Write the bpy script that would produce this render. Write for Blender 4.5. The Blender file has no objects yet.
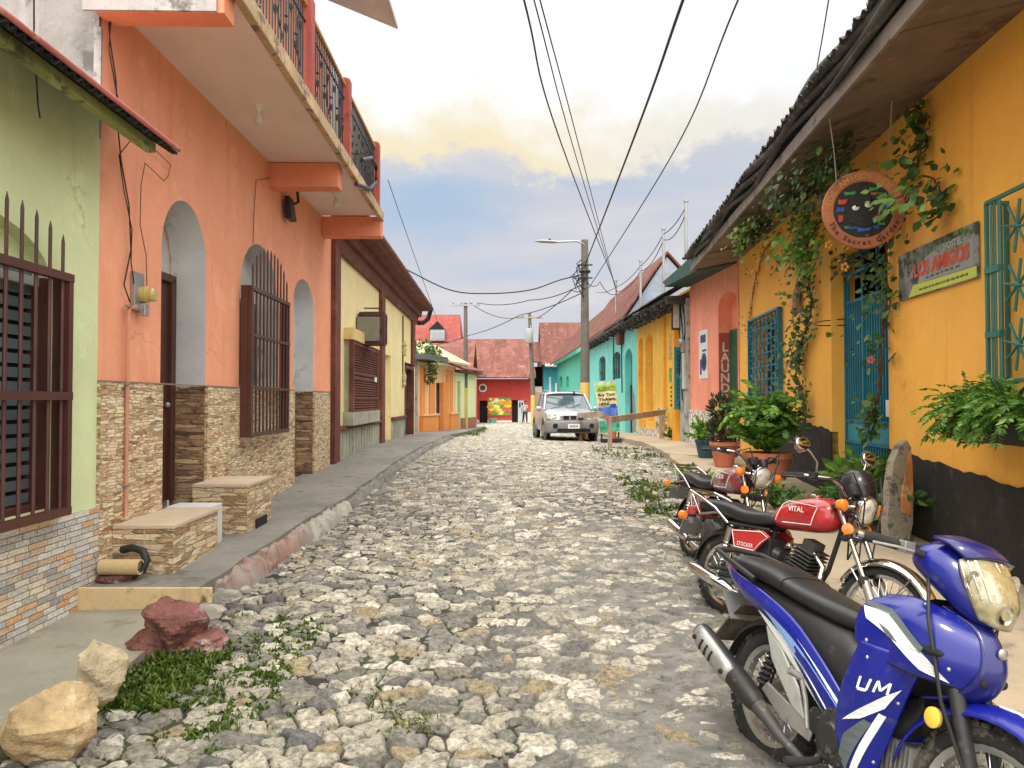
import bpy, bmesh, math, random
import numpy as np
from mathutils import Vector, Matrix
from mathutils.geometry import tessellate_polygon
random.seed(7); rng = np.random.default_rng(11)
R = math.radians; PI = math.pi
SC = bpy.context.scene; COL = SC.collection
V = Vector

# ------------------------------------------------------------------ camera, sky, sun, exposure
F = 740.0; CAMZ = 1.6; PITCH = math.atan(16 / F)
cam = bpy.data.cameras.new('camera'); camo = bpy.data.objects.new('camera', cam); COL.objects.link(camo)
cam.sensor_width = 36; cam.lens = F / 1024 * 36; cam.clip_start = .05; cam.clip_end = 3000
camo.location = (0, 0, CAMZ); camo.rotation_euler = (R(90) + PITCH, 0, 0); SC.camera = camo
SC.view_settings.view_transform = 'Standard'; SC.view_settings.look = 'None'
EXPO = .72; SC.view_settings.exposure = EXPO; SC.view_settings.gamma = 1
SUN_EL, SUN_AZ = 58, 200          # azimuth clockwise from +Y, the sun stands high behind the camera
sun = bpy.data.lights.new('sun', 'SUN'); sun.energy = 1.5; sun.angle = R(13); sun.color = (1, .93, .82)
suno = bpy.data.objects.new('sun', sun); COL.objects.link(suno)
sd = V((math.sin(R(SUN_AZ)) * math.cos(R(SUN_EL)), math.cos(R(SUN_AZ)) * math.cos(R(SUN_EL)), math.sin(R(SUN_EL))))
suno.rotation_euler = sd.to_track_quat('Z', 'Y').to_euler()

def N(nt, t, **k):
    n = nt.nodes.new(t)
    for a, b in k.items():
        if a == 'inp':
            for i, v in b.items(): n.inputs[i].default_value = v
        else: setattr(n, a, b)
    return n
def lin(c): return tuple((x / 12.92 if x <= .04045 else ((x + .055) / 1.055) ** 2.4) for x in [q / 255 for q in c])
def ramp(nt, fac, stops, interp='LINEAR'):
    r = N(nt, 'ShaderNodeValToRGB'); r.color_ramp.interpolation = interp
    e = r.color_ramp.elements
    while len(e) < len(stops): e.new(.5)
    for i, (p, c) in enumerate(stops):
        e[i].position = p; e[i].color = (*c[:3], 1)
    if fac is not None: nt.links.new(fac, r.inputs[0])
    return r.outputs[0]
def mixc(nt, fac, a, b, mode='MIX'):
    m = N(nt, 'ShaderNodeMix', data_type='RGBA', blend_type=mode)
    for sock, v in ((m.inputs[0], fac), (m.inputs[6], a), (m.inputs[7], b)):
        if hasattr(v, 'links'): nt.links.new(v, sock)
        else: sock.default_value = v if isinstance(v, (int, float)) else (*v[:3], 1)
    return m.outputs[2]
def math_(nt, op, a, b=None, c=None, clamp=False):
    m = N(nt, 'ShaderNodeMath', operation=op, use_clamp=clamp)
    for i, v in enumerate((a, b, c)):
        if v is None: continue
        if hasattr(v, 'links'): nt.links.new(v, m.inputs[i])
        else: m.inputs[i].default_value = v
    return m.outputs[0]
def smooth(nt, v, lo, hi):
    m = N(nt, 'ShaderNodeMapRange', interpolation_type='SMOOTHSTEP')
    nt.links.new(v, m.inputs[0]); m.inputs[1].default_value = lo; m.inputs[2].default_value = hi
    return m.outputs[0]

wd = bpy.data.worlds.new('World'); SC.world = wd; wd.use_nodes = True
nt = wd.node_tree; nt.nodes.clear()
bg = N(nt, 'ShaderNodeBackground'); out = N(nt, 'ShaderNodeOutputWorld'); nt.links.new(bg.outputs[0], out.inputs[0])
SKYS = .1; bg.inputs[1].default_value = SKYS
sky = N(nt, 'ShaderNodeTexSky', sky_type='NISHITA', sun_disc=False, sun_elevation=R(SUN_EL), sun_rotation=R(SUN_AZ))
tc = N(nt, 'ShaderNodeTexCoord'); sx = N(nt, 'ShaderNodeSeparateXYZ'); nt.links.new(tc.outputs['Generated'], sx.inputs[0])
def wn(scale, det, rough, sz=2.2, off=(0, 0, 0)):
    mp = N(nt, 'ShaderNodeMapping'); mp.inputs['Scale'].default_value = (1, 1, sz); mp.inputs['Location'].default_value = off
    nt.links.new(tc.outputs['Generated'], mp.inputs[0])
    n = N(nt, 'ShaderNodeTexNoise'); n.inputs['Scale'].default_value = scale; n.inputs['Detail'].default_value = det
    n.inputs['Roughness'].default_value = rough; nt.links.new(mp.outputs[0], n.inputs[0]); return n.outputs[0]
n1 = wn(5.0, 10, .66, 1.5, (.6, .2, .1)); n2 = wn(3.0, 5, .55, 4.5, (3, 1, 2)); n3 = wn(7, 8, .6, 2.5, (5, 2, 7))
el = sx.outputs[2]
e2 = math_(nt, 'ADD', el, math_(nt, 'MULTIPLY', math_(nt, 'SUBTRACT', n1, .5), .26))
low = ramp(nt, n2, [(.30, lin((198, 207, 222))), (.46, lin((212, 213, 220))), (.60, lin((226, 222, 224))), (.75, lin((205, 208, 216)))])
# pale blue opening low in the sky, ahead and a little left
dv = N(nt, 'ShaderNodeVectorMath', operation='SUBTRACT'); nt.links.new(tc.outputs['Generated'], dv.inputs[0]); dv.inputs[1].default_value = (-.10, .96, .255)
ds = N(nt, 'ShaderNodeVectorMath', operation='MULTIPLY'); nt.links.new(dv.outputs[0], ds.inputs[0]); ds.inputs[1].default_value = (1.25, .3, 3.2)
dl = N(nt, 'ShaderNodeVectorMath', operation='LENGTH'); nt.links.new(ds.outputs[0], dl.inputs[0])
blob = smooth(nt, math_(nt, 'ADD', dl.outputs['Value'], math_(nt, 'MULTIPLY', math_(nt, 'SUBTRACT', n3, .5), .25)), .20, .05)
low = mixc(nt, blob, low, lin((180, 201, 225)))
low = mixc(nt, smooth(nt, el, .13, .02), low, lin((222, 214, 220)))
glow = ramp(nt, n3, [(.35, lin((253, 243, 214))), (.6, lin((251, 232, 190)))])
hi_ = ramp(nt, n3, [(.3, lin((246, 247, 250))), (.7, lin((254, 254, 254)))])
dg = N(nt, 'ShaderNodeVectorMath', operation='SUBTRACT'); nt.links.new(tc.outputs['Generated'], dg.inputs[0]); dg.inputs[1].default_value = (-.11, .93, .34)
dgl = N(nt, 'ShaderNodeVectorMath', operation='LENGTH'); nt.links.new(dg.outputs[0], dgl.inputs[0])
glow = mixc(nt, smooth(nt, dgl.outputs['Value'], .40, .06), lin((247, 243, 232)), lin((254, 239, 200)))
c = mixc(nt, smooth(nt, e2, .285, .315), low, glow)
c = mixc(nt, smooth(nt, e2, .315, .40), c, mixc(nt, 1.0, hi_, (1.14, 1.14, 1.14), 'MULTIPLY'))
K = 2 ** -EXPO; c = mixc(nt, 1.0, c, (K, K, K), 'MULTIPLY')
bk = smooth(nt, math_(nt, 'MULTIPLY', sx.outputs[1], -1), -.1, .7)   # the open, brighter sky behind the photographer
c = mixc(nt, bk, c, (1.75, 1.68, 1.58))
c = mixc(nt, smooth(nt, el, .45, .85), c, (2.5, 2.43, 2.32))           # the bright overcast overhead
c = mixc(nt, smooth(nt, el, .0, -.05), c, (.25, .23, .2))
c10 = mixc(nt, 1.0, c, (10, 10, 10), 'MULTIPLY')
nt.links.new(mixc(nt, .93, sky.outputs[0], c10), bg.inputs[0])

# ------------------------------------------------------------------ pixel -> place helpers
def ray(x, y):
    cx, cz = (x - 512) / F, (384 - y) / F
    return V((cx, math.cos(PITCH) - cz * math.sin(PITCH), math.sin(PITCH) + cz * math.cos(PITCH)))
C0 = V((0, 0, CAMZ))
def at(x, y, D):
    r = ray(x, y); return C0 + r * (D / r.y)
class Wall:
    def __init__(s, P0, d, sg):
        s.P0 = V((P0[0], P0[1], 0)); s.u = V((d[0], d[1], 0)).normalized(); s.n = V((s.u.y, -s.u.x, 0)) * sg
    def P(s, a, z, t=0): return s.P0 + s.u * a + s.n * t + V((0, 0, z))
    def sz(s, x, y, t=0):
        r = ray(x, y); k = (s.P0 + s.n * t - C0).dot(s.n) / r.dot(s.n); p = C0 + r * k
        return (p - s.P0).dot(s.u), p.z
    def s(s_, x, t=0): return s_.sz(x, 400, t)[0]
L = Wall((-3.04, 0), (-.02, 1), 1)
Rt = Wall((3.48, 0), (.092, 1), -1)
Fr = Wall((4.97, 16.2), (-.025, 1), -1)
G = Wall((-3.69, 30), (.213, 1), 1)
RY = [-10, 0, 5, 9, 14, 18, 23, 30, 40, 60, 90]; RZ = [-.05, 0, .02, .12, .30, .36, .29, .16, .0, -.26, -.5]
def rz(y): return np.interp(y, RY, RZ)
def zl(y): return float(rz(y)) + (.2 if y > 5.35 else .05) * 1.0 - (.05 if y > 9 else 0)
def zr(y): return float(rz(y)) + .12
LE = ([-5, 3, 5.3, 9.7, 20, 27, 38, 44, 60], [-2.3, -2.25, -2.20, -2.12, -2.03, -2.1, -1.55, -1.6, -4.5])
RE = ([-5, 3, 10, 16, 20, 40, 60], [2.2, 2.3, 2.65, 3.35, 3.55, 3.2, 2.7])
def xl(y): return np.interp(y, *LE)
def xr(y): return np.interp(y, *RE)

# ------------------------------------------------------------------ mesh builder
ORG = {}
def org(o): return ORG.get(o.name, V((0, 0, 0))) if o else V((0, 0, 0))
class MB:
    def __init__(s): s.v = []; s.f = []
    def add(s, vs, fs):
        n = len(s.v); s.v += [tuple(p) for p in vs]; s.f += [tuple(i + n for i in f) for f in fs]; return s
    def poly(s, pts): return s.add(pts, [tuple(range(len(pts)))])
    def box(s, c, size, ax=None):
        X, Y, Z = ax if ax else (V((1, 0, 0)), V((0, 1, 0)), V((0, 0, 1)))
        c = V(c); h = [q / 2 for q in size]
        vs = [c + X * (h[0] * i) + Y * (h[1] * j) + Z * (h[2] * k) for i in (-1, 1) for j in (-1, 1) for k in (-1, 1)]
        return s.add(vs, [(0, 1, 3, 2), (4, 6, 7, 5), (0, 4, 5, 1), (2, 3, 7, 6), (0, 2, 6, 4), (1, 5, 7, 3)])
    def wbox(s, W, s0, s1, z0, z1, t0, t1):
        return s.box(W.P((s0 + s1) / 2, (z0 + z1) / 2, (t0 + t1) / 2), (abs(s1 - s0), abs(t1 - t0), abs(z1 - z0)), (W.u, W.n, V((0, 0, 1))))
    def hexa(s, b):      # eight corners, two loops of four
        return s.add(b, [(0, 1, 2, 3), (7, 6, 5, 4), (0, 4, 5, 1), (1, 5, 6, 2), (2, 6, 7, 3), (3, 7, 4, 0)])
    def prism(s, pts, vec):
        pts = [V(p) for p in pts]; vec = V(vec); n = len(pts)
        tri = tessellate_polygon([pts])
        vs = pts + [p + vec for p in pts]
        fs = [tuple(t) for t in tri] + [tuple(i + n for i in t) for t in tri] + [(i, (i + 1) % n, n + (i + 1) % n, n + i) for i in range(n)]
        return s.add(vs, fs)
    def tube(s, pts, r, n=8, cap=True):
        pts = [V(p) for p in pts]; m = len(pts); rs = r if isinstance(r, (list, tuple)) else [r] * m
        rings = []; up = None
        for i, p in enumerate(pts):
            d = (pts[min(i + 1, m - 1)] - pts[max(i - 1, 0)]).normalized()
            if up is None: up = V((0, 0, 1)) if abs(d.z) < .9 else V((1, 0, 0))
            a = d.cross(up).normalized(); b = a.cross(d).normalized(); up = b
            rings.append([p + a * (rs[i] * math.cos(2 * PI * k / n)) + b * (rs[i] * math.sin(2 * PI * k / n)) for k in range(n)])
        return s.loft(rings, cap=cap)
    def loft(s, rings, cap=True, closed=True):
        n = len(rings[0]); vs = [p for r in rings for p in r]; fs = []
        for i in range(len(rings) - 1):
            for k in range(n if closed else n - 1):
                fs.append((i * n + k, i * n + (k + 1) % n, (i + 1) * n + (k + 1) % n, (i + 1) * n + k))
        if cap and closed: fs += [tuple(range(n))[::-1], tuple(range((len(rings) - 1) * n, len(rings) * n))]
        return s.add(vs, fs)
    def lathe(s, prof, c, axis=(0, 0, 1), n=20, cap=True):
        c = V(c); ax = V(axis).normalized(); a = ax.orthogonal().normalized(); b = ax.cross(a)
        return s.loft([[c + ax * h + (a * math.cos(2 * PI * k / n) + b * math.sin(2 * PI * k / n)) * max(r, 1e-4) for k in range(n)] for r, h in prof], cap=cap)
    def torus(s, c, axis, Rr, r, n=28, m=8, sx=1):
        c = V(c); ax = V(axis).normalized(); a = ax.orthogonal().normalized(); b = ax.cross(a); rings = []
        for i in range(n + 1):
            q = 2 * PI * i / n; d = a * math.cos(q) + b * math.sin(q)
            rings.append([c + d * (Rr + r * math.cos(2 * PI * k / m)) + ax * (r * sx * math.sin(2 * PI * k / m)) for k in range(m)])
        return s.loft(rings, cap=False)
    def ball(s, c, r, sc=(1, 1, 1), n=12, ax=None):
        X, Y, Z = ax if ax else (V((1, 0, 0)), V((0, 1, 0)), V((0, 0, 1))); c = V(c)
        return s.loft([[c + X * (r * sc[0] * math.sin(PI * i / n + 1e-4) * math.cos(2 * PI * k / (2 * n))) + Y * (r * sc[1] * math.sin(PI * i / n + 1e-4) * math.sin(2 * PI * k / (2 * n))) + Z * (r * sc[2] * math.cos(PI * i / n)) for k in range(2 * n)] for i in range(n + 1)])
    def rock(s, c, size, seed, n=14, rough=.35):
        rd = random.Random(seed); dirs = [V((rd.gauss(0, 1), rd.gauss(0, 1), rd.gauss(0, 1))).normalized() for _ in range(13)]
        offs = [rd.uniform(.52, .86) for _ in dirs]; c = V(c); rings = []
        for i in range(n + 1):
            ring = []
            for k in range(2 * n):
                a, b = PI * i / n + 1e-3, PI * k / n
                d = V((math.sin(a) * math.cos(b), math.sin(a) * math.sin(b), math.cos(a))); rr = 1.0
                for q, o in zip(dirs, offs):
                    t = d.dot(q)
                    if t > .05: rr = min(rr, o / t)
                ring.append(c + V((d.x * size[0], d.y * size[1], d.z * size[2])) * rr * (1 + rd.uniform(-.03, .03) * rough * 2 + .10 * rough * (math.sin(d.x * 9 + seed) * math.sin(d.y * 8 + 2 * seed) + math.sin(d.z * 13 + d.x * 6 + seed))))
            rings.append(ring)
        return s.loft(rings)
    def text(s, body, size, o, right, up, off=.003, weight=0, align='CENTER', fit=None):
        vs, fs = text2d(body, size, weight, align); o, right, up = V(o), V(right).normalized(), V(up).normalized()
        n = right.cross(up); k = 1
        if fit and vs:
            w = max(v[0] for v in vs) - min(v[0] for v in vs); k = fit / w
        return s.add([o + right * (x * k) + up * y + n * off for x, y in vs], fs)
    def build(s, name, mat, parent=None, smooth=None, bevel=0, solid=0, sub=0, W=None, local=False, recalc=True, origin=None, label=None):
        me = bpy.data.meshes.new(name)
        va = np.array(s.v, dtype=float).reshape(-1, 3)
        if local: o0 = V((0, 0, 0))
        elif parent is not None: o0 = org(parent)
        elif origin is not None: o0 = V(origin)
        else: o0 = V(((va[:, 0].min() + va[:, 0].max()) / 2, (va[:, 1].min() + va[:, 1].max()) / 2, va[:, 2].min()))
        vl = va - np.array(o0)
        me.from_pydata(vl.tolist(), [], s.f)
        if recalc:
            bm = bmesh.new(); bm.from_mesh(me); bmesh.ops.recalc_face_normals(bm, faces=bm.faces); bm.to_mesh(me); bm.free()
        uv = me.uv_layers.new(name='UVMap')
        U = np.array(W.u if W else (1, 0, 0)); Nn = np.array(W.n if W else (0, 1, 0))
        nl = len(me.loops); li = np.empty(nl, int); me.loops.foreach_get('vertex_index', li)
        npol = len(me.polygons); fn = np.empty(npol * 3); me.polygons.foreach_get('normal', fn); fn = fn.reshape(-1, 3)
        lt = np.empty(npol, int); me.polygons.foreach_get('loop_total', lt); fl = np.repeat(np.arange(npol), lt)
        p = va[li]; nn = fn[fl]; pu, pn, pz = p @ U, p @ Nn, p[:, 2]
        au, an, az = abs(nn @ U), abs(nn @ Nn), abs(nn[:, 2])
        ub = np.where(az >= np.maximum(au, an), pu, np.where(an >= au, pu, pn)); vb = np.where(az >= np.maximum(au, an), pn, pz)
        uv.data.foreach_set('uv', np.stack([ub, vb], 1).ravel())
        if smooth is not None:
            me.polygons.foreach_set('use_smooth', [True] * npol)
            if smooth < 180: me.set_sharp_from_angle(angle=R(smooth))
        if mat: me.materials.append(mat)
        o = bpy.data.objects.new(name, me); COL.objects.link(o)
        if parent is not None: o.parent = parent; ORG[o.name] = V(o0)
        else: o.location = o0; ORG[o.name] = V(o0)
        if solid: m = o.modifiers.new('solid', 'SOLIDIFY'); m.thickness = solid; m.offset = 0
        if bevel: m = o.modifiers.new('bevel', 'BEVEL'); m.width = bevel; m.segments = 2; m.limit_method = 'ANGLE'; m.angle_limit = R(40)
        if sub: m = o.modifiers.new('sub', 'SUBSURF'); m.levels = sub; m.render_levels = sub
        if label: o['label'] = label
        return o
_tc = {}
def text2d(body, size, weight=0, align='CENTER'):
    key = (body, size, weight, align)
    if key not in _tc:
        cu = bpy.data.curves.new('txt', 'FONT'); cu.body = body; cu.size = size; cu.align_x = align; cu.offset = weight; cu.resolution_u = 3
        ob = bpy.data.objects.new('txt', cu); COL.objects.link(ob); bpy.context.view_layer.update()
        ev = ob.evaluated_get(bpy.context.evaluated_depsgraph_get()); me = ev.to_mesh()
        vs = [(v.co.x, v.co.y) for v in me.vertices]; fs = [tuple(p.vertices) for p in me.polygons]
        ev.to_mesh_clear(); bpy.data.objects.remove(ob); bpy.data.curves.remove(cu); _tc[key] = (vs, fs)
    return _tc[key]
def tag(o, label=None, cat=None, group=None, kind=None):
    for k, v in (('label', label), ('category', cat), ('group', group), ('kind', kind)):
        if v: o[k] = v
    return o
def thing(name, label, cat, loc, group=None, rot=None):
    o = bpy.data.objects.new(name, None); COL.objects.link(o); o.location = loc; o.empty_display_size = .1
    if rot: o.rotation_euler = rot
    ORG[o.name] = V(loc); return tag(o, label, cat, group)
def struct(o): return tag(o, kind='structure')
def copy_tree(o, parent=None):
    c = o.copy(); COL.objects.link(c)
    if parent is not None: c.parent = parent
    ORG[c.name] = ORG.get(o.name, V((0, 0, 0)))
    for ch in list(o.children): copy_tree(ch, c)
    return c
def arch(s0, s1, z0, zs, zt, n=14):          # closed outline of an arched opening
    m, h = (s0 + s1) / 2, (s1 - s0) / 2
    return [(s0, z0), (s1, z0)] + [(m + h * math.cos(PI * i / n), zs + (zt - zs) * math.sin(PI * i / n)) for i in range(n + 1)]
def rect(s0, s1, z0, z1): return [(s0, z0), (s1, z0), (s1, z1), (s0, z1)]
def panel(mb, W, outline, holes=(), t=0, depth=.25, reveal=True, rim=True):
    loops = [outline] + list(holes)
    flat = [q for l in loops for q in l]
    tri = tessellate_polygon([[V((a, b, 0)) for a, b in l] for l in loops])
    mb.add([W.P(a, b, t) for a, b in flat], [tuple(x) for x in tri])
    mb.add([W.P(a, b, t - depth) for a, b in flat], [tuple(x) for x in tri])
    for i, l in enumerate(loops):
        if (i and not reveal) or (not i and not rim): continue
        strip(mb, W, l + [l[0]], t, t - depth)
    return mb
def strip(mb, W, pts, t0, t1):
    n = len(pts); return mb.add([W.P(a, b, t0) for a, b in pts] + [W.P(a, b, t1) for a, b in pts], [(i, i + 1, n + i + 1, n + i) for i in range(n - 1)])
def flat(mb, W, pts, t):
    return mb.add([W.P(a, b, t) for a, b in pts], [tuple(x) for x in tessellate_polygon([[V((a, b, 0)) for a, b in pts]])])
def corr(mb, o, u, v, lu, lv, amp=.018, pitch=.076, th=.004, jag=0):     # corrugated sheet, waves along u, running down v
    o, u, v = V(o), V(u).normalized(), V(v).normalized(); n = u.cross(v).normalized()
    m = max(4, int(lu / pitch * 6)); rows = []
    nv = 2
    for e in (0, 1):
        for j in range(nv):
            rows.append([o + u * (lu * i / m) + v * (lv * j / (nv - 1) + (jag * math.sin(i * .37) * j)) + n * (amp * math.sin(2 * PI * (lu * i / m) / pitch) + (th if e else 0)) for i in range(m + 1)])
    k = m + 1; vs = [p for r in rows for p in r]; fs = []
    for i in range(m):
        fs += [(i, i + 1, k + i + 1, k + i), (2 * k + i, 3 * k + i, 3 * k + i + 1, 2 * k + i + 1), (k + i, k + i + 1, 3 * k + i + 1, 3 * k + i), (i, 2 * k + i, 2 * k + i + 1, i + 1)]
    return mb.add(vs, fs)

# ------------------------------------------------------------------ materials
def newmat(name):
    m = bpy.data.materials.new(name); m.use_nodes = True; t = m.node_tree
    return m, t, t.nodes['Principled BSDF']
def noise(t, co, scale, det=6, rough=.6, st=(1, 1, 1)):
    mp = N(t, 'ShaderNodeMapping'); mp.inputs['Scale'].default_value = st; t.links.new(co, mp.inputs[0])
    n = N(t, 'ShaderNodeTexNoise'); n.inputs['Scale'].default_value = scale; n.inputs['Detail'].default_value = det; n.inputs['Roughness'].default_value = rough
    t.links.new(mp.outputs[0], n.inputs[0]); return n.outputs[0]
def bump(t, b, h, dist, strength=1, prev=None):
    n = N(t, 'ShaderNodeBump'); n.inputs['Strength'].default_value = strength; n.inputs['Distance'].default_value = dist
    t.links.new(h, n.inputs['Height'])
    if prev is not None: t.links.new(prev, n.inputs['Normal'])
    t.links.new(n.outputs[0], b.inputs['Normal']); return n.outputs[0]
MC = {}
def mat(name, col, rough=.75, var=.14, scale=1.5, stain=None, sscale=2.5, sth=.58, streak=None, bmp=.003, bscale=45, metal=0, coat=0, spec=.4, fine=.06, big=None):
    if name in MC: return MC[name]
    m, t, b = newmat(name); co = N(t, 'ShaderNodeTexCoord').outputs['Object']
    lo = tuple(c * (1 - var) for c in col); hi = tuple(min(1, c * (1 + var)) for c in col)
    c = ramp(t, noise(t, co, scale, 8, .65), [(.32, lo), (.68, hi)])
    c = mixc(t, fine, c, ramp(t, noise(t, co, bscale, 4), [(.3, (0, 0, 0)), (.7, (1, 1, 1))]), 'OVERLAY')
    if big: c = mixc(t, math_(t, 'MULTIPLY', smooth(t, noise(t, co, .7, 5), .45, .62), .75), c, big)
    if streak: c = mixc(t, math_(t, 'MULTIPLY', smooth(t, noise(t, co, 5, 6, .65, (1, 1, .09)), .53, .72), .6), c, streak)
    if bscale == 45 and streak:           # painted plaster: paler worn patches and small chips with a shape of their own
        c = mixc(t, math_(t, 'MULTIPLY', smooth(t, noise(t, co, 1.7, 10, .72), .54, .64), .5), c, tuple(min(.9, x * 1.12 + .07) for x in col))
        vc = N(t, 'ShaderNodeTexVoronoi', feature='DISTANCE_TO_EDGE'); vc.inputs['Scale'].default_value = .9
        nw = N(t, 'ShaderNodeTexNoise'); nw.inputs['Scale'].default_value = 3; nw.inputs['Detail'].default_value = 6; t.links.new(co, nw.inputs[0])
        vw = N(t, 'ShaderNodeVectorMath', operation='MULTIPLY_ADD'); t.links.new(nw.outputs['Color'], vw.inputs[0]); vw.inputs[1].default_value = (.55, .55, .55); t.links.new(co, vw.inputs[2]); t.links.new(vw.outputs[0], vc.inputs['Vector'])
        crk = math_(t, 'MULTIPLY', smooth(t, vc.outputs['Distance'], .011, .003), smooth(t, noise(t, co, .8, 3), .50, .60)); c = mixc(t, math_(t, 'MULTIPLY', crk, .35), c, tuple(x * .35 for x in col))
        c = mixc(t, math_(t, 'MULTIPLY', smooth(t, noise(t, co, 9, 8, .7), .70, .73), .8), c, tuple(x * .55 + .06 for x in col))
    if stain: c = mixc(t, math_(t, 'MULTIPLY', smooth(t, noise(t, co, sscale, 10, .7), sth, sth + .1), .85), c, stain)
    t.links.new(c, b.inputs['Base Color']); b.inputs['Metallic'].default_value = metal; b.inputs['Specular IOR Level'].default_value = spec
    rr = ramp(t, noise(t, co, 8, 5), [(.3, (max(0, rough - .12),) * 3), (.7, (min(1, rough + .12),) * 3)]); t.links.new(rr, b.inputs['Roughness'])
    if coat: b.inputs['Coat Weight'].default_value = coat; b.inputs['Coat Roughness'].default_value = .08
    if bmp: bump(t, b, noise(t, co, bscale, 6, .65), bmp)
    MC[name] = m; return m
def stone_mat(name, cols, bw, bh, mortar=(.14, .12, .10), ms=.004, dist=.006, off=.5, warp=.02, vertical=False):
    m, t, b = newmat(name); co = N(t, 'ShaderNodeTexCoord').outputs['UV']
    nz = N(t, 'ShaderNodeTexNoise'); nz.inputs['Scale'].default_value = 14; t.links.new(co, nz.inputs[0])
    va = N(t, 'ShaderNodeVectorMath', operation='MULTIPLY_ADD'); t.links.new(nz.outputs['Color'], va.inputs[0]); va.inputs[1].default_value = (warp, warp * .35, 0); t.links.new(co, va.inputs[2])
    def brick(w, h, seed):
        mp = N(t, 'ShaderNodeMapping'); mp.inputs['Location'].default_value = (seed, seed * .7, 0); t.links.new(va.outputs[0], mp.inputs[0])
        k = N(t, 'ShaderNodeTexBrick', offset=off, squash=1.35, squash_frequency=3, offset_frequency=2)
        k.inputs['Color1'].default_value = (0, 0, 0, 1); k.inputs['Color2'].default_value = (1, 1, 1, 1); k.inputs['Mortar'].default_value = (.5, .5, .5, 1)
        k.inputs['Scale'].default_value = 1; k.inputs['Mortar Size'].default_value = ms; k.inputs['Mortar Smooth'].default_value = .3
        k.inputs['Brick Width'].default_value = w; k.inputs['Row Height'].default_value = h; t.links.new(mp.outputs[0], k.inputs[0]); return k
    k1 = brick(bw, bh, 0)
    c = ramp(t, k1.outputs['Color'], [(i / max(1, len(cols) - 1), q) for i, q in enumerate(cols)])
    c = mixc(t, .45, c, ramp(t, noise(t, co, 30, 6, .7, (1, 2.2, 1)), [(.3, (.02, .015, .01)), (.68, (1, .95, .85))]), 'OVERLAY')
    c = mixc(t, k1.outputs['Fac'], c, mortar); t.links.new(c, b.inputs['Base Color']); b.inputs['Roughness'].default_value = .7
    h = math_(t, 'MULTIPLY', math_(t, 'SUBTRACT', 1, k1.outputs['Fac']), math_(t, 'MULTIPLY_ADD', N(t, 'ShaderNodeSeparateColor').outputs[0], 0, 1))
    sc = N(t, 'ShaderNodeSeparateColor'); t.links.new(k1.outputs['Color'], sc.inputs[0])
    h = math_(t, 'ADD', math_(t, 'MULTIPLY', math_(t, 'SUBTRACT', 1, k1.outputs['Fac']), math_(t, 'MULTIPLY_ADD', sc.outputs[0], .8, .6)), math_(t, 'MULTIPLY', noise(t, co, 50, 6, .7), .6))
    bump(t, b, h, dist); MC[name] = m; return m
def ledge_mat(name, cols, sx_, sy_, dark=(.10, .06, .035), edge=.05, dist=.008, dk_=.55):
    m, t, b = newmat(name); co = N(t, 'ShaderNodeTexCoord').outputs['UV']
    mp = N(t, 'ShaderNodeMapping'); mp.inputs['Scale'].default_value = (sx_, sy_, 1); t.links.new(co, mp.inputs[0])
    nz = N(t, 'ShaderNodeTexNoise'); nz.inputs['Scale'].default_value = 1.3; t.links.new(mp.outputs[0], nz.inputs[0])
    va = N(t, 'ShaderNodeVectorMath', operation='MULTIPLY_ADD'); t.links.new(nz.outputs['Color'], va.inputs[0]); va.inputs[1].default_value = (.9, .35, 0); t.links.new(mp.outputs[0], va.inputs[2])
    v1 = N(t, 'ShaderNodeTexVoronoi', distance='CHEBYCHEV'); v1.inputs['Scale'].default_value = 1; v1.inputs['Randomness'].default_value = .85; t.links.new(va.outputs[0], v1.inputs['Vector'])
    v2 = N(t, 'ShaderNodeTexVoronoi', feature='F2', distance='CHEBYCHEV'); v2.inputs['Scale'].default_value = 1; v2.inputs['Randomness'].default_value = .85; t.links.new(va.outputs[0], v2.inputs['Vector'])
    ed = smooth(t, math_(t, 'SUBTRACT', v2.outputs['Distance'], v1.outputs['Distance']), .0, edge * 3)
    sc = N(t, 'ShaderNodeSeparateColor'); t.links.new(v1.outputs['Color'], sc.inputs[0])
    c = ramp(t, sc.outputs[0], [(i / max(1, len(cols) - 1), q) for i, q in enumerate(cols)])
    c = mixc(t, .5, c, ramp(t, noise(t, co, 34, 6, .7, (1, 2.2, 1)), [(.3, (.03, .02, .015)), (.66, (1, .96, .88))]), 'OVERLAY')
    c = mixc(t, math_(t, 'MULTIPLY', math_(t, 'SUBTRACT', 1, ed), dk_), c, dark); t.links.new(c, b.inputs['Base Color']); b.inputs['Roughness'].default_value = .65
    h = math_(t, 'ADD', math_(t, 'MULTIPLY', ed, math_(t, 'MULTIPLY_ADD', sc.outputs[1], .9, .4)), math_(t, 'MULTIPLY', noise(t, co, 60, 6, .7), .5)); bump(t, b, h, dist); MC[name] = m; return m
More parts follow.
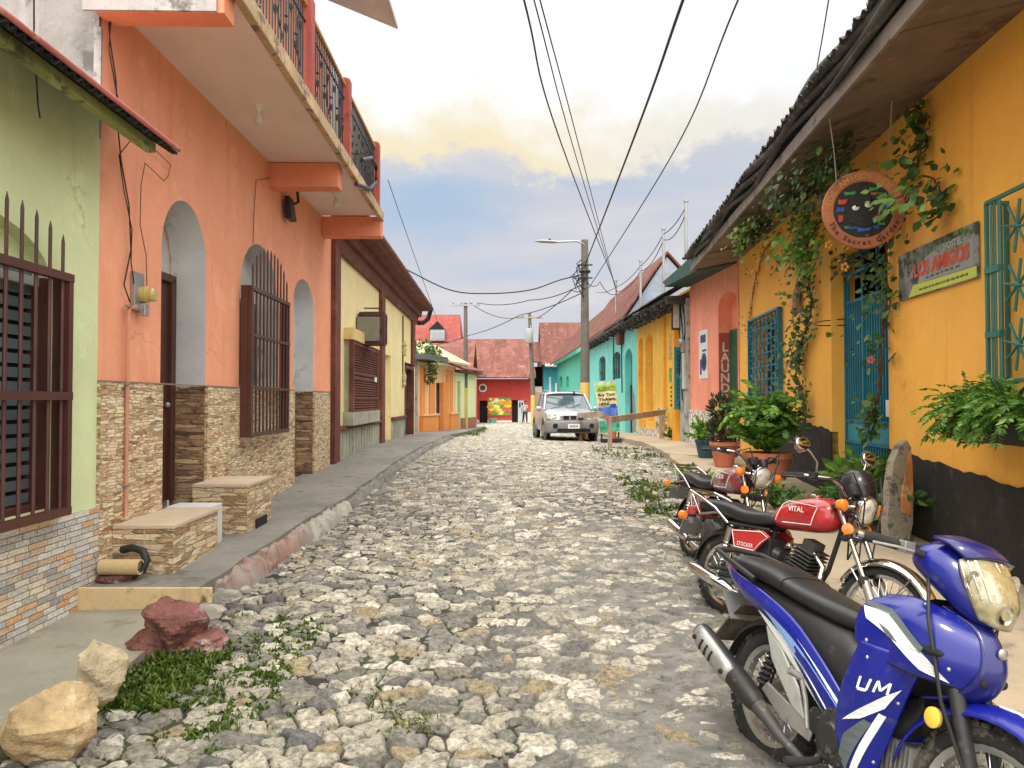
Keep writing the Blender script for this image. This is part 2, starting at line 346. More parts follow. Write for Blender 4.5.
def rust_mat(name, base, rust, dark, pitch=.09, ax='U', patch=(1.0, 2.2), wave=True):
    m, t, b = newmat(name); co = N(t, 'ShaderNodeTexCoord').outputs['UV']; ob = N(t, 'ShaderNodeTexCoord').outputs['Object']
    k = N(t, 'ShaderNodeTexBrick'); k.inputs['Color1'].default_value = (0, 0, 0, 1); k.inputs['Color2'].default_value = (1, 1, 1, 1); k.inputs['Mortar'].default_value = (.2, .2, .2, 1)
    k.inputs['Scale'].default_value = 1; k.inputs['Brick Width'].default_value = patch[0]; k.inputs['Row Height'].default_value = patch[1]; k.inputs['Mortar Size'].default_value = .015; t.links.new(co, k.inputs[0])
    c = ramp(t, k.outputs['Color'], [(0, base), (.45, tuple(x * .75 for x in base)), (.8, rust), (1, dark)])
    c = mixc(t, smooth(t, noise(t, ob, 1.3, 9, .7), .45, .6), c, rust)
    c = mixc(t, math_(t, 'MULTIPLY', smooth(t, noise(t, co, 2.2, 8, .7, (1, .12, 1)), .50, .62), .8), c, dk(rust, .8))
    c = mixc(t, math_(t, 'MULTIPLY', smooth(t, noise(t, co, 3.1, 8, .7, (1.3, .10, 1)), .56, .66), .6), c, (.34, .19, .145))
    c = mixc(t, smooth(t, noise(t, ob, 2.6, 9, .75), .55, .68), c, dark)
    c = mixc(t, math_(t, 'MULTIPLY', smooth(t, noise(t, ob, 1.8, 7, .7), .56, .68), .6), c, tuple(min(1, x * 1.5 + .08) for x in base))
    t.links.new(c, b.inputs['Base Color']); b.inputs['Roughness'].default_value = .7; b.inputs['Metallic'].default_value = .1
    if wave:
        w = N(t, 'ShaderNodeTexWave', bands_direction='X'); w.inputs['Scale'].default_value = 1 / pitch / 3.14 ; t.links.new(co, w.inputs[0])
        bump(t, b, w.outputs['Fac'], .03)
    MC[name] = m; return m
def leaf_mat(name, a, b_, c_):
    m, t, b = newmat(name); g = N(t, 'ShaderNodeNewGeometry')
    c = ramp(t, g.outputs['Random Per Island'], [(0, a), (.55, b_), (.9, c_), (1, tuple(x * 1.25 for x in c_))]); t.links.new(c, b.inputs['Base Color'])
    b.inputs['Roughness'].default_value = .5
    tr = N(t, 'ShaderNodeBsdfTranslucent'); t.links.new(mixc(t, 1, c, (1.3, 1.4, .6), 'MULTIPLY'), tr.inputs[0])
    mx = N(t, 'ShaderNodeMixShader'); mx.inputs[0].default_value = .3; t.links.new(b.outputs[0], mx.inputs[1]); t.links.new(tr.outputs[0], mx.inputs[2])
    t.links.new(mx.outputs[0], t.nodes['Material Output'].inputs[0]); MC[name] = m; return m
def glass_mat(name, col, rough=.08):
    m, t, b = newmat(name); b.inputs['Base Color'].default_value = (*col, 1); b.inputs['Roughness'].default_value = rough; b.inputs['Specular IOR Level'].default_value = .8; b.inputs['Coat Weight'].default_value = .5; MC[name] = m; return m

dk = lambda c, k: tuple(x * k for x in c)
ORANGE = (.80, .35, .21); GREENW = (.62, .71, .41); AMBER = (.90, .46, .075); CREAM = (.78, .67, .36); CORAL = (.82, .31, .21); TEAL = (.17, .60, .57); YEL = (.80, .47, .07)
m_orange = mat('orange plaster', ORANGE, stain=(.66, .24, .13), sscale=1.1, sth=.62, streak=(.68, .26, .15), var=.10, scale=.9)
m_orange2 = mat('orange beam plaster', (.70, .26, .14), var=.12, stain=(.5, .16, .08), sth=.6)
m_greyrev = mat('grey plaster', (.56, .57, .58), stain=(.28, .28, .28), var=.12)
m_grey_raw = mat('weathered grey render', (.25, .26, .25), stain=(.08, .08, .08), sscale=2.2, sth=.52, streak=(.42, .42, .42), var=.35, big=(.15, .155, .15))
m_white_raw = mat('flaking white paint', (.36, .36, .35), stain=(.10, .10, .10), sscale=4, sth=.52, streak=(.2, .2, .2), var=.2)
m_soffit = mat('pinkish soffit plaster', (.74, .63, .56), var=.07, stain=(.5, .36, .3), sth=.64)
m_edge = mat('stained slab edge', (.50, .36, .20), stain=(.10, .07, .05), sscale=6, sth=.5, streak=(.2, .13, .08), var=.35)
m_green = mat('lime green plaster', GREENW, streak=(.50, .56, .27), stain=(.53, .58, .30), sscale=1.2, sth=.6, var=.12, scale=.8)
m_green2 = mat('olive eave timber', (.25, .28, .10), var=.3, stain=(.05, .05, .03), sth=.52, sscale=5)
m_brown = mat('maroon metal paint', (.075, .026, .02), rough=.45, var=.25, bmp=.0008, stain=(.17, .08, .05), sth=.62, sscale=9)
m_brown2 = mat('maroon timber', (.13, .035, .025), var=.35, stain=(.05, .02, .02), sth=.55, sscale=5, streak=(.22, .08, .06))
m_stoneA = ledge_mat('cream ledge stone', [(.26, .12, .06), (.66, .52, .32), (.80, .70, .50), (.50, .30, .16), (.76, .63, .44), (.66, .50, .31), (.72, .60, .40), (.34, .17, .09)], 7.5, 38)
m_stoneD = ledge_mat('brown ledge stone', [(.10, .055, .03), (.36, .23, .13), (.20, .11, .06), (.50, .36, .22), (.26, .15, .085), (.42, .29,   .17)], 4.0, 24, (.04, .025, .016))
m_stoneB = stone_mat('grey and ochre ledge stone', [(.26, .26, .26), (.60, .59, .54), (.44, .46, .48), (.52, .29, .13), (.64, .58, .46), (.36, .38, .40), (.50, .36, .20)], .15, .042, (.12, .11, .10), .003, .007, warp=.03)
m_tile = ledge_mat('striped ledge tile', [(.20, .11, .055), (.62, .49, .31), (.74, .63, .45), (.42, .27, .14), (.68, .55, .37), (.30, .18, .09), (.72, .60, .42)], 4.0, 25, (.08, .05, .03))
m_amber = mat('amber plaster', AMBER, stain=(.70, .28, .05), sscale=1.3, sth=.6, streak=(.72, .31, .055), var=.10, scale=.9, big=(.86, .46, .10), bmp=.006, bscale=18)
m_black = mat('black tarred plinth', (.022, .020, .019), rough=.8, var=.4, stain=(.06, .05, .045), sscale=5, sth=.56, bmp=.012, bscale=14)
m_cream = mat('cream plaster', CREAM, var=.07, stain=(.62, .50, .24), sth=.62, streak=(.66, .55, .28))
m_coral = mat('coral plaster', CORAL, var=.1, stain=(.60, .18, .10), sth=.6, streak=(.64, .2, .11))
m_yel = mat('yellow plaster', YEL, var=.1, stain=(.62, .33, .05), sth=.6, streak=(.66, .36, .06))
m_yeld = mat('deep yellow plaster', (.72, .34, .04), var=.1, stain=(.55, .25, .04), sth=.6)
m_teal = mat('turquoise plaster', TEAL, var=.1, stain=(.10, .42, .36), sth=.6, streak=(.35, .70, .62))
m_tealg = mat('sea green plaster', (.09, .50, .38), var=.1, stain=(.07, .35, .28), sth=.6)
m_blue = mat('blue plaster', (.04, .36, .47), var=.1, stain=(.03, .25, .34), sth=.58)
m_red = mat('red plaster', (.55, .06, .05), var=.08, stain=(.5, .05, .04), sth=.6)
m_pale = mat('pale yellow plaster', (.70, .72, .42), var=.08, stain=(.5, .5, .3), sth=.62)
m_peach = mat('peach plaster', (.80, .50, .27), var=.08)
m_orangeD = mat('strong orange plaster', (.76, .27, .07), var=.08, stain=(.6, .2, .05), sth=.62)
m_white = mat('white paint', (.74, .73, .70), var=.08, stain=(.45, .42, .38), sth=.62)
m_soffbrown = mat('old brown soffit board', (.185, .14, .115), var=.3, stain=(.10, .06, .045), sscale=1.6, sth=.52, streak=(.3, .2, .15), bmp=.006)
m_darkroof = mat('blackened eave', (.06, .06, .06), var=.5, stain=(.19, .185, .175), sth=.55, sscale=7)
m_fasc = mat('grey fascia timber', (.22, .20, .18), var=.3, stain=(.06, .05, .05), sth=.54, sscale=4)
m_tar = mat('black corrugated edge', (.02, .02, .02), var=.5)
m_pinkroof = mat('faded red sheet', (.50, .16, .14), var=.25, stain=(.62, .36, .32), sscale=5, sth=.52)
m_rustA = rust_mat('rusted pink sheets', (.27, .088, .064), (.17, .048, .027), (.06, .022, .017))
m_rustB = rust_mat('rusted brown sheets', (.20, .064, .044), (.14, .04, .023), (.05, .02, .016))
m_rustC = mat('red painted sheets', (.22, .042, .032), var=.2, stain=(.22, .045, .035), sth=.56, streak=(.5, .14, .1))
m_bluesheet = mat('blue grey sheets', (.26, .31, .38), var=.2, stain=(.16, .2, .26), sth=.55)
m_concrete = mat('worn concrete', (.215, .205, .18), rough=.85, var=.22, scale=1.2, stain=(.10, .095, .08), sscale=2.4, sth=.55, bmp=.005, bscale=60, big=(.16, .155, .14))
m_concL = mat('mossy concrete', (.27, .26, .21), rough=.85, var=.22, scale=1.5, stain=(.20, .19, .12), sscale=2.0, sth=.54, bmp=.005, bscale=60, big=(.33, .30, .22))
m_concR = mat('sandy concrete', (.40, .325, .225), rough=.85, var=.18, scale=1.2, stain=(.20, .165, .12), sscale=2.8, sth=.56, bmp=.006, bscale=50, big=(.31, .26, .19))
m_riser = mat('beige painted riser', (.62, .47, .26), var=.12, stain=(.07, .04, .03), sscale=4, sth=.53, streak=(.40, .27, .15))
m_tealiron = mat('teal painted iron', (.012, .16, .24), rough=.45, var=.25, bmp=.0006, stain=(.02, .22, .30), sth=.6)
m_greeniron = mat('green painted iron', (.03, .16, .13), rough=.45, var=.25, bmp=.0006)
m_tealpanel = mat('light teal panel', (.03, .27, .36), rough=.5, var=.15, bmp=.0006)
m_iron = mat('black wrought iron', (.02, .022, .026), rough=.45, var=.3, bmp=.0005)
m_gold = mat('brass coloured iron', (.42, .26, .08), rough=.5, var=.3, bmp=.0005)
m_redpost = mat('dull red post', (.36, .085, .065), var=.2, stain=(.2, .05, .04), sth=.56)
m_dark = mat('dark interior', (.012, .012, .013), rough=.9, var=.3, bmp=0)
m_wire = mat('black cable', (.012, .012, .012), rough=.6, var=.2, bmp=0)
m_wireb = mat('brown cable', (.10, .045, .03), rough=.6, var=.2, bmp=0)
m_pole = mat('grey concrete pole', (.115, .105, .09), var=.25, stain=(.06, .055, .05), sth=.58, streak=(.18, .165, .14))
m_poley = mat('yellow painted pole', (.62, .42, .12), var=.15, stain=(.4, .28, .12), sth=.6)
m_galv = mat('galvanised steel', (.32, .33, .34), rough=.45, metal=.6, var=.15, bmp=.0005)
m_plast = mat('grey plastic', (.30, .31, .31), rough=.5, var=.1, bmp=.0003)
m_wood = mat('weathered timber', (.33, .26, .19), var=.3, stain=(.16, .12, .09), sth=.55, streak=(.45, .38, .3), bmp=.004)
m_plank = mat('grey green boards', (.33, .34, .27), var=.25, stain=(.18, .19, .14), sth=.56, streak=(.44, .44, .36))
m_glass = glass_mat('dark window glass', (.03, .035, .04))
m_terra = mat('terracotta', (.46, .15, .075), var=.2, stain=(.30, .10, .05), sth=.56, sscale=6)
m_soil = mat('soil', (.05, .035, .025), rough=.95, var=.4)
m_chrome = mat('chrome', (.62, .62, .62), rough=.14, metal=1, var=.06, bmp=0, stain=(.35, .3, .26), sth=.64, sscale=12)
m_alu = mat('cast aluminium', (.42, .42, .41), rough=.42, metal=.75, var=.2, bmp=.0006, stain=(.2, .19, .18), sth=.58, sscale=14)
m_rubber = mat('tyre rubber', (.022, .021, .020), rough=.85, var=.35, stain=(.13, .11, .09), sscale=10, sth=.55, bmp=.0015, bscale=90)
m_seat = mat('black vinyl', (.016, .016, .017), rough=.38, var=.3, bmp=.0006, bscale=160, stain=(.13, .115, .09), sth=.57, sscale=5)
m_bplast = mat('black plastic', (.02, .02, .021), rough=.5, var=.3, bmp=.0004, stain=(.07, .065, .06), sth=.6, sscale=9)
m_engine = mat('dusty engine metal', (.06, .058, .055), rough=.55, metal=.4, var=.4, stain=(.18, .16, .14), sth=.57, sscale=16, bmp=.001)
m_bluep = mat('metallic blue paint', (.005, .010, .20), rough=.30, var=.15, coat=.45, bmp=0, stain=(.045, .05, .17), sth=.57, sscale=11, fine=.02)
m_bluep2 = mat('dusty dark blue paint', (.008, .010, .12), rough=.35, var=.2, coat=.5, bmp=0, stain=(.06, .055, .2), sth=.58, sscale=7)
m_redp = mat('metallic red paint', (.40, .018, .022), rough=.25, var=.1, coat=.9, bmp=0, stain=(.5, .12, .11), sth=.66, sscale=9, fine=.02)
m_decal = mat('white decal', (.72, .76, .74), rough=.4, var=.06, bmp=0)
m_decalg = mat('grey decal', (.10, .12, .13), rough=.4, var=.1, bmp=0)
m_decalb = mat('pale blue decal', (.22, .36, .70), rough=.4, var=.2, bmp=0)
m_amberl = mat('amber lens', (.80, .20, .02), rough=.2, var=.15, coat=.6, bmp=0)
m_yell = mat('yellow reflector', (.75, .48, .06), rough=.3, var=.1, coat=.5, bmp=0)
m_lens = mat('yellowed clear lens', (.25, .22, .12), rough=.15, var=.4, scale=14, coat=.9, bmp=.002, bscale=70, stain=(.42, .38, .26), sth=.52, sscale=9, streak=(.12, .11, .07))
m_lensc = mat('clear headlamp lens', (.62, .60, .54), rough=.12, var=.4, scale=16, coat=1, bmp=.001, stain=(.22, .2, .17), sth=.52, sscale=12, metal=.3)
m_redlens = mat('red lens', (.45, .02, .02), rough=.2, var=.1, coat=.6, bmp=0)
m_mirror = mat('mirror glass', (.72, .78, .80), rough=.05, metal=1, var=.03, bmp=0)
m_leaf = leaf_mat('vine leaf', (.028, .07, .018), (.06, .14, .03), (.13, .24, .05))
m_leafb = leaf_mat('bright leaf', (.05, .13, .02), (.11, .25, .035), (.22, .38, .06))
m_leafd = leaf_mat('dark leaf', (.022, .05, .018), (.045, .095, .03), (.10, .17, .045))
m_leafp = leaf_mat('purplish leaf', (.04, .035, .03), (.06, .07, .04), (.10, .13, .06))
m_dry = leaf_mat('dry leaf', (.16, .09, .04), (.25, .13, .06), (.32, .2, .09))
m_grass = leaf_mat('grass blade', (.05, .09, .012), (.10, .17, .025), (.22, .26, .07))
m_stem = mat('brown stem', (.10, .055, .035), var=.3)
# ------------------------------------------------------------------ numpy noise
def _h(ix, iy, s):
    q = np.sin(ix * 127.1 + iy * 311.7 + s * 74.7) * 43758.5453
    return q - np.floor(q)
def vn(x, y, s=0):
    ix, iy = np.floor(x), np.floor(y); fx, fy = x - ix, y - iy; fx = fx * fx * (3 - 2 * fx); fy = fy * fy * (3 - 2 * fy)
    a, b, c, d = _h(ix, iy, s), _h(ix + 1, iy, s), _h(ix, iy + 1, s), _h(ix + 1, iy + 1, s)
    return (a * (1 - fx) + b * fx) * (1 - fy) + (c * (1 - fx) + d * fx) * fy
def fbm(x, y, s=0, o=4):
    r = 0; a = .5; t = 0
    for i in range(o): r = r + a * vn(x * 2 ** i, y * 2 ** i, s + i * 3.1); t += a; a *= .5
    return r / t
def sstep(x, a, b): q = np.clip((x - a) / (b - a), 0, 1); return q * q * (3 - 2 * q)

def cobbles(X, Y):
    """height and shading attributes of the stone paving at points X, Y"""
    gx, gy = .148, .094
    xw = X + (fbm(X * 10, Y * 10, 1, 4) - .5) * .05; yw = Y + (fbm(X * 10, Y * 10, 5, 4) - .5) * .045
    cx, cy = np.floor(xw / gx), np.floor(yw / gy)
    F1 = np.full(X.shape, 9.); F2 = np.full(X.shape, 9.); I = np.zeros(X.shape); P1x = np.zeros(X.shape); P1y = np.zeros(X.shape)
    for j in (-2, -1, 0, 1, 2):
        for i in (-2, -1, 0, 1, 2):
            a, b = cx + i, cy + j
            off = (b % 2) * .5
            px = (a + .5 * off + .1 + .8 * _h(a, b, 1)) * gx; py = (b + .1 + .8 * _h(a, b, 2)) * gy
            th = (_h(a, b, 8) - .5) * 1.6; dx, dy = xw - px, yw - py
            u, v = dx * np.cos(th) + dy * np.sin(th), -dx * np.sin(th) + dy * np.cos(th)
            el = 1.06 + .36 * _h(a, b, 9)
            w = (_h(a, b, 3) ** 2) * .06
            d = np.sqrt((u / el) ** 2 + (v * el) ** 2) - w + np.where(_h(a, b, 4) < .10, .06, 0)
            better = d < F1
            F2 = np.where(better, F1, np.minimum(F2, d)); I = np.where(better, _h(a, b, 6), I)
            P1x = np.where(better, px, P1x); P1y = np.where(better, py, P1y); F1 = np.where(better, d, F1)
    e = (F2 - F1) * .5
    t1, t2 = (_h(I * 991, I * 37, 3) - .5), (_h(I * 517, I * 91, 4) - .5)
    hh = .020 + .022 * _h(I * 313, I * 77, 5)
    tilt = (xw - P1x) * t1 * .26 + (yw - P1y) * t2 * .26
    facet = (vn(X * 17 + I * 90, Y * 17 + I * 50, 12) - .5) * .016
    dome = sstep(e, .0005, .016 + .012 * t1)
    h = hh * dome + (tilt + facet) * dome + (fbm(X * 36, Y * 36, 20, 4) - .5) * .010
    # packed mud: deep in the wheel track right of centre, thin at the left edge
    big = fbm(X * .9, Y * .55, 31, 4)
    track = np.exp(-((X - .95) / 1.0) ** 2) * np.interp(Y, [0, 6, 10, 16, 80], [1, .9, .35, .15, .1])
    mud = .003 + .032 * (big - .42) + .026 * track + (fbm(X * 14, Y * 14, 44, 4) - .5) * .020
    z = np.maximum(h, mud)
    return z, I, np.clip((mud - h) / .006 + .5, 0, 1), e

def grid_patch(y0, y1, dx, dy, x0=-2.9, x1=4.1):
    nx, ny = int((x1 - x0) / dx), int((y1 - y0) / dy)
    X, Y = np.meshgrid(np.linspace(x0, x1, nx), np.linspace(y0, y1, ny))
    zz, I, mud, e = cobbles(X, Y)
    fall = .02 * np.cos((X - .4) * .9)
    zz = zz + rz(Y) + fall + (fbm(X * .7, Y * .5, 61, 3) - .5) * .07
    zz -= .18 * sstep(X, xr(Y) + .10, xr(Y) + .22) + .18 * sstep(-X, -xl(Y) + .10, -xl(Y) + .22)
    zz = np.where(Y > 43, zz + .18 * sstep(-X, -xl(Y) + .10, -xl(Y) + .22), zz)
    ii = np.arange(nx * ny).reshape(ny, nx)
    q = np.stack([ii[:-1, :-1], ii[:-1, 1:], ii[1:, 1:], ii[1:, :-1]], -1).reshape(-1, 4)
    return np.stack([X, Y, zz], -1).reshape(-1, 3), q, I.ravel(), mud.ravel(), np.clip(e.ravel() / .04, 0, 1)
def np_mesh(name, v, q, attrs, mat_):
    me = bpy.data.meshes.new(name); me.vertices.add(len(v)); me.vertices.foreach_set('co', v.ravel())
    k = q.shape[1]; me.loops.add(q.size); me.loops.foreach_set('vertex_index', q.ravel())
    me.polygons.add(len(q)); me.polygons.foreach_set('loop_start', np.arange(0, q.size, k)); me.polygons.foreach_set('loop_total', np.full(len(q), k))
    me.polygons.foreach_set('use_smooth', np.ones(len(q), bool)); me.update()
    for n_, a in attrs.items(): at_ = me.attributes.new(n_, 'FLOAT', 'POINT'); at_.data.foreach_set('value', a.astype(np.float32))
    me.materials.append(mat_); o = bpy.data.objects.new(name, me); COL.objects.link(o); ORG[o.name] = V((0, 0, 0)); return o
def road_mat():
    m, t, b = newmat('cobbled street'); co = N(t, 'ShaderNodeTexCoord').outputs['Object']
    A = lambda n: N(t, 'ShaderNodeAttribute', attribute_name=n).outputs['Fac']
    st = ramp(t, A('stone'), [(0, (.16, .157, .142)), (.14, (.32, .302, .255)), (.30, (.18, .178, .168)), (.42, (.38, .36, .305)), (.56, (.12, .12, .118)), (.64, (.30, .288, .25)), (.80, (.27, .225, .15)), (.85, (.48, .46, .41)), (.95, (.21, .198, .165))], 'CONSTANT')
    st = mixc(t, .75, st, ramp(t, noise(t, co, 30, 10, .75), [(.34, (.10, .09, .08)), (.62, (.95, .92, .85))]), 'OVERLAY')
    st = mixc(t, math_(t, 'MULTIPLY', smooth(t, noise(t, co, 13, 9, .75), .52, .62), .7), st, (.10, .092, .07))
    gap = ramp(t, noise(t, co, 9, 9, .7), [(.3, (.012, .011, .008)), (.55, (.036, .032, .024)), (.75, (.10, .09, .07))])
    sx_ = N(t, 'ShaderNodeSeparateXYZ'); t.links.new(co, sx_.inputs[0])
    moss = math_(t, 'MULTIPLY', smooth(t, noise(t, co, .9, 7, .65), .50, .62), .55)
    gap = mixc(t, moss, gap, (.085, .11, .03))
    mud = ramp(t, noise(t, co, 7, 10, .75), [(.3, (.10, .096, .087)), (.5, (.21, .20, .18)), (.7, (.32, .31, .28))])
    deep = smooth(t, A('mud'), .35, .75)
    g2 = mixc(t, smooth(t, A('track'), .25, .7), gap, mud)
    c = mixc(t, smooth(t, A('edge'), .02, .22), g2, st)
    c = mixc(t, deep, c, g2); t.links.new(c, b.inputs['Base Color'])
    b.inputs['Roughness'].default_value = .72; b.inputs['Specular IOR Level'].default_value = .35
    bump(t, b, noise(t, co, 55, 10, .78), .02); return m
pats = [grid_patch(1.2, 6.4, .0085, .0085, -2.5, 3.0), grid_patch(6.4, 16, .016, .022), grid_patch(16, 68, .034, .055, -4.6, 4.3)]
vs, qs, off = [], [], 0
for p in pats: vs.append(p[0]); qs.append(p[1] + off); off += len(p[0])
allv = np.concatenate(vs)
track = np.exp(-((allv[:, 0] - .95) / 1.1) ** 2) * np.interp(allv[:, 1], [0, 6, 10, 16, 80], [1, .9, .4, .2, .15]) + (fbm(allv[:, 0] * 1.5, allv[:, 1] * 1.5, 77, 4) - .5) * .7
road = np_mesh('road', allv, np.concatenate(qs), {'stone': np.concatenate([p[2] for p in pats]), 'mud': np.concatenate([p[3] for p in pats]), 'edge': np.concatenate([p[4] for p in pats]), 'track': track}, road_mat())
struct(road)

def slab(name, ys, xa, xb, zf, mt, thick=.4, nx=14, warp=.012):
    X = np.array([np.linspace(xa(y), xb(y), nx) for y in ys]); Y = np.repeat(np.array(ys)[:, None], nx, 1)
    Z = np.array([[zf(y)] * nx for y in ys]) + (fbm(X * 1.3, Y * 1.3, 90, 3) - .5) * warp * 2
    n = len(ys); rows = [[V((X[i, j], Y[i, j], Z[i, j])) for j in range(nx)] for i in range(n)]
    mb = MB(); mb.loft(rows, closed=False)
    for j, sg in ((0, -1), (nx - 1, 1)): mb.loft([[rows[i][j], rows[i][j] - V((0, 0, thick))] for i in range(n)], closed=False)
    for i in (0, n - 1): mb.loft([[p, p - V((0, 0, thick))] for p in rows[i]], closed=False)
    return struct(mb.build(name, mt, smooth=30, origin=(0, 0, 0)))
def wob(f, a=.05, s=3): return lambda y: float(f(y)) + (float(fbm(np.array(y * 2.2), np.array(.5), s, 4)) - .5) * 2 * a
lw = lambda y: -3.2 - .02 * y
slab('sidewalk', list(np.arange(.5, 5.4, .05)), lambda y: lw(y), wob(xl, .10), lambda y: float(rz(y)) + .07, m_concL)
slab('sidewalk', list(np.arange(5.38, 27.5, .1)), lambda y: lw(y), wob(lambda y: xl(y) - .10, .05, 9), zl, m_concrete)
slab('sidewalk', list(np.arange(27.4, 43, .3)), lambda y: -5.0 + .05 * (y - 27), wob(xl, .08, 13), zl, m_concrete)
slab('sidewalk', list(np.arange(.5, 62, .12)), wob(xr, .07, 21), lambda y: (3.75 + .092 * y) if y < 16.2 else 5.35, zr, m_concR, warp=.02)
b_ = MB(); b_.box((-2.66, 5.365, .14), (1.0, .03, .22)); struct(b_.build('sidewalk_riser', m_riser, bevel=.008))
# dirt and whatever lies round the houses, out to the horizon
b_ = MB(); b_.poly([(-900, -300, -.75), (900, -300, -.75), (900, 2000, -.75), (-900, 2000, -.75)])
struct(b_.build('ground', mat('bare ground', (.22, .18, .12), var=.3, scale=.05), origin=(0, 0, 0)))

# worn kerb stones along the upper sidewalk, some with old red paint
m_kerb = mat('worn red kerb paint', (.29, .17, .135), var=.3, stain=(.29, .265, .23), sscale=4, sth=.48, streak=(.2, .12, .09), big=(.27, .24, .205), bmp=.008, bscale=30)
m_kerbw = mat('bare kerb stone', (.36, .34, .29), var=.3, stain=(.2, .18, .15), sscale=6, sth=.55, bmp=.01, bscale=30)
for y, y1, mt, hw in ((5.7, 8.0, m_kerb, .095), (8.0, 9.7, m_kerbw, .11), (9.7, 26, m_concrete, .08)):
    ys = np.arange(y, y1 + .03, .03); ns = 9; rows = []
    for a in ys:
        cx = float(xl(a)) - .04 + .05 * (float(fbm(np.array(a * 1.7), np.array(3.3), 5, 3)) - .5); cut = abs(((a * 2.6 + .8 * math.sin(a * 1.9)) % 1) - .5)
        row = []
        for k in range(ns):
            u = k / (ns - 1) * 2 - 1; nz = float(fbm(np.array(a * 7), np.array(u * 3 + 9), 8, 3)) - .5
            row.append(V((cx + u * hw * (1 + .8 * nz), a, zl(a) + .012 - .10 * max(0, u + .1) ** 2 * 1.4 + .10 * nz - (.05 if cut < .05 else 0) - (.16 if k in (0, ns - 1) else 0) - (.22 if a < y + .02 else 0) - .045)))
        rows.append(row)
    mb = MB(); mb.loft(rows, closed=False); struct(mb.build('kerb', mt, smooth=38))
# ------------------------------------------------------------------ left side
U3 = V((0, 0, 1))
def spikes(mb, W, xs, zb, ztops, t, r=.011):
    for s_, zt in zip(xs, ztops): mb.tube([W.P(s_, zb, t), W.P(s_, zt - .05, t), W.P(s_, zt, t)], [r, r, .002], 6)
# --- lime green house
s1 = L.s(97); GH = thing('green_house', 'lime green plastered house with ledge stone base and corrugated red awning', 'house', L.P(s1, 0.05))
t_ = .0
sb, zb = L.sz(75, 280, .12); wz0, wz1 = .82, 2.46; ws1 = sb - .03; ws0 = ws1 - 1.75
op = [(ws0 + .06, wz0 + .05), (ws1 - .06, wz0 + .05), (ws1 - .06, 2.42)] + [((ws0 + ws1) / 2 + (ws1 - ws0 - .12) / 2 * math.cos(PI * i / 16), 2.42 + .34 * math.sin(PI * i / 16)) for i in range(1, 16)] + [(ws0 + .06, 2.42)]
mb = MB(); panel(mb, L, rect(-1, s1, .79, 4.0), [op], 0, .14); mb.build('wall', m_green, GH, W=L)
mb = MB(); flat(mb, L, rect(ws0, ws1, 2.40, 3.0), -.10); mb.build('arch_infill', m_green, GH, W=L)
mb = MB(); panel(mb, L, rect(-1, s1, -.2, .79), [], .025, .3); mb.build('stone_base', m_stoneB, GH, W=L)
mb = MB(); flat(mb, L, rect(ws0, ws1, wz0, 2.40), -.13); g = mb.build('window', m_dark, GH, W=L)
mb = MB(); mb.wbox(L, ws1 - .11, ws1 - .055, wz0 + .05, 2.42, -.125, -.002); mb.wbox(L, ws0 + .055, ws0 + .11, wz0 + .05, 2.42, -.125, -.002); mb.wbox(L, ws0 + .11, ws1 - .11, wz0 + .04, wz0 + .09, -.125, -.002); mb.build('frame', m_brown, g)
mb = MB()
for i in range(17): mb.wbox(L, ws0 + .1, ws1 - .1, wz0 + .1 + i * .092, wz0 + .165 + i * .092, -.10, -.09)
o = mb.build('louvre_glass', glass_mat('louvre glass', (.09, .12, .13), .15), g, W=L)
mb = MB(); mb.wbox(L, ws0 + .06, ws1 - .06, 2.36, 2.42, -.09, -.04); mb.build('transom', m_plast, g, W=L)
gr = MB(); 
for a, b2 in ((wz0, wz0 + .055), (wz1 - .055, wz1), (1.60, 1.655)): gr.wbox(L, ws0, ws1, a, b2, .085, .135)
for a in (ws0, ws1 - .05): gr.wbox(L, a, a + .05, wz0, wz1, .075, .13)
for a in (wz0 + .004, wz1 - .03): gr.wbox(L, ws1 - .04, ws1 - .004, a, a + .026, 0, .08)
gr.wbox(L, ws1 - .02, ws1 - .004, wz0, wz1, .0, .09)
nb = 12; xs = [ws0 + .08 + (ws1 - ws0 - .16) * i / (nb - 1) for i in range(nb)]
for a in xs: gr.tube([L.P(a, wz0, .10), L.P(a, wz1, .10)], .0125, 6)
m_ = (ws0 + ws1) / 2
spikes(gr, L, xs, wz1, [2.62 + .24 * math.sqrt(max(0, 1 - ((a - m_) / (ws1 - m_)) ** 2)) for a in xs], .10)
gr.build('window_grille', m_brown, GH, W=L, smooth=40)
mb = MB(); e0 = L.P(.2, 3.52, .5); ins = L.P(.2, 3.95, -.12)
corr(mb, ins, L.u, L.P(.2, 3.50, .56) - ins, s1 - .15, (L.P(.2, 3.50, .56) - ins).length, jag=.008); mb.build('awning_roof', m_tar, GH, smooth=40)
mb = MB(); d = (L.P(.2, 3.50, .56) - ins); nn = L.u.cross(d).normalized(); nn = nn if nn.z > 0 else -nn
aa, bb_ = ins + nn * .022, L.P(.2, 3.50, .56) + nn * .022; cc = L.u * (s1 - .12); mb.hexa([aa, bb_, bb_ + cc, aa + cc, aa + nn * .035, bb_ + nn * .035, bb_ + nn * .035 + cc, aa + nn * .035 + cc]); mb.build('roof_sheet', m_pinkroof, GH, bevel=.012)
mb = MB()
mb.hexa([L.P(.2, 3.46, .47), L.P(s1 - .1, 3.46, .47), L.P(s1 - .1, 3.46, .40), L.P(.2, 3.46, .40), L.P(.2, 3.53, .47), L.P(s1 - .1, 3.53, .47), L.P(s1 - .1, 3.56, .40), L.P(.2, 3.56, .40)])
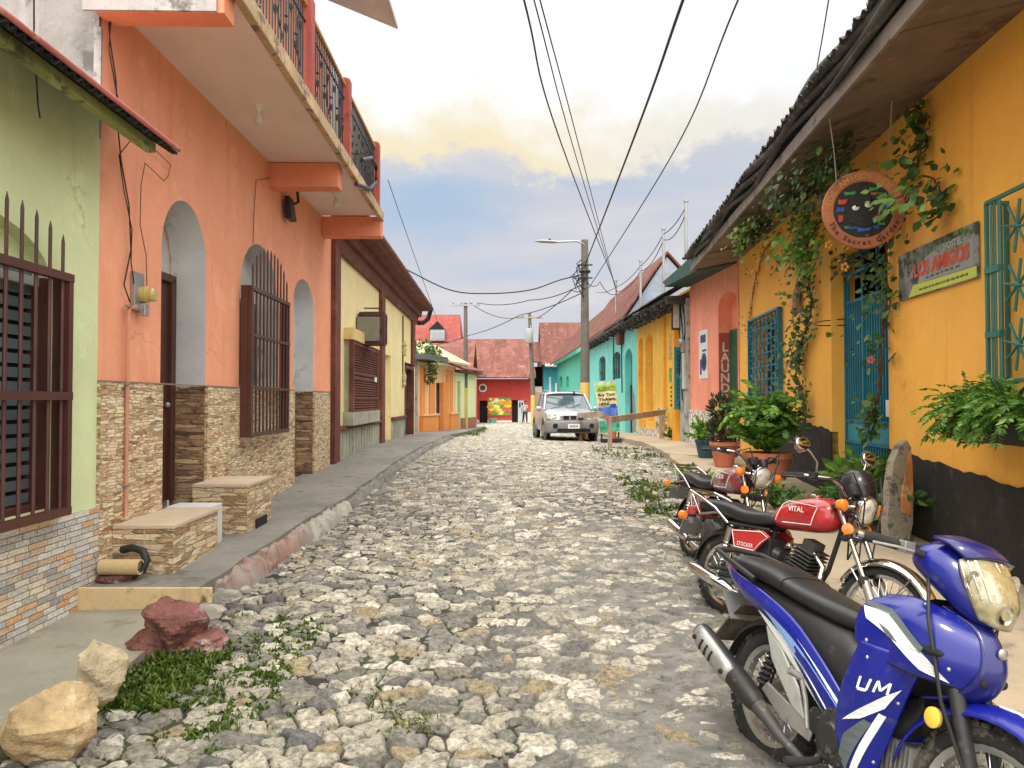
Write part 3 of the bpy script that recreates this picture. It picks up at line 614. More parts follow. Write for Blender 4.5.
for k in range(4):
    a = s1 - .25 - k * 1.1; mb.hexa([L.P(a - .04, 3.42, .47), L.P(a + .04, 3.42, .47), L.P(a + .04, 3.82, 0), L.P(a - .04, 3.82, 0), L.P(a - .04, 3.50, .47), L.P(a + .04, 3.50, .47), L.P(a + .04, 3.90, 0), L.P(a - .04, 3.90, 0)])
mb.build('eave_timber', m_green2, GH, bevel=.004)
mb = MB(); mb.hexa([L.P(-1, 3.9, -.05), L.P(s1 - .02, 3.9, -.05), L.P(s1 - .02, 4.2, -5), L.P(-1, 4.2, -5), L.P(-1, 3.98, -.05), L.P(s1 - .02, 3.98, -.05), L.P(s1 - .02, 4.28, -5), L.P(-1, 4.28, -5)]); mb.build('roof', m_pinkroof, GH)

# --- orange two storey house with balcony
s2 = L.s(330); OH = thing('orange_house', 'orange two storey house with arched openings, ledge stone cladding and iron balcony', 'house', L.P((s1 + s2) / 2, .25))
sd0, sd1 = L.s(160), L.s(205); dz0, dzt = .58, L.sz(183, 200)[1]; dzs = dzt - .55
wa0, wa1 = L.s(238), L.s(277); wb, wt = 1.16, 2.95
na0, na1 = L.s(293), L.s(313); nzt = L.sz(303, 279)[1]; ZC = 1.74
wout = [(s1, ZC), (sd0, ZC)] + arch(sd0, sd1, ZC, dzs, dzt)[2:][::-1] + [(sd1, ZC), (na0, ZC)] + arch(na0, na1, ZC, nzt - .4, nzt)[2:][::-1] + [(na1, ZC), (s2, ZC), (s2, 7.9), (s1, 7.9)]
warch = arch(wa0 + .03, wa1 - .03, ZC + .02, 2.9, L.sz(257, 243)[1])
mb = MB(); panel(mb, L, wout, [warch], 0, .3, reveal=False, rim=False); mb.build('wall', m_orange, OH, W=L)
mb = MB()
panel(mb, L, rect(s1, sd0, 0, ZC), [], .028, .3); panel(mb, L, rect(sd1, na0, 0, ZC), [], .028, .3); panel(mb, L, rect(na1, s2 - .12, 0, ZC), [], .028, .3)
mb.build('stone_cladding', m_stoneA, OH, W=L)
mb = MB(); mb.wbox(L, s1, na0, ZC, ZC + .012, .0, .034); mb.wbox(L, na1, s2 - .12, ZC, ZC + .012, 0, .034); mb.build('cladding_edge', mat('grey brown edge', (.25, .18, .14)), OH)
mb = MB(); strip(mb, L, [(sd0, ZC)] + arch(sd0, sd1, ZC, dzs, dzt)[2:][::-1] + [(sd1, ZC)], 0, -.36); mb.build('door_reveal', m_greyrev, OH, W=L, smooth=30)
mb = MB(); mb.wbox(L, sd1 - .001, sd1 + .05, dz0 - .1, ZC, -.36, -.002); mb.build('door_jamb', m_stoneD, OH, W=L)
mb = MB(); mb.wbox(L, sd0 - .05, sd0 + .001, dz0 - .1, ZC, -.36, -.002); mb.build('door_jamb', m_stoneD, OH, W=L)
mb = MB(); flat(mb, L, rect(sd0 - .02, sd1 + .02, 0, 3.8), -.39); mb.build('arch_infill', m_greyrev, OH, W=L)
mb = MB(); mb.wbox(L, sd0 + .03, sd1 - .03, dz0, 2.80, -.37, -.33)
for a in (sd0 + .03, sd1 - .13): mb.wbox(L, a, a + .10, dz0, 2.84, -.385, -.29)
mb.wbox(L, sd0 + .03, sd1 - .03, 2.80, 2.88, -.385, -.29)
dr = mb.build('door', m_brown, OH, W=L, bevel=.004)
mb = MB(); mb.ball(L.P(sd1 - .2, 1.55, -.30), .03); mb.build('handle', m_galv, dr)
mb = MB(); strip(mb, L, warch + [warch[0]], 0, -.3); flat(mb, L, rect(wa0, wa1, ZC, 3.8), -.29); wnd = mb.build('window_recess', m_greyrev, OH, W=L, smooth=30)
mb = MB(); mb.wbox(L, wa0 + .1, wa1 - .1, ZC + .05, 2.9, -.27, -.24); mb.build('pane', m_glass, wnd)
gr = MB(); ga0, ga1 = wa0 - .02, wa1 + .04
for a, b2 in ((wb, wb + .05), (wt - .05, wt), (1.72, 1.76), (2.35, 2.39)): gr.wbox(L, ga0, ga1, a, b2, .12, .165)
for a in (ga0, ga1 - .045): gr.wbox(L, a, a + .045, wb, wt, .11, .16)
gr.wbox(L, ga0, ga0 + .012, wb, wt, .03, .12); gr.wbox(L, ga1 - .012, ga1, wb, wt, .03, .12)
nb = 11; xs = [ga0 + .09 + (ga1 - ga0 - .18) * i / (nb - 1) for i in range(nb)]; m_ = (ga0 + ga1) / 2
for a in xs: gr.tube([L.P(a, wb, .14), L.P(a, wt, .14)], .013, 6)
spikes(gr, L, xs, wt, [3.0 + .52 * math.sqrt(max(0, 1 - ((a - m_) / (ga1 - m_)) ** 2)) for a in xs], .14, .012)
gr.build('window_grille', m_brown, OH, W=L, smooth=40)
mb = MB(); strip(mb, L, [(na0, ZC)] + arch(na0, na1, ZC, nzt - .4, nzt)[2:][::-1] + [(na1, ZC)], 0, -.3); flat(mb, L, rect(na0, na1, ZC, nzt + .05), -.29); mb.build('niche', m_greyrev, OH, W=L, smooth=30)
mb = MB(); mb.wbox(L, na0, na1, 0, ZC, -.6, -.28); mb.wbox(L, na1 - .001, na1 + .04, 0, ZC, -.3, -.002); mb.wbox(L, na0 - .04, na0 + .001, 0, ZC, -.3, -.002); mb.build('niche_base', m_stoneD, OH, W=L)
# side wall in bare render above the neighbour's roof, with a white corner strip
mb = MB(); mb.hexa([L.P(s1, 0, -.02), L.P(s1, 0, -8), L.P(s1 + .25, 0, -8), L.P(s1 + .25, 0, -.02), L.P(s1, 7.9, -.02), L.P(s1, 7.9, -8), L.P(s1 + .25, 7.9, -8), L.P(s1 + .25, 7.9, -.02)]); mb.build('side_wall', m_grey_raw, OH, W=Wall((0, 0), (-1, 0), 1))
mb = MB(); mb.wbox(L, s1 - .012, s1 + .01, 3.6, 4.46, -.05, .004); mb.build('corner_strip', m_white_raw, OH)
mb = MB(); mb.wbox(L, s1 + .3, s2, 0, 7.9, -7.9, -7.7); mb.wbox(L, s2 - .25, s2, 0, 7.9, -7.7, -.301); mb.build('rear_wall', m_grey_raw, OH, W=L)
# balcony
bz = 4.73; bo = 1.0; bs1 = 12.75
slp = lambda a: bz + .01 * (a - 6)
mb = MB(); mb.hexa([L.P(s1 + .12, slp(s1), 0), L.P(bs1, slp(bs1), 0), L.P(bs1, slp(bs1), bo - .02), L.P(s1 + .12, slp(s1), bo - .02), L.P(s1 + .12, slp(s1) + .1, 0), L.P(bs1, slp(bs1) + .1, 0), L.P(bs1, slp(bs1) + .1, bo - .02), L.P(s1 + .12, slp(s1) + .1, bo - .02)]); bal = mb.build('balcony', m_soffit, OH, W=L)
mb = MB(); mb.wbox(L, s1 - .05, bs1 + .12, bz - .015, bz + .15, bo - .02, bo + .055); mb.wbox(L, s1 + .1, bs1 + .05, bz + .112, bz + .16, .02, bo - .021); mb.build('slab_edge', m_edge, bal, W=L, bevel=.012)
for a, ln, zt_ in ((9.78, .92, bz + .03), (12.75, 1.02, bz + .05)):
    mb = MB(); mb.wbox(L, a, a + .25, bz - .29, zt_, 0, ln); mb.build('beam', m_orange2, bal, W=L, bevel=.006)
mb = MB(); mb.wbox(L, s1 - .1, s1 + .12, bz - .20, bz + .28, 0.002, .97); o = mb.build('beam', m_orange2, bal, W=L, bevel=.006)
mb = MB(); mb.wbox(L, s1 - .125, s1 - .101, bz - .197, bz + .3, -.08, .92); mb.build('beam_face', m_white_raw, bal, W=L)
ph = bz + 1.25; pst = [6.0, 8.0, 10.05, 12.55]
for a in pst:
    mb = MB(); mb.wbox(L, a - .07, a + .07, bz + .12, ph, bo - .12, bo + .03); mb.ball(L.P(a, ph, bo - .045), .07, (1, 1, .6), 8); mb.build('railing_post', m_redpost, bal, W=L, smooth=40, bevel=.01)
for a, b2 in zip(pst[:-1], pst[1:]):
    mb = MB(); n = int((b2 - a - .14) / .085)
    for i in range(1, n):
        q = a + .07 + (b2 - a - .14) * i / n; mb.tube([L.P(q, bz + .2, bo - .05), L.P(q, ph - .1, bo - .05)], .008, 5)
        if i % 2: 
            zc = bz + .55 + .3 * ((i // 2) % 2)
            mb.torus(L.P(q, zc, bo - .05), L.n, .045, .007, 12, 5); mb.ball(L.P(q, zc + .12, bo - .05), .018, n=5)
    for z in (bz + .2, ph - .28): mb.wbox(L, a + .07, b2 - .07, z, z + .02, bo - .06, bo - .04)
    for i in range(3):
        q = a + .35 + (b2 - a - .7) * i / 2
        mb.tube([L.P(q + .13 * math.sin(k * .8) * (1 - k / 12), bz + .3 + k * .055, bo - .05 + .01 * math.cos(k)) for k in range(12)], .009, 5)
    mb.build('railing', m_iron, bal, smooth=40)
    mb = MB(); mb.wbox(L, a + .07, b2 - .07, ph - .10, ph - .065, bo - .075, bo - .025); mb.build('handrail', m_gold, bal)
mb = MB()
for i in range(11): 
    q = .05 + .085 * i; mb.tube([L.P(bs1 + .05, bz + .2, q), L.P(bs1 + .05, ph - .1, q)], .008, 5)
for z in (bz + .2, ph - .1): mb.wbox(L, bs1 + .04, bs1 + .06, z, z + .02, 0, bo - .1)
mb.build('railing', m_iron, bal)
mb = MB(); e1 = at(392, 26, 12.7); o_ = V((e1.x, 7.4, e1.z)); lv = V((-1, 0, .42)).normalized()
corr(mb, V((e1.x, 6.2, e1.z)), V((0, 1, 0)), lv, 6.5, 2.4, amp=.03, pitch=.18); mb.build('upper_roof', m_galv, OH, smooth=40)
mb = MB(); mb.hexa([V((e1.x + .12, 6.2, e1.z - .11)), V((e1.x + .12, 12.6, e1.z - .11)), V((e1.x - 1.6, 12.6, e1.z + .61)), V((e1.x - 1.6, 6.2, e1.z + .61)), V((e1.x + .12, 6.2, e1.z - .04)), V((e1.x + .12, 12.6, e1.z - .04)), V((e1.x - 1.6, 12.6, e1.z + .67)), V((e1.x - 1.6, 6.2, e1.z + .67))]); mb.build('roof_lining', mat('pale roof lining', (.5, .5, .48), stain=(.3, .3, .28)), OH)
# entrance blocks faced with tiles
def blk(name, s0, s1_, t1, z0, z1, capm):
    mb = MB(); mb.wbox(L, s0, s1_, z0, z1 - .03, .03, t1); st = mb.build(name, m_tile, OH, W=L)
    mb = MB(); mb.wbox(L, s0 - .01, s1_ + .01, z1 - .03, z1, .03, t1 + .012); mb.build('tread', capm, st, W=L, bevel=.004); return st
m_tread = mat('beige tread stone', (.50, .40, .29), var=.15, stain=(.3, .22, .15), sth=.6)
m_grout = mat('grout line', (.5, .44, .36))
sa = L.sz(120, 578, .05)[0]; sc_ = L.sz(172, 579, .0)[0]
pA = at(163, 579, (CAMZ - .25) * F / 179); tA = (pA - L.P(0, 0)).dot(L.n)
aS = 5.82; tA = .50
st = blk('entrance_step', aS, aS + .92, tA, .15, .62, m_tread)
mb = MB()
for q in (.55,): mb.wbox(L, aS - .003, aS + .1, .2, .58, tA * q - .004, tA * q + .004)
mb.wbox(L, aS - .003, aS + .1, .405, .411, .05, tA); mb.build('tile_joint', m_grout, st)
mb = MB(); mb.wbox(L, aS + .93, aS + 1.2, .15, .63, .03, tA - .06); mb.build('white_step', mat('grey white render', (.55, .55, .55), stain=(.35, .35, .35)), OH, bevel=.006)
pB = at(247, 528, (CAMZ - .33) * F / 128); tB = (pB - L.P(0, 0)).dot(L.n); aB = (pB - L.P(0, 0)).dot(L.u)
st = blk('entrance_step', aB, aB + .78, tB, .2, .77, m_tread)
mb = MB(); mb.wbox(L, aB + .25, aB + .6, .28, .38, tB - .1, tB + .014); mb.build('drain_hole', m_dark, st)

# fittings on the orange wall: things of their own
sM, zM = L.sz(136, 292); MT = thing('electricity_meter', 'old electricity meter with yellowed cover on the orange wall', 'meter', L.P(sM, zM))
mb = MB(); mb.wbox(L, sM - .10, sM + .06, zM - .16, zM + .16, 0, .04); mb.build('backplate', m_galv, MT, bevel=.004)
mb = MB(); mb.lathe([(.07, 0), (.072, .05), (.06, .055), (.06, .10), (.045, .115), (.0, .117)], L.P(sM + .02, zM - .02, .04), L.n, 18); mb.build('cover', mat('yellowed meter cover', (.50, .40, .14), rough=.25, coat=.5, stain=(.2, .15, .06)), MT, smooth=40)
mb = MB(); mb.wbox(L, sM - .03, sM + .05, zM - .2, zM - .1, .04, .09); mb.build('terminal_box', m_alu, MT, bevel=.004)
mb = MB(); mb.tube([L.P(sM - .22, .66, .045), L.P(sM - .22, zM - .22, .045), L.P(sM - .2, zM - .16, .045), L.P(sM - .1, zM - .14, .05)], .016, 8)
c_ = mb.build('conduit', mat('salmon painted conduit', (.55, .26, .16), stain=(.4, .3, .22)), None, smooth=40); tag(c_, 'thin salmon painted conduit running down the stone cladding from the meter', 'conduit')
mb = MB()
for z in (.9, 1.72, 2.35): mb.wbox(L, sM - .25, sM - .19, z, z + .02, .028, .064)
mb.build('clip', m_galv, c_)
def wirepx(name, pts, W, t, r, label, cat='cable', mt=None, sag=None):
    mb = MB(); mb.tube([W.P(*W.sz(x, y, t), t) for x, y in pts], r, 5); o = mb.build(name, mt or m_wire, smooth=60); return tag(o, label, cat)
wirepx('cable', [(108, 2), (110, 40), (116, 80), (118, 128), (121, 160), (129, 205), (131, 250), (124, 285), (130, 302)], L, .03, .006, 'dark twisted cable hanging down the orange wall to the meter')
wirepx('cable', [(112, 2), (109, 50), (117, 95), (131, 140), (119, 155), (124, 190), (132, 230), (131, 262), (134, 284)], L, .045, .005, 'second dark cable looping beside the twisted one on the orange wall')
wirepx('cable', [(100, 110), (150, 145), (171, 165), (168, 176), (164, 181), (145, 163), (141, 185), (140, 225), (146, 255), (147, 290), (140, 312)], L, .05, .004, 'thin brown cable with a hook shaped loop above the meter', mt=m_wireb)
wirepx('cable', [(253, 243), (254, 212), (256, 180), (270, 178), (300, 179)], L, .02, .005, 'thin cable from the balcony beam down to the grilled window', mt=m_wireb)
for (x, y, lab) in ((259, 113, 'bare light bulb in white holder, nearer one under the balcony'), (336, 201, 'bare light bulb in white holder under the far bay of the balcony')):
    r = ray(x, y - 8); k = (bz - CAMZ + .02) / r.z; p = C0 + r * k
    T = thing('light_bulb', lab, 'light bulb', p, 'bulbs under the balcony')
    mb = MB(); mb.lathe([(.055, .02), (.055, -.02), (.03, -.03), (.03, -.07)], p, (0, 0, 1), 14); mb.build('holder', m_white, T, smooth=40)
    mb = MB(); mb.lathe([(.025, -.07), (.028, -.10), (.045, -.15), (.04, -.19), (.0, -.21)], p, (0, 0, 1), 14); mb.build('bulb', mat('bulb glass', (.6, .6, .55), rough=.15), T, smooth=40)
sS, zS = L.sz(284, 206); T = thing('wall_lamp', 'small black spotlight on an arm on the orange wall under the balcony', 'lamp', L.P(sS, zS))
mb = MB(); mb.hexa([L.P(sS - .13, zS - .2, .05), L.P(sS + .13, zS - .2, .05), L.P(sS + .13, zS - .2, .15), L.P(sS - .13, zS - .2, .15), L.P(sS - .12, zS + .12, .04), L.P(sS + .12, zS + .12, .04), L.P(sS + .12, zS + .12, .1), L.P(sS - .12, zS + .12, .1)]); mb.build('lamp_head', m_bplast, T, bevel=.006)
mb = MB(); mb.tube([L.P(sS + .1, zS + .05, .1), L.P(sS + .16, zS + .1, .16), L.P(sS + .16, zS + .3, .14), L.P(sS + .16, zS + .32, 0)], .02, 8); mb.build('arm', m_bplast, T, smooth=40)
T = thing('drain_pipe', 'black pipe elbow hanging from the outer edge of the balcony', 'pipe', L.P(11.2, 5, 1.1))
mb = MB(); mb.tube([L.P(*L.sz(x, y, 1.09), 1.09) for x, y in ((362, 160), (372, 158), (376, 166), (376, 182), (370, 189), (356, 184))], .03, 8); mb.build('pipe', m_bplast, T, smooth=60)
# broken pipe stub, hose and debris on the step
mb = MB(); p = at(101, 567, 5.62); q = at(124, 567, 5.62); r_ = .058
mb.lathe([(r_ * .8, .30), (r_, .30), (r_, 0), (r_ * .8, 0), (r_ * .8, .28)], p + V((0, 0, .0)), (q - p).normalized(), 18, cap=False)
T = mb.build('clay_pipe', mat('sandy clay pipe', (.52, .38, .20), stain=(.3, .2, .1)), smooth=40); tag(T, 'short sandy clay pipe lying on the step by the stone wall', 'pipe')
mb = MB(); mb.lathe([(r_ * .79, .24), (0, .24)], p, (q - p).normalized(), 18); mb.build('inside', m_dark, T)
mb = MB(); mb.rock(p + V((-.10, .02, -.01)), (.09, .10, .11), 4); mb.rock(p + V((.1, .03, -.085)), (.2, .1, .06), 5)
tag(mb.build('mortar_lump', mat('maroon mortar', (.12, .05, .04), var=.5, stain=(.5, .45, .4), sscale=12, sth=.56), smooth=30), 'maroon and white lump of mortar around the clay pipe', 'rubble')
mb = MB(); mb.tube([V((-3.02, 5.76, .44)), V((-2.93, 5.74, .46)), V((-2.84, 5.72, .44)), V((-2.80, 5.70, .37)), V((-2.82, 5.68, .30)), V((-2.90, 5.66, .265))], .03, 8)
tag(mb.build('hose', m_bplast, smooth=60), 'black bent hose beside the clay pipe at the tiled step', 'hose')

# --- cream house
s3 = L.s(413); CH = thing('cream_house', 'cream single storey house with maroon pillars, dark eave and board base', 'house', L.P((s2 + s3) / 2, .35))
cd0, cd1 = L.s(385), L.s(389.5); ed0, ed1 = L.s(404.5), L.s(413); ct = 4.55
cw0, cw1 = L.s(344), L.s(371)
mb = MB(); panel(mb, L, rect(s2, s3 + .6, .2, ct), [rect(cd0, cd1 + .25, .25, 2.85), rect(ed0, ed1, .25, L.sz(408, 363)[1]), rect(cw0 + .1, cw1 - .1, 1.35, 2.75)], 0, .3); mb.build('wall', m_cream, CH, W=L)
mb = MB(); flat(mb, L, rect(cd0 - .1, cd1 + .4, .1, 3), -.26); mb.build('doorway', m_cream, CH, W=L)
mb = MB(); mb.wbox(L, ed0, ed1, .1, 3.0, -.29, -.25); d_ = mb.build('door', mat('grey blue door', (.10, .12, .14), stain=(.05, .05, .06)), CH, W=L)
mb = MB(); mb.wbox(L, ed0 - .02, ed0 + .12, .25, 2.75, -.2, .04); mb.wbox(L, ed1 - .2, ed1 + .02, .25, 2.75, -.2, .04); mb.wbox(L, ed0, ed1, 2.66, 2.76, -.2, .04); mb.wbox(L, ed0 + .1, ed1 - .1, 1.2, 1.28, -.25, -.2); mb.build('door_frame', m_brown2, d_, W=L)
for a, w, nm in ((s2 + .02, .46, 0), (L.s(378.5), .55, 0), (L.s(410.5), .7, 0)):
    z0 = 2.78 if a > ed0 else .1
    mb = MB(); mb.wbox(L, a, a + w, z0, ct, .001, .09); mb.build('pillar', m_brown2, CH, W=L, bevel=.006)
for a, b2 in ((s2 + .5, L.s(378.5)), (cd1 + .3, ed0 - .05)):
    mb = MB(); mb.wbox(L, a, b2, .1, 1.02, 0, .03)
    for q in np.arange(a + .1, b2, .34): mb.wbox(L, q, q + .03, .1, 1.0, .03, .045)
    p_ = mb.build('base_boards', m_plank, CH, W=L)
    mb = MB(); mb.wbox(L, a - .05, b2 + .05, 1.02, 1.10, 0, .09); mb.build('ledge', m_brown2, CH, W=L, bevel=.005)
zt0, zb0 = 2.80, 1.36
mb = MB(); mb.wbox(L, cw0, cw1, zb0, zt0, .10, .14)
for z in np.arange(zb0 + .08, zt0 - .05, .052): mb.hexa([L.P(cw0 + .1, z, .14), L.P(cw1 - .1, z, .14), L.P(cw1 - .1, z + .035, .14), L.P(cw0 + .1, z + .035, .14), L.P(cw0 + .1, z - .004, .175), L.P(cw1 - .1, z - .004, .175), L.P(cw1 - .1, z + .008, .175), L.P(cw0 + .1, z + .008, .175)])
for a in (cw0, cw1 - .1): mb.wbox(L, a, a + .1, zb0, zt0, .141, .185)
for z in (zb0, 1.62, 2.02, 2.12, zt0 - .08): mb.wbox(L, cw0 + .1, cw1 - .1, z, z + .05, .141, .18)
sh = mb.build('shutter', m_brown2, CH, W=L)
mb = MB(); mb.wbox(L, cw0 + .05, cw1 - .05, zb0, zt0, .002, .099); mb.build('shutter_box', m_plank, sh, W=L)
mb = MB(); mb.wbox(L, cw0 - .05, cw1 + .1, zt0 + .005, zt0 + .24, .002, .19); mb.build('lintel', mat('ochre lintel', (.66, .50, .22), stain=(.4, .3, .15)), sh, bevel=.006)
mb = MB(); mb.wbox(L, cw0 - .1, cw1 + .1, zb0 - .27, zb0 - .005, .002, .2); mb.build('sill', m_plank, sh, bevel=.006)
mb = MB(); mb.wbox(L, cw0 + .9 * (cw1 - cw0) - .35, cw0 + .9 * (cw1 - cw0) - .05, 2.02, 2.13, .186, .20); mb.build('sticker', m_white, sh)
# eave: three stepped mouldings, a gutter with a hooked spout, the roof behind
for z0, z1, t0, t1 in ((ct - .16, ct + .12, 0, .12), (ct + .12, ct + .34, 0, .26), (ct + .34, ct + .42, 0, .58)):
    mb = MB(); mb.hexa([L.P(s2 + .05, z0, t0), L.P(s3 + .7, z0, t0), L.P(s3 + .7, z0, t1 - .04), L.P(s2 + .05, z0, t1 - .04), L.P(s2 + .05, z1, t0), L.P(s3 + .7, z1, t0), L.P(s3 + .7, z1, t1), L.P(s2 + .05, z1, t1)]); mb.build('cornice', m_brown2, CH, W=L, bevel=.006)
mb = MB(); mb.loft([[L.P(a, ct + .48 + .09 * math.sin(q), .56 + .09 * math.cos(q)) for q in np.linspace(PI, 2 * PI, 9)] for a in np.linspace(s2 + .05, s3 + .9, 12)], closed=False); gt = mb.build('gutter', m_brown2, CH, smooth=60, solid=.01)
mb = MB(); mb.tube([L.P(s3 + .9, ct + .44, .56), L.P(s3 + 1.1, ct + .40, .52), L.P(s3 + 1.15, ct + .1, .42), L.P(s3 + 1.0, ct - .05, .25), L.P(s3 + .75, ct - .08, .1)], .09, 8); mb.build('spout', m_tar, gt, smooth=60)
mb = MB(); mb.hexa([L.P(s2 + .05, ct + .50, .62), L.P(s3 + .8, ct + .50, .62), L.P(s3 + .8, ct + 1.6, -3), L.P(s2 + .05, ct + 1.6, -3), L.P(s2 + .05, ct + .55, .62), L.P(s3 + .8, ct + .55, .62), L.P(s3 + .8, ct + 1.65, -3), L.P(s2 + .05, ct + 1.65, -3)]); mb.build('roof', m_rustB, CH, W=L)
mb = MB(); mb.wbox(L, s3 + .35, s3 + .6, .2, ct, -5, -.3); mb.build('end_wall', m_white_raw, CH)
mb = MB(); p0 = L.P(*L.sz(403, 292, -.3), -.3); mb.tube([p0 - U3 * .6, p0 + U3 * .95], .05, 8); tag(mb.build('roof_pole', m_galv, smooth=40), 'short metal pole rising from the cream house roof', 'pole')
# caged air conditioner
sA0, sA1 = L.s(368, .2), L.s(379.5, .5); zA0, zA1 = L.sz(379, 343, .5)[1], L.sz(379, 313, .5)[1]
AC = thing('air_conditioner_cage', 'maroon framed cage around an air conditioner on the cream wall', 'cage', L.P((sA0 + sA1) / 2, zA0))
mb = MB(); w_ = .034
for a in (sA0, sA1):
    for t in (.06, .58): mb.wbox(L, a - w_, a + w_, zA0, zA1, t - w_, t + w_)
for z in (zA0, zA1, (zA0 + zA1) / 2):
    for a in (sA0, sA1): mb.wbox(L, a - w_, a + w_, z - w_, z + w_, .06, .58)
    mb.wbox(L, sA0, sA1, z - w_, z + w_, .56, .60)
for q in np.linspace(.15, .5, 4): mb.wbox(L, sA0 - .01, sA0 + .01, zA0, zA1, q - .008, q + .008)
for q in np.linspace(sA0, sA1, 7)[1:-1]: mb.wbox(L, q - .01, q + .01, zA0, zA1, .57, .59)
mb.build('frame', m_brown, AC)
mb = MB(); mb.wbox(L, sA0 + .15, sA1 - .1, zA0 + .04, zA1 - .08, .02, .5); mb.build('unit', mat('dim appliance casing', (.20, .19, .15), stain=(.1, .09, .07)), AC, bevel=.01)
mb = MB()
for i in range(9): mb.wbox(L, sA0 + .14, sA0 + .151, zA0 + .08 + i * .09, zA0 + .11 + i * .09, .08, .46)
mb.build('vent', m_bplast, AC)
mb = MB(); a = L.s(402); mb.wbox(L, a, a + .06, 2.0, 4.3, 0, .04); T = mb.build('cable', m_wireb); tag(T, 'insulator string and cable down the cream wall', 'cable')
mb = MB(); mb.lathe([(.03, 0), (.07, .05), (.05, .1), (.08, .2), (.05, .3), (.09, .36), (.03, .5)], L.P(a + .03, 3.0, .06), n=10); mb.lathe([(.03, 0), (.08, .1), (.05, .2), (.09, .35), (.03, .5)], L.P(a + .03, 2.0, .06), n=10); mb.build('insulator', mat('cream ceramic', (.45, .38, .2)), T, smooth=40)

# --- boulders at the foot of the lower sidewalk
m_rocky = mat('ochre limestone', (.47, .34, .18), var=.35, scale=5, stain=(.58, .49, .34), sscale=3, sth=.5, bmp=.04, bscale=14, big=(.42, .25, .11))
m_rockc = mat('cream limestone', (.52, .43, .28), var=.3, scale=5, stain=(.44, .29, .14), sscale=4, sth=.52, bmp=.04, bscale=14)
m_rockr = mat('maroon stone', (.21, .085, .07), var=.45, scale=6, stain=(.46, .37, .33), sscale=4, sth=.53, bmp=.045, bscale=14)
for nm, x, y, wpx, hpx, mt, lab, sd, sz in (('boulder', 38, 755, 88, 76, m_rocky, 'large angular ochre limestone boulder, biggest of the loose rocks', 21, (.21, .17, .20)), ('boulder', 90, 705, 54, 62, m_rockc, 'upright cream boulder standing in the grass beside the sidewalk', 35, (.14, .13, .19)), ('boulder', 172, 650, 86, 55, m_rockr, 'maroon rock with pale veins by the beige riser', 12, (.25, .18, .19))):
    D = (CAMZ - .05) * F / (y - 400); p = at(x, y, D); mb = MB(); mb.rock((p.x, D + .08, .05 + sz[2] * .72), sz, sd, n=26, rough=.28)
    if sd == 12: mb.rock((p.x - .12, D + .02, .09), (.2, .13, .1), 77, n=14); mb.rock((p.x + .17, D + .05, .09), (.17, .13, .11), 78, n=14)
    tag(mb.build(nm, mt, smooth=14), lab, 'boulder', 'loose rocks by the left sidewalk')

for i, (x, y, sc) in enumerate(((222, 606, .17), (207, 622, .15), (236, 598, .12))):
    D = 1.6 * F / (y - 400); p = at(x, y, D); mb = MB(); mb.rock((p.x, D, .06), (sc, sc * .7, sc * .55), 90 + i, n=14)
    tag(mb.build('loose_stone', m_kerbw, smooth=26), ('pale grey loose stone at the corner of the beige riser, largest of three', 'pale grey stone in front of the larger loose stone by the riser', 'small pale stone leaning on the broken kerb end')[i], 'stone', 'loose rocks by the left sidewalk')
# ------------------------------------------------------------------ far left row, the end of the street
def leaves(name, P, D, ln, wd, mt, parent=None, fold=.25, label=None, droop=0, nup=None):
    """one mesh of small folded leaves: P points, D directions, ln lengths"""
    P = np.asarray(P, float); D = np.asarray(D, float); n = len(P); D /= np.linalg.norm(D, axis=1, keepdims=True) + 1e-9
    ln = np.broadcast_to(np.asarray(ln, float), (n,))[:, None]; wv = ln * wd
    rnd = rng.normal(size=(n, 3)) if nup is None else np.asarray(nup) + rng.normal(size=(n, 3)) * .35
    S = np.cross(D, rnd); S /= np.linalg.norm(S, axis=1, keepdims=True) + 1e-9; U = np.cross(S, D)
    a = P; m = P + D * ln * .45 - U * ln * fold * .35; tip = P + D * ln + np.array([0, 0, -1]) * ln * droop
    l1 = P + D * ln * .32 + S * wv + U * ln * fold * .2; r1 = P + D * ln * .32 - S * wv + U * ln * fold * .2
    l2 = P + D * ln * .68 + S * wv * .72 + U * ln * fold * .12; r2 = P + D * ln * .68 - S * wv * .72 + U * ln * fold * .12
    v = np.stack([a, l1, l2, tip, r2, r1, m], 1).reshape(-1, 3)
    b = np.arange(n)[:, None] * 7
    f = np.concatenate([b + np.array([0, 6, 1]), b + np.array([1, 6, 2]), b + np.array([2, 6, 3]), b + np.array([3, 6, 4]), b + np.array([4, 6, 5]), b + np.array([5, 6, 0])])
    me = bpy.data.meshes.new(name)
    o0 = np.array(org(parent)) if parent is not None else v.mean(0)
    v = v - o0
    me.vertices.add(len(v)); me.vertices.foreach_set('co', v.ravel()); me.loops.add(f.size); me.loops.foreach_set('vertex_index', f.ravel().astype(int))
    me.polygons.add(len(f)); me.polygons.foreach_set('loop_start', np.arange(0, f.size, 3)); me.polygons.foreach_set('loop_total', np.full(len(f), 3)); me.update()
    me.materials.append(mt); o = bpy.data.objects.new(name, me); COL.objects.link(o); ORG[o.name] = V(o0)
    if parent is not None: o.parent = parent
    else: o.location = o0
    if label: o['label'] = label
    return o
def blob_leaves(c, rad, n, seed=0, lump=5):
    """points through an uneven clump and directions pointing outward"""
    r2 = np.random.default_rng(seed); cs = r2.normal(size=(lump, 3)) * .45; sz = r2.uniform(.35, .7, lump)
    k = r2.integers(0, lump, n); d = r2.normal(size=(n, 3)); d /= np.linalg.norm(d, axis=1, keepdims=True)
    q = cs[k] + d * (sz[k] * r2.uniform(.35, 1, n) ** .6)[:, None]
    return np.array(c) + q * np.array(rad), d + np.array([0, 0, .25])
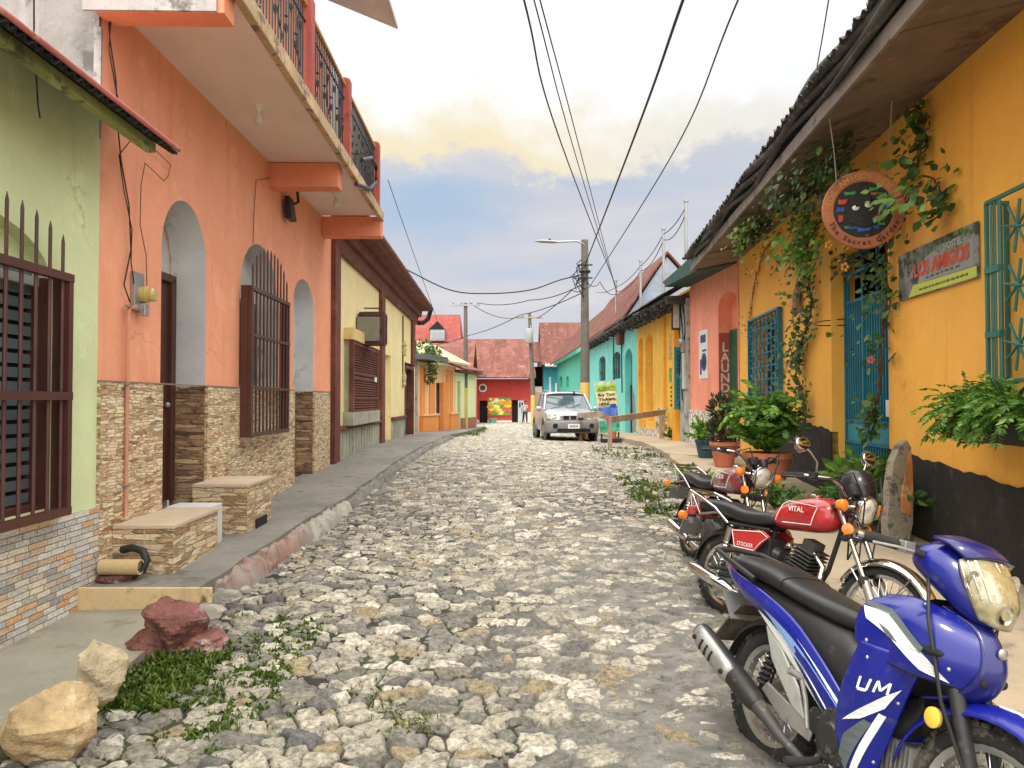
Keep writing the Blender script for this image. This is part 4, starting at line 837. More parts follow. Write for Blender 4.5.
def simple_wall(o, name, W, s0, s1, z0, z1, mt, holes=(), t=0, d=.3):
    mb = MB(); panel(mb, W, rect(s0, s1, z0, z1), list(holes), t, d); return mb.build(name, mt, o, W=W)
g = lambda x, t=0: G.s(x, t)
PH = thing('peach_house', 'low peach and orange house with plants on its flat roof', 'house', G.P(1, .2))
a0, a1 = g(419), g(455.5); hz = 3.15
simple_wall(PH, 'wall', G, a0 - .3, a1, 0, hz, m_peach, [rect(g(436), g(446), .2, 2.35)])
for x0, x1 in ((420, 424), (429, 434), (446, 448.2), (450, 452)):
    mb = MB(); mb.wbox(G, g(x0), g(x1), .2, hz - .2, .002, .05); mb.build('stripe_pilaster', m_orangeD, PH)
for x0, x1, z1_ in ((419.5, 435), (435, 438), (448, 455)) and ((419.5, 435.5, .95), (447.5, 455.4, .95)):
    mb = MB(); mb.wbox(G, g(x0), g(x1), 0, z1_, .0, .16); mb.build('plinth', m_orangeD, PH, bevel=.01)
    mb = MB(); mb.wbox(G, g(x0) - .03, g(x1) + .03, z1_, z1_ + .07, .0, .2); mb.build('plinth_ledge', m_peach, PH)
mb = MB(); flat(mb, G, rect(g(436) - .05, g(446) + .05, .1, 2.5), -.28); mb.build('door', mat('pale grey door', (.6, .6, .62)), PH)
mb = MB(); mb.wbox(G, g(441.5), g(447.5), .2, 2.4, -.1, .09); mb.build('door_jamb', m_orangeD, PH)
mb = MB(); mb.wbox(G, a0 - .8, g(436), hz + .05, hz + .28, -4, .55); mb.build('flat_roof', mat('grey slab', (.12, .12, .11), stain=(.25, .24, .22)), PH)
mb = MB(); mb.wbox(G, a0 - .5, a0 - .3, 0, hz + .05, -4, .05); mb.build('side_wall', m_white_raw, PH)
mb = MB(); e = at(437, 366, 32); f_ = at(452, 352, 34.5)
z_e, z_r = hz + .05, hz + 1.0; s0_, s1_ = g(436), a1 + .2
mb.hexa([G.P(s0_, z_e, .7), G.P(s1_, z_e, .7), G.P(s1_, z_r, -1.1), G.P(s0_, z_r, -1.1), G.P(s0_, z_e + .08, .7), G.P(s1_, z_e + .08, .7), G.P(s1_, z_r + .08, -1.1), G.P(s0_, z_r + .08, -1.1)]); mb.build('tiled_roof', mat('pale tile roof', (.62, .40, .26), var=.2, stain=(.4, .22, .14)), PH, W=G)
mb = MB(); mb.prism([G.P(s0_ + .02, z_e, .6), G.P(s0_ + .02, z_e, -2.6), G.P(s0_ + .02, z_r, -1.1)], G.u * .15); mb.prism([G.P(s1_ - .2, z_e, .6), G.P(s1_ - .2, z_e, -2.6), G.P(s1_ - .2, z_r, -1.1)], G.u * .15); mb.build('gable', m_pale, PH)
mb = MB(); mb.wbox(G, a0, a1, 0, hz, -4.2, -4); mb.build('rear_wall', m_peach, PH)
p = at(426, 352, 30.6); T = thing('roof_plant', 'green plants growing and trailing over the flat roof edge of the peach house', 'plant', p - U3 * .3)
pp, dd = blob_leaves(p + V((-.55, .3, .0)), (.55, .5, .55), 700, 3); p2, d2 = blob_leaves(at(431, 364, 30.3), (.28, .25, .6), 380, 4)
leaves('foliage', np.concatenate([pp, p2]), np.concatenate([dd, d2 + np.array([0, 0, -.8])]), .13, .32, m_leaf, T)
mb = MB(); mb.tube([p + V((-.5, .3, -.45)), p + V((-.45, .3, .5))], .03, 6); mb.build('stem', m_stem, T)
YH = thing('pale_house', 'small pale yellow house with maroon base behind the thin utility pole', 'house', G.P(6, .1))
b0, b1 = a1 + .02, g(475.5)
simple_wall(YH, 'wall', G, b0, b1, 0, 2.9, m_pale, [rect(g(457.3), g(460.5), 0, 2.5)])
mb = MB(); mb.wbox(G, g(460.7), b1, -.2, .72, 0, .05); mb.build('base', mat('maroon base paint', (.36, .12, .085), stain=(.25, .09, .07)), YH)
mb = MB(); flat(mb, G, rect(g(456.8), g(461), -.1, 2.6), -.27); mb.build('door', mat('dark green grey door', (.06, .08, .08)), YH)
mb = MB(); mb.wbox(G, b1 - .3, b1, 0, 2.9, -4, -.301); mb.build('end_wall', m_pale, YH)
mb = MB(); mb.wbox(G, b0 - .2, b1 + .3, 2.92, 3.02, -.3, .3); mb.hexa([G.P(b0 - .1, 3.03, .35), G.P(b1 + .3, 3.03, .35), G.P(b1 + .3, 4.4, -3), G.P(b0 - .1, 4.4, -3), G.P(b0 - .1, 3.1, .35), G.P(b1 + .3, 3.1, .35), G.P(b1 + .3, 4.47, -3), G.P(b0 - .1, 4.47, -3)]); mb.build('roof', m_rustA, YH, W=G)

def roof_face(mb, W, s0, s1, ze, te, zr_, tr, th=.1, inset=0):
    mb.hexa([W.P(s0, ze, te), W.P(s1, ze, te), W.P(s1 - inset, zr_, tr), W.P(s0 + inset, zr_, tr), W.P(s0, ze + th, te), W.P(s1, ze + th, te), W.P(s1 - inset, zr_ + th, tr), W.P(s0 + inset, zr_ + th, tr)])
E = Wall((0, 60), (1, 0), 1); e = lambda x: (x - 512) / F * 60; ez = lambda y: CAMZ + (400 - y) / F * 60
RH = thing('red_house', 'red walled shop with rusted sheet roof and fruit mural closing the street', 'shop', (-.6, 60, -.26))
rs0, rs1 = e(440), e(533)
hl = [rect(e(479.5), e(487.5), -.4, 1.55), rect(e(512), e(524.5), -.3, 1.6)]
simple_wall(RH, 'wall', E, rs0, rs1, -.8, ez(379), m_red, hl)
mb = MB(); mb.wbox(E, rs0, e(479.3), -.8, .0, .0, .06); mb.wbox(E, e(487.7), e(511.8), -.8, -.05, 0, .06); mb.wbox(E, e(524.7), rs1, -.8, ez(412), 0, .06); mb.build('white_base', m_white, RH)
mb = MB(); flat(mb, E, rect(e(479), e(488), -.5, 1.6), -.28); mb.build('door', m_dark, RH)
mb = MB(); flat(mb, E, rect(e(511.5), e(518), -.5, 1.7), -.28); mb.build('doorway', m_dark, RH)
mb = MB(); mb.wbox(E, e(518), e(524.3), -.4, 1.6, -.12, -.06); d_ = mb.build('door', mat('grey white door', (.55, .56, .58)), RH)
mb = MB(); mb.wbox(E, e(519.2), e(520.6), 1.0, 1.4, -.06, -.05); mb.wbox(E, e(521.6), e(523), 1.0, 1.4, -.06, -.05); mb.build('pane', m_dark, d_)
mb = MB(); mb.wbox(E, e(488.5), e(510.5), ez(415.5), ez(397.5), .002, .05); mu = mb.build('mural', mat('green mural ground', (.12, .36, .06), var=.6, scale=3, stain=(.03, .12, .03), sscale=6, sth=.5), RH)
rd = random.Random(5)
for i, cl in enumerate([(.75, .30, .04), (.70, .62, .08), (.72, .68, .55), (.80, .55, .05), (.70, .25, .06), (.55, .60, .12), (.8, .72, .2), (.65, .12, .06)]):
    for k in range(3): mb = MB(); mb.ball(E.P(e(490.5 + rd.random() * 18), ez(414 - rd.random() * 15), .05), .12 + .14 * rd.random(), (1.4, .12, .8), 8); mb.build('painted_fruit', mat('mural fruit %d' % i, cl, var=.3, scale=4), mu, smooth=60)
mb = MB(); mb.lathe([(.34, 0), (.34, .05), (.28, .06)], E.P(e(482.7), ez(388), .0), E.n, 20); rw = mb.build('round_window', m_white, RH)
mb = MB(); mb.lathe([(.22, .062), (0, .064)], E.P(e(482.7), ez(388), 0), E.n, 18); mb.build('pane', m_glass, rw)
ze = ez(377.5); zrdg = 6.9
mb = MB(); roof_face(mb, E, rs0, rs1 + .2, ze - .1, 1.1, ze + .45, .15); mb.build('eave_strip', m_rustA, RH, W=E)
mb = MB(); roof_face(mb, E, rs0 - .2, rs1 + .2, ze + .3, .4, zrdg, -5.4, inset=.5); mb.build('roof', m_rustA, RH, W=E)
mb = MB(); roof_face(mb, E, rs0, rs1 + .2, ze + .3, -11, zrdg, -5.4, inset=.5); mb.build('roof', m_rustA, RH, W=E)
mb = MB(); mb.wbox(E, rs1 - .3, rs1, -.8, ze, -10, -.301); mb.wbox(E, rs0, rs0 + .3, -.8, ze, -10, -.301); mb.build('side_wall', m_red, RH)
mb = MB(); mb.wbox(E, rs0 - .3, rs1 + 1, -.9, -.46, .1, 1.5); mb.build('front_step', m_concrete, RH, bevel=.02)
T = thing('teal_bin', 'small teal tub standing on the step below the fruit mural', 'tub', E.P(e(493), -.46, .5))
mb = MB(); mb.lathe([(.2, 0), (.3, .5), (.33, .5), (.33, .56), (.28, .56), (.2, .1)], E.P(e(493), -.46, .5), n=14); mb.build('tub', m_teal, T, smooth=40)
mb = MB(); mb.torus(E.P(e(493), .07, .5), (0, 0, 1), .33, .025, 16, 6); mb.build('rim', mat('pale teal', (.3, .55, .5)), T)
# the nearer rusted roof left of the shop, the tall red roof with its dormer
E2 = Wall((0, 52), (1, 0), 1); e2_ = lambda x: (x - 512) / F * 52; ez2 = lambda y: CAMZ + (400 - y) / F * 52
RR = thing('rusted_roof_house', 'house hidden behind the far left row with patched pink rusted roof', 'house', E2.P(e2_(450), -.3))
mb = MB(); roof_face(mb, E2, e2_(424), e2_(473), ez2(374), .5, ez2(340.5), -3.6); mb.build('roof', m_rustA, RR, W=E2)
mb = MB(); roof_face(mb, E2, e2_(424), e2_(473), ez2(374), -8, ez2(340.5), -3.6); mb.build('roof', m_rustA, RR, W=E2)
mb = MB(); mb.wbox(E2, e2_(426), e2_(472), -.6, ez2(374), -7.5, -.0); mb.build('wall', m_coral, RR)
for x0, x1, y0, y1 in ((459, 464, 348, 363), (464, 476, 355, 363)):
    mb = MB(); mb.hexa([E2.P(e2_(x0), ez2(y1), .5 - (374 - y1) * .122 + .15), E2.P(e2_(min(x1, 472)), ez2(y1), .5 - (374 - y1) * .122 + .15), E2.P(e2_(min(x1, 472)), ez2(y0), .5 - (374 - y0) * .122 + .15), E2.P(e2_(x0), ez2(y0), .5 - (374 - y0) * .122 + .15)] + [E2.P(e2_(x0), ez2(y1) - .05, .5 - (374 - y1) * .122 + .05), E2.P(e2_(min(x1, 472)), ez2(y1) - .05, .5 - (374 - y1) * .122 + .05), E2.P(e2_(min(x1, 472)), ez2(y0) - .05, .5 - (374 - y0) * .122 + .05), E2.P(e2_(x0), ez2(y0) - .05, .5 - (374 - y0) * .122 + .05)]); mb.build('dark_patch', m_rustB, RR, W=E2)
E3 = Wall((0, 76), (1, 0), 1); e3 = lambda x: (x - 512) / F * 76; ez3 = lambda y: CAMZ + (400 - y) / F * 76
TH = thing('tall_red_roof_house', 'house with steep bright red roof and a small dormer window', 'house', E3.P(e3(432), -.5))
mb = MB(); mb.hexa([E3.P(e3(405), ez3(342), .6), E3.P(e3(461), ez3(342), .6), E3.P(e3(458.5), ez3(312), -2.2), E3.P(e3(405), ez3(312), -2.2), E3.P(e3(405), ez3(342) - .3, -6), E3.P(e3(461), ez3(342) - .3, -6), E3.P(e3(458.5), ez3(312) - .05, -2.6), E3.P(e3(405), ez3(312) - .05, -2.6)]); mb.build('roof', m_rustC, TH, W=E3)
mb = MB(); mb.wbox(E3, e3(407), e3(459), -.8, ez3(343), -5.5, -.1); mb.build('wall', m_coral, TH)
mb = MB(); mb.wbox(E3, e3(431), e3(445), ez3(341), ez3(329), -2.5, .75); dm = mb.build('dormer', mat('grey dormer boards', (.33, .36, .40)), TH)
mb = MB(); mb.prism([E3.P(e3(429.5), ez3(330), .8), E3.P(e3(445.5), ez3(330), .8), E3.P(e3(438), ez3(321.5), .8)], (0, 2.8, 0)); mb.build('dormer_gable', m_dark, dm)
for i in range(3):
    mb = MB(); x = 432.5 + i * 4.2; mb.wbox(E3, e3(x), e3(x + 3.2), ez3(339.5), ez3(332.5), .76, .8); mb.build('pane', glass_mat('grey pane', (.22, .25, .28), .3), dm)

# right end: a low rusted roof, blue house turned to the road
E4 = Wall((0, 66), (1, 0), 1); e4 = lambda x: (x - 512) / F * 66; ez4 = lambda y: CAMZ + (400 - y) / F * 66
SH = thing('dark_shed', 'dark open shed with rusted roof between the red shop and blue house', 'shed', E4.P(e4(534), -.4))
mb = MB(); roof_face(mb, E4, e4(519), e4(545), ez4(363), .5, ez4(340), -3.5); mb.build('roof', m_rustB, SH, W=E4)
mb = MB(); mb.wbox(E4, e4(530), e4(543.5), -.8, ez4(366), -3, -1.5); mb.build('wall', m_dark, SH)
mb = MB(); mb.wbox(E4, e4(533), e4(545), -.8, ez4(386.5), -.6, -.4); mb.build('low_wall', m_white, SH)
mb = MB(); mb.wbox(E4, e4(533), e4(545), -.8, ez4(392), -.4, -.2); mb.build('front_wall', m_peach, SH)
BH = thing('blue_house', 'blue house with steep rusted roof beyond the turquoise row', 'house', E4.P(e4(552), -.4))
hx0, hx1 = e4(543.5), e4(560)
simple_wall(BH, 'wall', E4, hx0, hx1 + 3, -.8, ez4(364), m_blue)
for x in (549, 555): mb = MB(); mb.wbox(E4, e4(x), e4(x + 2), .2, ez4(377 + x - 549), .002, .04); mb.build('window', m_white, BH)
mb = MB(); roof_face(mb, E4, e4(541), e4(612), ez4(366), 1.0, ez4(321.5) + .3, -4.5); mb.build('roof', m_rustB, BH, W=E4)
mb = MB(); roof_face(mb, E4, e4(541), e4(612), ez4(366), -10, ez4(321.5) + .3, -4.5); mb.build('roof', m_rustB, BH, W=E4)
mb = MB(); mb.prism([E4.P(hx0 - .1, ez4(366), .6), E4.P(hx0 - .1, ez4(366), -9.6), E4.P(hx0 - .1, ez4(322), -4.5)], (.2, 0, 0)); mb.wbox(E4, hx0 - .1, hx0 + .1, -.8, ez4(366), -9.6, .0 - .31); mb.build('gable_wall', mat('dark gable boards', (.06, .045, .04), var=.4), BH)
mb = MB(); mb.tube([E4.P(e4(544.5), ez4(366), .95), E4.P(e4(556), ez4(366), .95)], .14, 8); mb.build('gutter', m_white, BH, smooth=60)

# ------------------------------------------------------------------ right row, far part
f = lambda x, t=0: Fr.s(x, t); fz = lambda x, y, t=0: Fr.sz(x, y, t)[1]
# turquoise house
TE = thing('turquoise_house', 'turquoise house with arched windows, green arched door and rusted roof', 'house', Fr.P(12, .2))
t0, t1 = f(637), f(590)
ww = [arch(f(605.5), f(599), fz(602, 381), fz(602, 362), fz(602, 356.5)), arch(f(620.5), f(612.5), fz(616, 379), fz(616, 358), fz(616, 352))]
dd_ = arch(f(632.5), f(625), .1, fz(628, 360), fz(628, 349))
simple_wall(TE, 'wall', Fr, t0, t1, -.3, 4.75, m_teal, ww + [dd_])
for w_ in ww:
    a, b2 = w_[0][0], w_[1][0]
    mb = MB(); flat(mb, Fr, rect(a - .1, b2 + .1, w_[0][1] - .1, w_[0][1] + 3), -.27); wn_ = mb.build('window', m_glass, TE)
    mb = MB(); [mb.tube([Fr.P(q, w_[0][1], -.05), Fr.P(q, w_[0][1] + 1.7, -.05)], .02, 5) for q in np.linspace(a, b2, 6)[1:-1]]; [mb.wbox(Fr, a, b2, z, z + .05, -.08, -.03) for z in (w_[0][1] + .4, w_[0][1] + 1.1)]; mb.build('grille', m_iron, wn_)
mb = MB(); flat(mb, Fr, rect(dd_[0][0] - .1, dd_[1][0] + .1, 0, 4.2), -.26); dr = mb.build('door', mat('green door', (.02, .22, .17)), TE)
mb = MB(); mb.wbox(Fr, (dd_[0][0] + dd_[1][0]) / 2, dd_[1][0], .1, 2.2, -.255, -.22); mb.build('door_gap', m_dark, dr)
mb = MB()
for x, y0, y1, w_ in ((597.5, 382, 432, .7), (634, 388, 432, .4)): flat(mb, Fr, [(f(x) - w_, fz(x, y1)), (f(x) + w_, fz(x, y1)), (f(x) + w_ * .7, fz(x, (y0 + y1) / 2)), (f(x) + .2, fz(x, y0)), (f(x) - w_ * .5, fz(x, y0 + 9))], .004)
mb.build('bare_patch', m_grey_raw, TE)
mb = MB(); roof_face(mb, Fr, t0 - .1, t1 + .1, 4.62, .55, 7.1, -1.15); mb.build('roof', m_rustB, TE, W=Fr)
mb = MB(); roof_face(mb, Fr, t0 - .1, t1 + .1, 5.2, -2.9, 7.1, -1.15); mb.build('roof', m_rustB, TE, W=Fr)
mb = MB(); mb.prism([Fr.P(t0, 4.75, .35), Fr.P(t0, 5.1, -2.85), Fr.P(t0, 7.0, -1.15)], Fr.u * .2); mb.build('gable', m_bluesheet, TE, W=Wall((0, 0), (1, 0), 1))
mb = MB(); mb.wbox(Fr, t0, t0 + .25, -.3, 5.1, -2.9, -.301); mb.wbox(Fr, t0, t1, -.3, 5.1, -3.1, -2.9); mb.build('side_wall', m_teal, TE)
mb = MB(); mb.wbox(Fr, t0, t1, 4.5, 4.62, .0, .5)
for q in np.arange(t0 + .2, t1, 1.1): mb.wbox(Fr, q, q + .1, 4.36, 4.5, .0, .48)
mb.build('eave', m_darkroof, TE)
for x, y in ((623, 336), (615, 330)):
    T = thing('wall_meter', 'rusty meter box high on the turquoise wall' if x == 623 else 'cable bracket beside the meter box on the turquoise wall', 'meter box', Fr.P(f(x), fz(x, y)))
    mb = MB(); mb.wbox(Fr, f(x) - .4, f(x) + .3, fz(x, y) - .35, fz(x, y) + .3, .0, .22); mb.build('box', m_brown2 if x == 623 else m_galv, T, bevel=.02)
    mb = MB(); mb.tube([Fr.P(f(x), fz(x, y) - .3, .06), Fr.P(f(x) + .1, fz(x, y) - 1.2, .04), Fr.P(f(x), 1.9, .04)], .025, 5); mb.build('cable', m_wire, T)
# sea green house beyond it
SG = thing('sea_green_house', 'sea green house with small arched windows far along the right row', 'house', Fr.P(35, 0))
u0, u1 = t1 + .02, 46
ws = [arch(f(x + 1.3), f(x - 1.3), fz(x, 387), fz(x, 380), fz(x, 376)) for x in (561, 567.5)]
simple_wall(SG, 'wall', Fr, u0, u1, -.6, 4.6, m_tealg, ws)
for w_ in ws: mb = MB(); flat(mb, Fr, rect(w_[0][0] - .2, w_[1][0] + .2, w_[0][1] - .1, w_[0][1] + 2), -.25); mb.build('window', m_glass, SG)
mb = MB(); roof_face(mb, Fr, u0, u1 + .5, 4.5, .6, 7.0, -1.3); mb.build('roof', m_rustB, SG, W=Fr)
mb = MB(); mb.wbox(Fr, u1 - .3, u1, -.6, 4.6, -3, -.301); mb.prism([Fr.P(u1 - .2, 4.5, .4), Fr.P(u1 - .2, 4.5, -3), Fr.P(u1 - .2, 6.9, -1.3)], Fr.u * .15); mb.build('end_wall', m_tealg, SG)
# yellow house with the agency signs
YW = thing('yellow_house', 'yellow house with two arched recesses and crazy stone base, hung with signs', 'house', Fr.P(6, .35))
y0_, y1_ = f(690.5), f(637) - .02
al = [arch(f(653), f(645.5), .85, fz(649, 343), fz(649, 334)), arch(f(643.3), f(638.8), .85, fz(641, 345), fz(641, 338))]
simple_wall(YW, 'wall', Fr, y0_, y1_, -.2, 4.6, m_yel, al)
for a_ in al: mb = MB(); flat(mb, Fr, rect(a_[0][0] - .1, a_[1][0] + .1, .7, 4.1), -.24); mb.build('recess', m_yeld, YW)
mb = MB(); mb.wbox(Fr, f(645.2), f(640), .1, .9, .001, .03); mb.build('base_panel', m_yeld, YW)
m_crazy = None
def crazy_mat():
    m, t, b = newmat('crazy stone paving'); co = N(t, 'ShaderNodeTexCoord').outputs['UV']
    w1 = N(t, 'ShaderNodeTexVoronoi', feature='DISTANCE_TO_EDGE'); w1.inputs['Scale'].default_value = 5.0; w2 = N(t, 'ShaderNodeTexVoronoi'); w2.inputs['Scale'].default_value = 5.0
    t.links.new(co, w1.inputs['Vector']); t.links.new(co, w2.inputs['Vector'])
    c = ramp(t, w2.outputs['Color'], [(0, (.62, .58, .48)), (.5, (.75, .71, .62)), (1, (.55, .48, .36))]); f_ = smooth(t, w1.outputs['Distance'], .03, .09)
    c = mixc(t, f_, (.14, .115, .085), c); t.links.new(c, b.inputs['Base Color']); b.inputs['Roughness'].default_value = .8; bump(t, b, f_, .015); return m
m_crazy = crazy_mat()
mb = MB(); mb.wbox(Fr, f(667), f(658), -.2, 1.35, .0, .06); mb.wbox(Fr, f(658), y1_, -.2, .62, 0, .04); mb.build('stone_base', m_crazy, YW, W=Fr)
mb = MB(); mb.wbox(Fr, 5.1, 5.4, .1, 4.4, 0, .17); mb.build('buttress', m_yeld, YW)
mb = MB(); mb.wbox(Fr, f(690.3), f(683.5), .0, 4.4, .0, .10); mb.build('corner_strip', m_white_raw, YW)
mb = MB(); mb.wbox(Fr, f(666.5), f(665.6), .5, 4.4, .0, .08); mb.build('downpipe', m_yeld, YW)
roof0 = 4.5
mb = MB(); corr(mb, Fr.P(y0_, roof0 + .9, -1.0), Fr.u, Fr.P(0, roof0, .75) - Fr.P(0, roof0 + .9, -1.0), y1_ - y0_, 2.0, jag=.04); mb.build('roof', m_darkroof, YW)
mb = MB(); mb.wbox(Fr, y0_ + .05, y1_, roof0 - .12, roof0 - .04, .0, .62)
for q in np.arange(y0_ + .1, y1_, .7): mb.wbox(Fr, q, q + .1, roof0 - .26, roof0 - .121, .0, .6 + .08 * random.random())
mb.build('eave', m_darkroof, YW)
mb = MB(); mb.wbox(Fr, y0_, y1_, -.2, 5.3, -1.3, -1.1); mb.build('rear_wall', m_yel, YW)
mb = MB()
for i in range(9):
    q = y0_ + .2 + random.random() * 6; z = roof0 - .3; mb.tube([Fr.P(q + k * .4, z - .12 * math.sin(PI * k / 5) * random.uniform(.5, 1.4) + .05 * random.random(), .3 + .25 * random.random()) for k in range(6)], .022, 5)
tag(mb.build('cable_bundle', m_wire, smooth=60), 'tangle of black cables under the eave of the yellow house', 'cables')
mb = MB()
for k, (xx, dx) in enumerate(((684, 0), (686.5, .5), (688.5, -.3))):
    mb.tube([Fr.P(f(xx) + .1 * math.sin(i * .9 + k), 4.3 - i * .27, .12 + .015 * math.sin(i * 1.3 + k)) for i in range(12 - k)], .02, 5)
tag(mb.build('cable_bundle', m_wire, smooth=60), 'thick black cables dropping beside the corner between yellow and coral houses', 'cables')
T = thing('meter_box', 'grey electricity boxes at the corner between yellow and coral houses', 'meter box', Fr.P(f(687), 1.9, .1))
mb = MB(); mb.wbox(Fr, f(689.8), f(687.5), 1.9, 2.9, .101, .16); mb.build('box', mat('pale grey box', (.45, .47, .45), stain=(.2, .25, .2)), T, bevel=.01)
mb = MB(); mb.ball(Fr.P(f(688.5), 3.2, .17), .11, n=8); mb.wbox(Fr, f(688.5) - .12, f(688.5) + .12, 2.92, 3.2, .101, .18); mb.build('meter', m_galv, T, smooth=40)
# blade signs facing up the street
RX, UPV = V((1, 0, 0)), U3
def board(name, lab, cat, xa, xb, ya, yb, D, mt, th=.04):
    a, b2 = at(xa, yb, D), at(xb, ya, D); T = thing(name, lab, cat, V(((a.x + b2.x) / 2, D, a.z)))
    mb = MB(); mb.box(((a.x + b2.x) / 2, D + th / 2, (a.z + b2.z) / 2), (b2.x - a.x, th, b2.z - a.z)); mb.build('board', mt, T, bevel=.004)
    return T, a, b2
T, a, b2 = board('agency_sign', 'tall narrow teal sign reading TRAVEL AGENCY down its length', 'sign', 674.5, 681.6, 347, 409.5, 20.9, mat('teal signboard', (.01, .20, .17), var=.1))
mb = MB(); mb.text('TRAVEL  AGENCY', .155, ((a.x + b2.x) / 2 - .045, 20.9, (a.z + b2.z) / 2), V((0, 0, -1)), V((1, 0, 0)), off=.004, weight=.004, fit=(b2.z - a.z) * .92); mb.build('lettering', mat('dark lettering', (.01, .02, .10), bmp=0), T, recalc=False)
mb = MB(); 
for z in (a.z + .3, b2.z - .3): mb.tube([V((b2.x - .02, 20.93, z)), V((b2.x + .1, 20.93, z))], .015, 6)
mb.build('bracket', m_iron, T)
T, a, b2 = board('framed_sign', 'red framed picture sign high under the yellow house eave', 'sign', 671.5, 680.6, 297, 330, 20.85, m_brown)
mb = MB(); mb.box(((a.x + b2.x) / 2, 20.845, (a.z + b2.z) / 2), (b2.x - a.x - .09, .012, b2.z - a.z - .12)); mb.build('poster', mat('washed out poster', (.55, .52, .45), var=.3, scale=6, stain=(.45, .25, .15), sscale=5), T)
mb = MB(); mb.tube([V((b2.x - .02, 20.88, b2.z - .2)), V((b2.x + .12, 20.88, b2.z - .2))], .015, 6); mb.build('bracket', m_iron, T)
T, a, b2 = board('notice_board', 'yellow notice board with dark print under a green picture', 'sign', 669.5, 673.6, 383.5, 409, 21.9, mat('yellow notice', (.72, .62, .05), var=.1))
mb = MB()
for k in range(5): mb.box(((a.x + b2.x) / 2, 21.894, b2.z - .12 - k * .13), (.07, .008, .04 if k % 2 else .07))
mb.build('print', m_iron, T)
mb = MB(); mb.box(((a.x + b2.x) / 2, 21.92, b2.z + .25), (b2.x - a.x, .04, .42)); mb.build('green_picture', mat('green picture', (.10, .42, .12), var=.5, scale=8), T)
T, a, b2 = board('picture_board', 'small pale picture board in a yellow frame on the yellow house', 'sign', 668.8, 673.3, 334, 360, 21.9, mat('yellow frame', (.70, .48, .06)))
mb = MB(); mb.box(((a.x + b2.x) / 2, 21.894, (a.z + b2.z) / 2), (b2.x - a.x - .03, .012, b2.z - a.z - .2)); mb.build('poster', mat('pale picture', (.50, .46, .36), var=.4, scale=8), T)
# coral house
CO = thing('coral_house', 'coral house with arched doorway lettered LAUNDRY and green door', 'house', Fr.P(2, .4))
c0, c1 = .02, y0_ - .02
dz = arch(f(738), f(718.7), .3, fz(728, 300) - .15, fz(728, 290.6))
simple_wall(CO, 'wall', Fr, c0, c1, 0, 4.8, m_coral, [dz], d=.34)
mb = MB(); flat(mb, Fr, rect(dz[0][0] - .1, dz[1][0] + .1, .2, 4.5), -.32); mb.build('arch_infill', m_coral, CO)
mb = MB(); mb.wbox(Fr, dz[0][0], dz[1][0], .3, fz(733, 326), -.31, -.27); mb.build('door', mat('bottle green door', (.008, .10, .05), rough=.4), CO, W=Fr)
mb = MB(); mb.wbox(Fr, f(715.5), c1, 0, 1.33, .0, .05); mb.wbox(Fr, c0, f(740), 0, 1.33, 0, .05); mb.build('stone_base', m_crazy, CO, W=Fr)
mb = MB(); mb.wbox(Fr, dz[1][0] - .012, dz[1][0] - .002, .45, fz(728, 330), -.30, -.01); mb.build('painted_strip', mat('dark coral band', (.42, .10, .055)), CO)
mb = MB(); zt = fz(725, 342, -.15); stp = .245
for k, ch in enumerate('LAUNDRY'): mb.text(ch, .30, Fr.P(dz[1][0] - .013, zt - .22 - k * stp, -.155), -Fr.n, U3, off=.003, weight=.006)
mb.build('lettering', mat('white lettering', (.72, .66, .60), bmp=0, stain=(.5, .35, .3)), CO, recalc=False)
T = thing('poster', 'white poster with blue emblem on the coral wall', 'poster', Fr.P(f(704), 2.0))
p0, p1 = f(708.3), f(699.8); za, zb2 = fz(704, 378.5), fz(704, 330)
mb = MB(); mb.wbox(Fr, p0, p1, za, zb2, .002, .014); mb.build('sheet', mat('white poster', (.68, .70, .72), var=.05), T)
mb = MB(); mb.lathe([(.23, 0), (.23, .006), (.12, .006)], Fr.P((p0 + p1) / 2 + .12 - .2, za + .42, .016), Fr.n, 20); mb.lathe([(.11, 0), (.11, .006), (0, .006)], Fr.P((p0 + p1) / 2 - .08, za + .42, .016), Fr.n, 16)
mb.wbox(Fr, p0 + .15, p1 - .15, zb2 - .32, zb2 - .12, .016, .02); mb.wbox(Fr, p0 + .1, p1 - .3, zb2 - .55, zb2 - .5, .016, .02); mb.wbox(Fr, p1 - .25, p1 - .1, za + .1, za + .5, .016, .02); mb.build('emblem', mat('navy print', (.04, .07, .16), bmp=0), T)
mb = MB(); mb.wbox(Fr, p0 + .12, p1 - .25, zb2 - .75, zb2 - .62, .016, .02); mb.build('yellow_print', mat('pale yellow print', (.6, .55, .2), bmp=0), T)
mb = MB(); mb.hexa([Fr.P(c0, 4.95, .7), Fr.P(c1 + .2, 4.8, .7), Fr.P(c1 + .2, 6.2, -2.5), Fr.P(c0, 6.2, -2.5), Fr.P(c0, 5.02, .7), Fr.P(c1 + .2, 4.87, .7), Fr.P(c1 + .2, 6.27, -2.5), Fr.P(c0, 6.27, -2.5)]); mb.build('roof', m_darkroof, CO)
mb = MB(); mb.hexa([Fr.P(c0, 4.62, .02), Fr.P(c1 + .1, 4.7, .02), Fr.P(c1 + .1, 4.7, .68), Fr.P(c0, 4.45, .9), Fr.P(c0, 4.9, .02), Fr.P(c1 + .1, 4.82, .02), Fr.P(c1 + .1, 4.82, .68), Fr.P(c0, 4.9, .9)]); mb.build('eave', mat('dark green eave', (.02, .07, .06), var=.3), CO)
